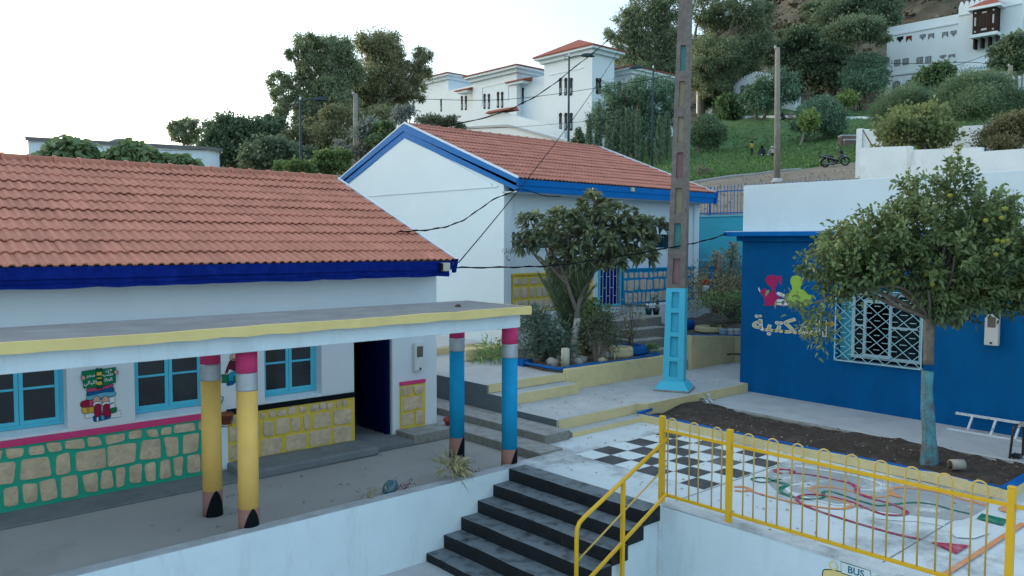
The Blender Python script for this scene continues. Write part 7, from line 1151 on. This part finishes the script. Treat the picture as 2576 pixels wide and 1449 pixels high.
# ================================================================ PEOPLE AND MOTORBIKE
def figure(label, base, hgt, J, E, top, legs, skin_c, hair, head_dir, hairlong=0, feet=None, wrap=None):
    """One continuous body: joints with radii grown with a Skin modifier; clothing colours by height bands on the mesh."""
    t = thing('person', label, 'person', base, 'people on the lawn'); sc = hgt; rr_ = np.array([V[0], V[1], 0]); fw_ = np.array(head_dir, float); fw_ /= np.linalg.norm(fw_); sd_ = np.cross([0, 0, 1], fw_)
    def W(p): return np.array(base)+(sd_*p[0]+fw_*p[1]+np.array([0, 0, p[2]]))*sc
    names = list(J); me = bpy.data.meshes.new('body'); me.from_pydata([tuple(W(J[k][:3])) for k in names], [(names.index(a), names.index(b)) for a, b in E], []); o = link('body', me, t); o.modifiers.new('skin', 'SKIN')
    for i, k in enumerate(names): me.skin_vertices[0].data[i].radius = (J[k][3]*sc, J[k][3]*sc)
    me.skin_vertices[0].data[0].use_root = True; ss = o.modifiers.new('sub', 'SUBSURF'); ss.levels = 1; ss.render_levels = 1
    m = bpy.data.materials.new('clothed_body'); m.use_nodes = True; N, L = m.node_tree.nodes, m.node_tree.links; g = N.new('ShaderNodeNewGeometry'); sp = N.new('ShaderNodeSeparateXYZ'); L.new(g.outputs['Position'], sp.inputs[0]); mr = N.new('ShaderNodeMapRange'); mr.inputs[1].default_value = base[2]; mr.inputs[2].default_value = base[2]+sc; L.new(sp.outputs[2], mr.inputs[0]); cr = N.new('ShaderNodeValToRGB'); cr.color_ramp.interpolation = 'CONSTANT'; cr.color_ramp.elements[0].color = (*legs[0], 1); cr.color_ramp.elements[1].position = legs[1]; cr.color_ramp.elements[1].color = (*top, 1); e = cr.color_ramp.elements.new(legs[2]); e.color = (*skin_c, 1); L.new(mr.outputs[0], cr.inputs[0]); L.new(cr.outputs[0], N['Principled BSDF'].inputs['Base Color']); N['Principled BSDF'].inputs['Roughness'].default_value = .9; me.materials.append(m)
    hc = W(J['head'][:3]); hr_ = .068*sc; mb = MB()
    mb.lathe([(0, hr_*1.05), (hr_*.6, hr_*.92), (hr_*1.02, hr_*.45), (hr_*1.08, 0), (hr_*1.0, -hr_*.6), (hr_*.7, -hr_*.9-hairlong*sc), (hr_*.3, -hr_*1.0-hairlong*sc)], hc-fw_*hr_*.35, 12); mb.build('headscarf' if wrap else 'hair', paint('cloth_'+hair[0], hair[1], rough=.9, bump=0), t)
    return t
stand = dict(pelvis=(0, 0, .53, .062), spine=(0, .0, .63, .06), chest=(0, -.01, .74, .075), neck=(0, 0, .83, .032), head=(0, .01, .92, .062), shl=(-.10, 0, .79, .04), shr=(.10, 0, .79, .04), ell=(-.13, .02, .64, .028), elr=(.13, .03, .66, .028), hal=(-.08, .10, .72, .02), har=(.05, .10, .80, .02), hipl=(-.05, 0, .49, .052), hipr=(.05, 0, .49, .052), knl=(-.055, .02, .28, .038), knr=(.06, 0, .28, .038), anl=(-.05, -.01, .045, .026), anr=(.09, .0, .045, .026), tol=(-.05, .07, .02, .022), tor=(.10, .075, .02, .022))
SE = [('pelvis', 'spine'), ('spine', 'chest'), ('chest', 'neck'), ('neck', 'head'), ('chest', 'shl'), ('chest', 'shr'), ('shl', 'ell'), ('shr', 'elr'), ('ell', 'hal'), ('elr', 'har'), ('pelvis', 'hipl'), ('pelvis', 'hipr'), ('hipl', 'knl'), ('hipr', 'knr'), ('knl', 'anl'), ('knr', 'anr'), ('anl', 'tol'), ('anr', 'tor')]
sit = dict(pelvis=(0, 0, .07, .085), spine=(0, -.03, .17, .075), chest=(0, -.04, .29, .08), neck=(0, -.03, .37, .035), head=(0, 0, .45, .062), shl=(-.11, -.03, .33, .042), shr=(.11, -.03, .33, .042), ell=(-.15, -.10, .20, .032), elr=(.15, .03, .2, .032), hal=(-.17, -.16, .05, .022), har=(.04, .14, .24, .022), hipl=(-.06, .04, .07, .06), hipr=(.06, .04, .07, .06), knl=(-.10, .2, .2, .045), knr=(.12, .2, .19, .045), anl=(-.12, .36, .05, .03), anr=(.17, .34, .05, .03), tol=(-.13, .43, .05, .024), tor=(.19, .41, .05, .024))
sk = (.32, .19, .14); toward = -Fw
q = hit(1891, 394); hq = mm(37, math.hypot(q[0], q[1])); figure('standing person in a yellow top and dark trousers with long dark hair', q, hq, stand, SE, (.50, .34, .07), ((.02, .018, .018), .55, .85), sk, ('dark_hair', (.015, .012, .01)), toward+V*.6, hairlong=.06)
q = hit(1917, 394); hs = mm(52, math.hypot(q[0], q[1])); figure('person in a dark headscarf and dark robe sitting on the grass', q, hs*.95, sit, SE, (.02, .022, .03), ((.018, .02, .028), .1, .42), sk, ('black_scarf', (.014, .015, .02)), toward-V*.25, wrap=True); MB().tube([q+toward*.30*hs+V*(-.11)*hs+[0, 0, .07], q+toward*.40*hs-V*.15*hs+[0, 0, .06]], .05, 6).build('white_trouser_leg', white, bpy.data.objects['person.001']); MB().tube([q+toward*.30*hs+V*.13*hs+[0, 0, .07], q+toward*.38*hs+V*.17*hs+[0, 0, .06]], .05, 6).build('white_trouser_leg', white, bpy.data.objects['person.001'])
q = hit(1943, 393); figure('person in a pale headscarf sitting beside the tan pole with a red bundle', q, hs*.9, sit, SE, (.40, .42, .45), ((.03, .03, .04), .13, .42), sk, ('pale_scarf', (.42, .45, .48)), toward+V*.3, wrap=True); MB().lathe([(0, 0), (.13, .05), (.16, .2), (.1, .32), (0, .34)], q+toward*.3+V*.12+[0, 0, .15], 10).build('red_bundle', paint('red_cloth', (.35, .04, .04)), bpy.data.objects['person.002'])
for i, (px, py, c, hc_, lab) in enumerate(((1968, 302, (.02, .02, .025), (.015, .015, .018), 'person in black sitting by the low white kerb wall at the top of the lawn'), (1989, 302, (.30, .18, .2), (.36, .22, .25), 'person in a pink headscarf sitting by the low white kerb wall'))):
    q = hit(px, 303); d_ = math.hypot(q[0], q[1]); figure(lab, q, mm(38, d_)*.95, sit, SE, c, ((.03, .03, .035), .1, .42), sk, ('top_scarf_'+('black', 'pink')[i], hc_), toward, wrap=True)
for i, (px, lab) in enumerate(((2146, 'dark dressed person standing under the rounded tree, left of a pair'), (2160, 'dark dressed person standing under the rounded tree, right of a pair'))): q = hit(px, 279); figure(lab, q, 1.7, stand, SE, ((.015, .015, .02), (.07, .08, .10))[i], ((.02, .02, .025), .5, .85), sk, ('hair_pair', (.015, .012, .012)), -toward if i else toward)
# motorbike at the edge of the track
qa, qb = hit(2079, 421), hit(2124, 417); wb_ = np.linalg.norm(qb-qa); qm = (qa+qb)/2; e = (qb-qa)/wb_; e2 = np.cross([0, 0, 1], e); e2 /= np.linalg.norm(e2); upv = np.cross(e, e2); sM = max(.9, min(1.5, wb_/1.25)); mk = thing('motorbike', 'black and silver motorbike parked at the edge of the lawn', 'motorbike', qm)
def B(x, z, y=0): return qm+(e*x+upv*z+e2*y)*sM
mbk = paint('bike_black', (.012, .013, .016), rough=.3, spec=.6); msl = paint('bike_silver', (.22, .23, .25), rough=.35, metal=.4); mtyre = paint('bike_tyre', (.018, .018, .02), rough=.9)
def ring(c, r_, t_, m, name, par, sp=6):
    o_ = MB().tube([c+(e*math.cos(a)+upv*math.sin(a))*r_*sM for a in np.linspace(0, 6.28, 25)[:-1]], t_*sM, 8, closed=True).build(name, m, par); return o_
for x in (-.62, .62):
    w_ = ring(B(x, .29), .25, .045, mtyre, 'wheel', mk); mb = MB()
    for k in range(5): a = k*1.256; mb.bar(B(x, .29), B(x, .29)+(e*math.cos(a)+upv*math.sin(a))*.22*sM, .035*sM)
    mb.tube([B(x, .29, -.05), B(x, .29, .05)], .06*sM, 10); mb.build('rim', msl if x > 0 else mbk, w_)
MB().tube([B(-.85, .72), B(-.6, .72), B(-.35, .68), B(-.1, .64)], [.05*sM, .11*sM, .12*sM, .06*sM], 10).build('seat', mbk, mk); MB().tube([B(-.95, .76), B(-.7, .70), B(-.45, .62), B(-.1, .45), B(.25, .34)], [.03*sM, .09*sM, .10*sM, .09*sM, .07*sM], 10).build('body', mbk, mk)
MB().tube([B(-.88, .76, -.09), B(-.5, .66, -.11), B(-.1, .5, -.11), B(.28, .36, -.09)], .03*sM, 8).tube([B(-.88, .76, .09), B(-.5, .66, .11), B(-.1, .5, .11), B(.28, .36, .09)], .03*sM, 8).build('side_trim', msl, mk)
MB().tube([B(.05, .36), B(.2, .5), B(.36, .75), B(.42, .85)], [.07*sM, .08*sM, .09*sM, .06*sM], 9).build('leg_shield', mbk, mk); MB().tube([B(.08, .40, -.1), B(.36, .72, -.12), B(.5, .62, -.1)], .022*sM, 6).tube([B(.08, .40, .1), B(.36, .72, .12), B(.5, .62, .1)], .022*sM, 6).build('shield_trim', msl, mk)
MB().tube([B(.62, .29, -.08), B(.46, .72, -.06), B(.38, .92, 0)], .03*sM, 7).tube([B(.62, .29, .08), B(.46, .72, .06), B(.38, .92, 0)], .03*sM, 7).build('fork', mbk, mk); MB().tube([B(.36, .46), B(.48, .57), B(.62, .6), B(.8, .54)], [.05*sM, .07*sM, .07*sM, .04*sM], 8).build('front_fender', msl, mk)
MB().tube([B(.30, .90), B(.42, .95), B(.52, .86), B(.5, .76)], [.05*sM, .09*sM, .09*sM, .05*sM], 9).build('headlight_cowl', mbk, mk); MB().tube([B(.49, .86), B(.56, .80)], .06*sM, 9).build('headlight', white, mk)
MB().tube([B(.28, .98, -.3), B(.34, .97, -.1), B(.34, .97, .1), B(.28, .98, .3)], .018*sM, 7).build('handlebar', mbk, mk)
for s_ in (-1, 1): MB().tube([B(.33, .98, s_*.2), B(.30, 1.15, s_*.28)], .01*sM, 5).lathe([(0, -.07), (.06, -.03), (.065, .02), (0, .06)], B(.29, 1.19, s_*.29), 9).build('mirror', mbk if s_ < 0 else msl, mk)
MB().tube([B(-.25, .2), B(.0, .26), B(.15, .30)], [.10*sM, .12*sM, .08*sM], 9).build('engine', mbk, mk); MB().tube([B(-.02, .2, -.12), B(-.4, .2, -.14), B(-.75, .26, -.14)], [.03*sM, .05*sM, .055*sM], 8).build('exhaust', msl, mk); MB().tube([B(-.90, .74), B(-.98, .62), B(-1.0, .42)], [.04*sM, .05*sM, .03*sM], 7).build('rear_fender', mbk, mk); MB().hexa([B(-1.0, .42, -.09), B(-.99, .42, -.09), B(-.99, .42, .09), B(-1.0, .42, .09), B(-.98, .56, -.09), B(-.97, .56, -.09), B(-.97, .56, .09), B(-.98, .56, .09)]).build('number_plate', white, mk)
MB().tube([B(-.92, .78), B(-.95, .90)], .02*sM, 6).lathe([(0, -.06), (.07, -.02), (.06, .06), (0, .09)], B(-.96, .95), 9).build('rear_lamp', mbk, mk); MB().tube([B(-.62, .29, -.09), B(-.5, .62, -.1)], .028*sM, 7).tube([B(-.62, .29, .09), B(-.5, .62, .1)], .028*sM, 7).build('shock_absorber', msl, mk); MB().tube([B(-.1, .16, .1), B(-.02, .0, .2)], .015*sM, 5).build('side_stand', mbk, mk)

# ---- stray leaves on the paving
rng = np.random.default_rng(60); n = 150; q = np.stack([rng.uniform(9.3, 12.95, n), rng.uniform(4.2, 10.3, n), np.full(n, .008)], 1); q2 = np.stack([rng.uniform(2.5, 9.4, 60), rng.uniform(9.95, 12.2, 60), np.full(60, -.112)], 1); q3 = np.stack([rng.uniform(11, 17, 90), rng.uniform(10.9, 12.3, 90), np.full(90, .308)], 1); q = np.concatenate([q, q2, q3]); a = rng.normal(size=q.shape)*[1, 1, .06]
setp(leaves('stray_leaves', q, a, rng.uniform(.02, .06, len(q)), leafmat('brown_litter', (.03, .022, .014), (.10, .08, .05), trans=0), seed=8, wd=.3, upbias=4, droop=0), 'stray dry leaves and grit blown over the paving', 'leaf litter', kind='stuff')
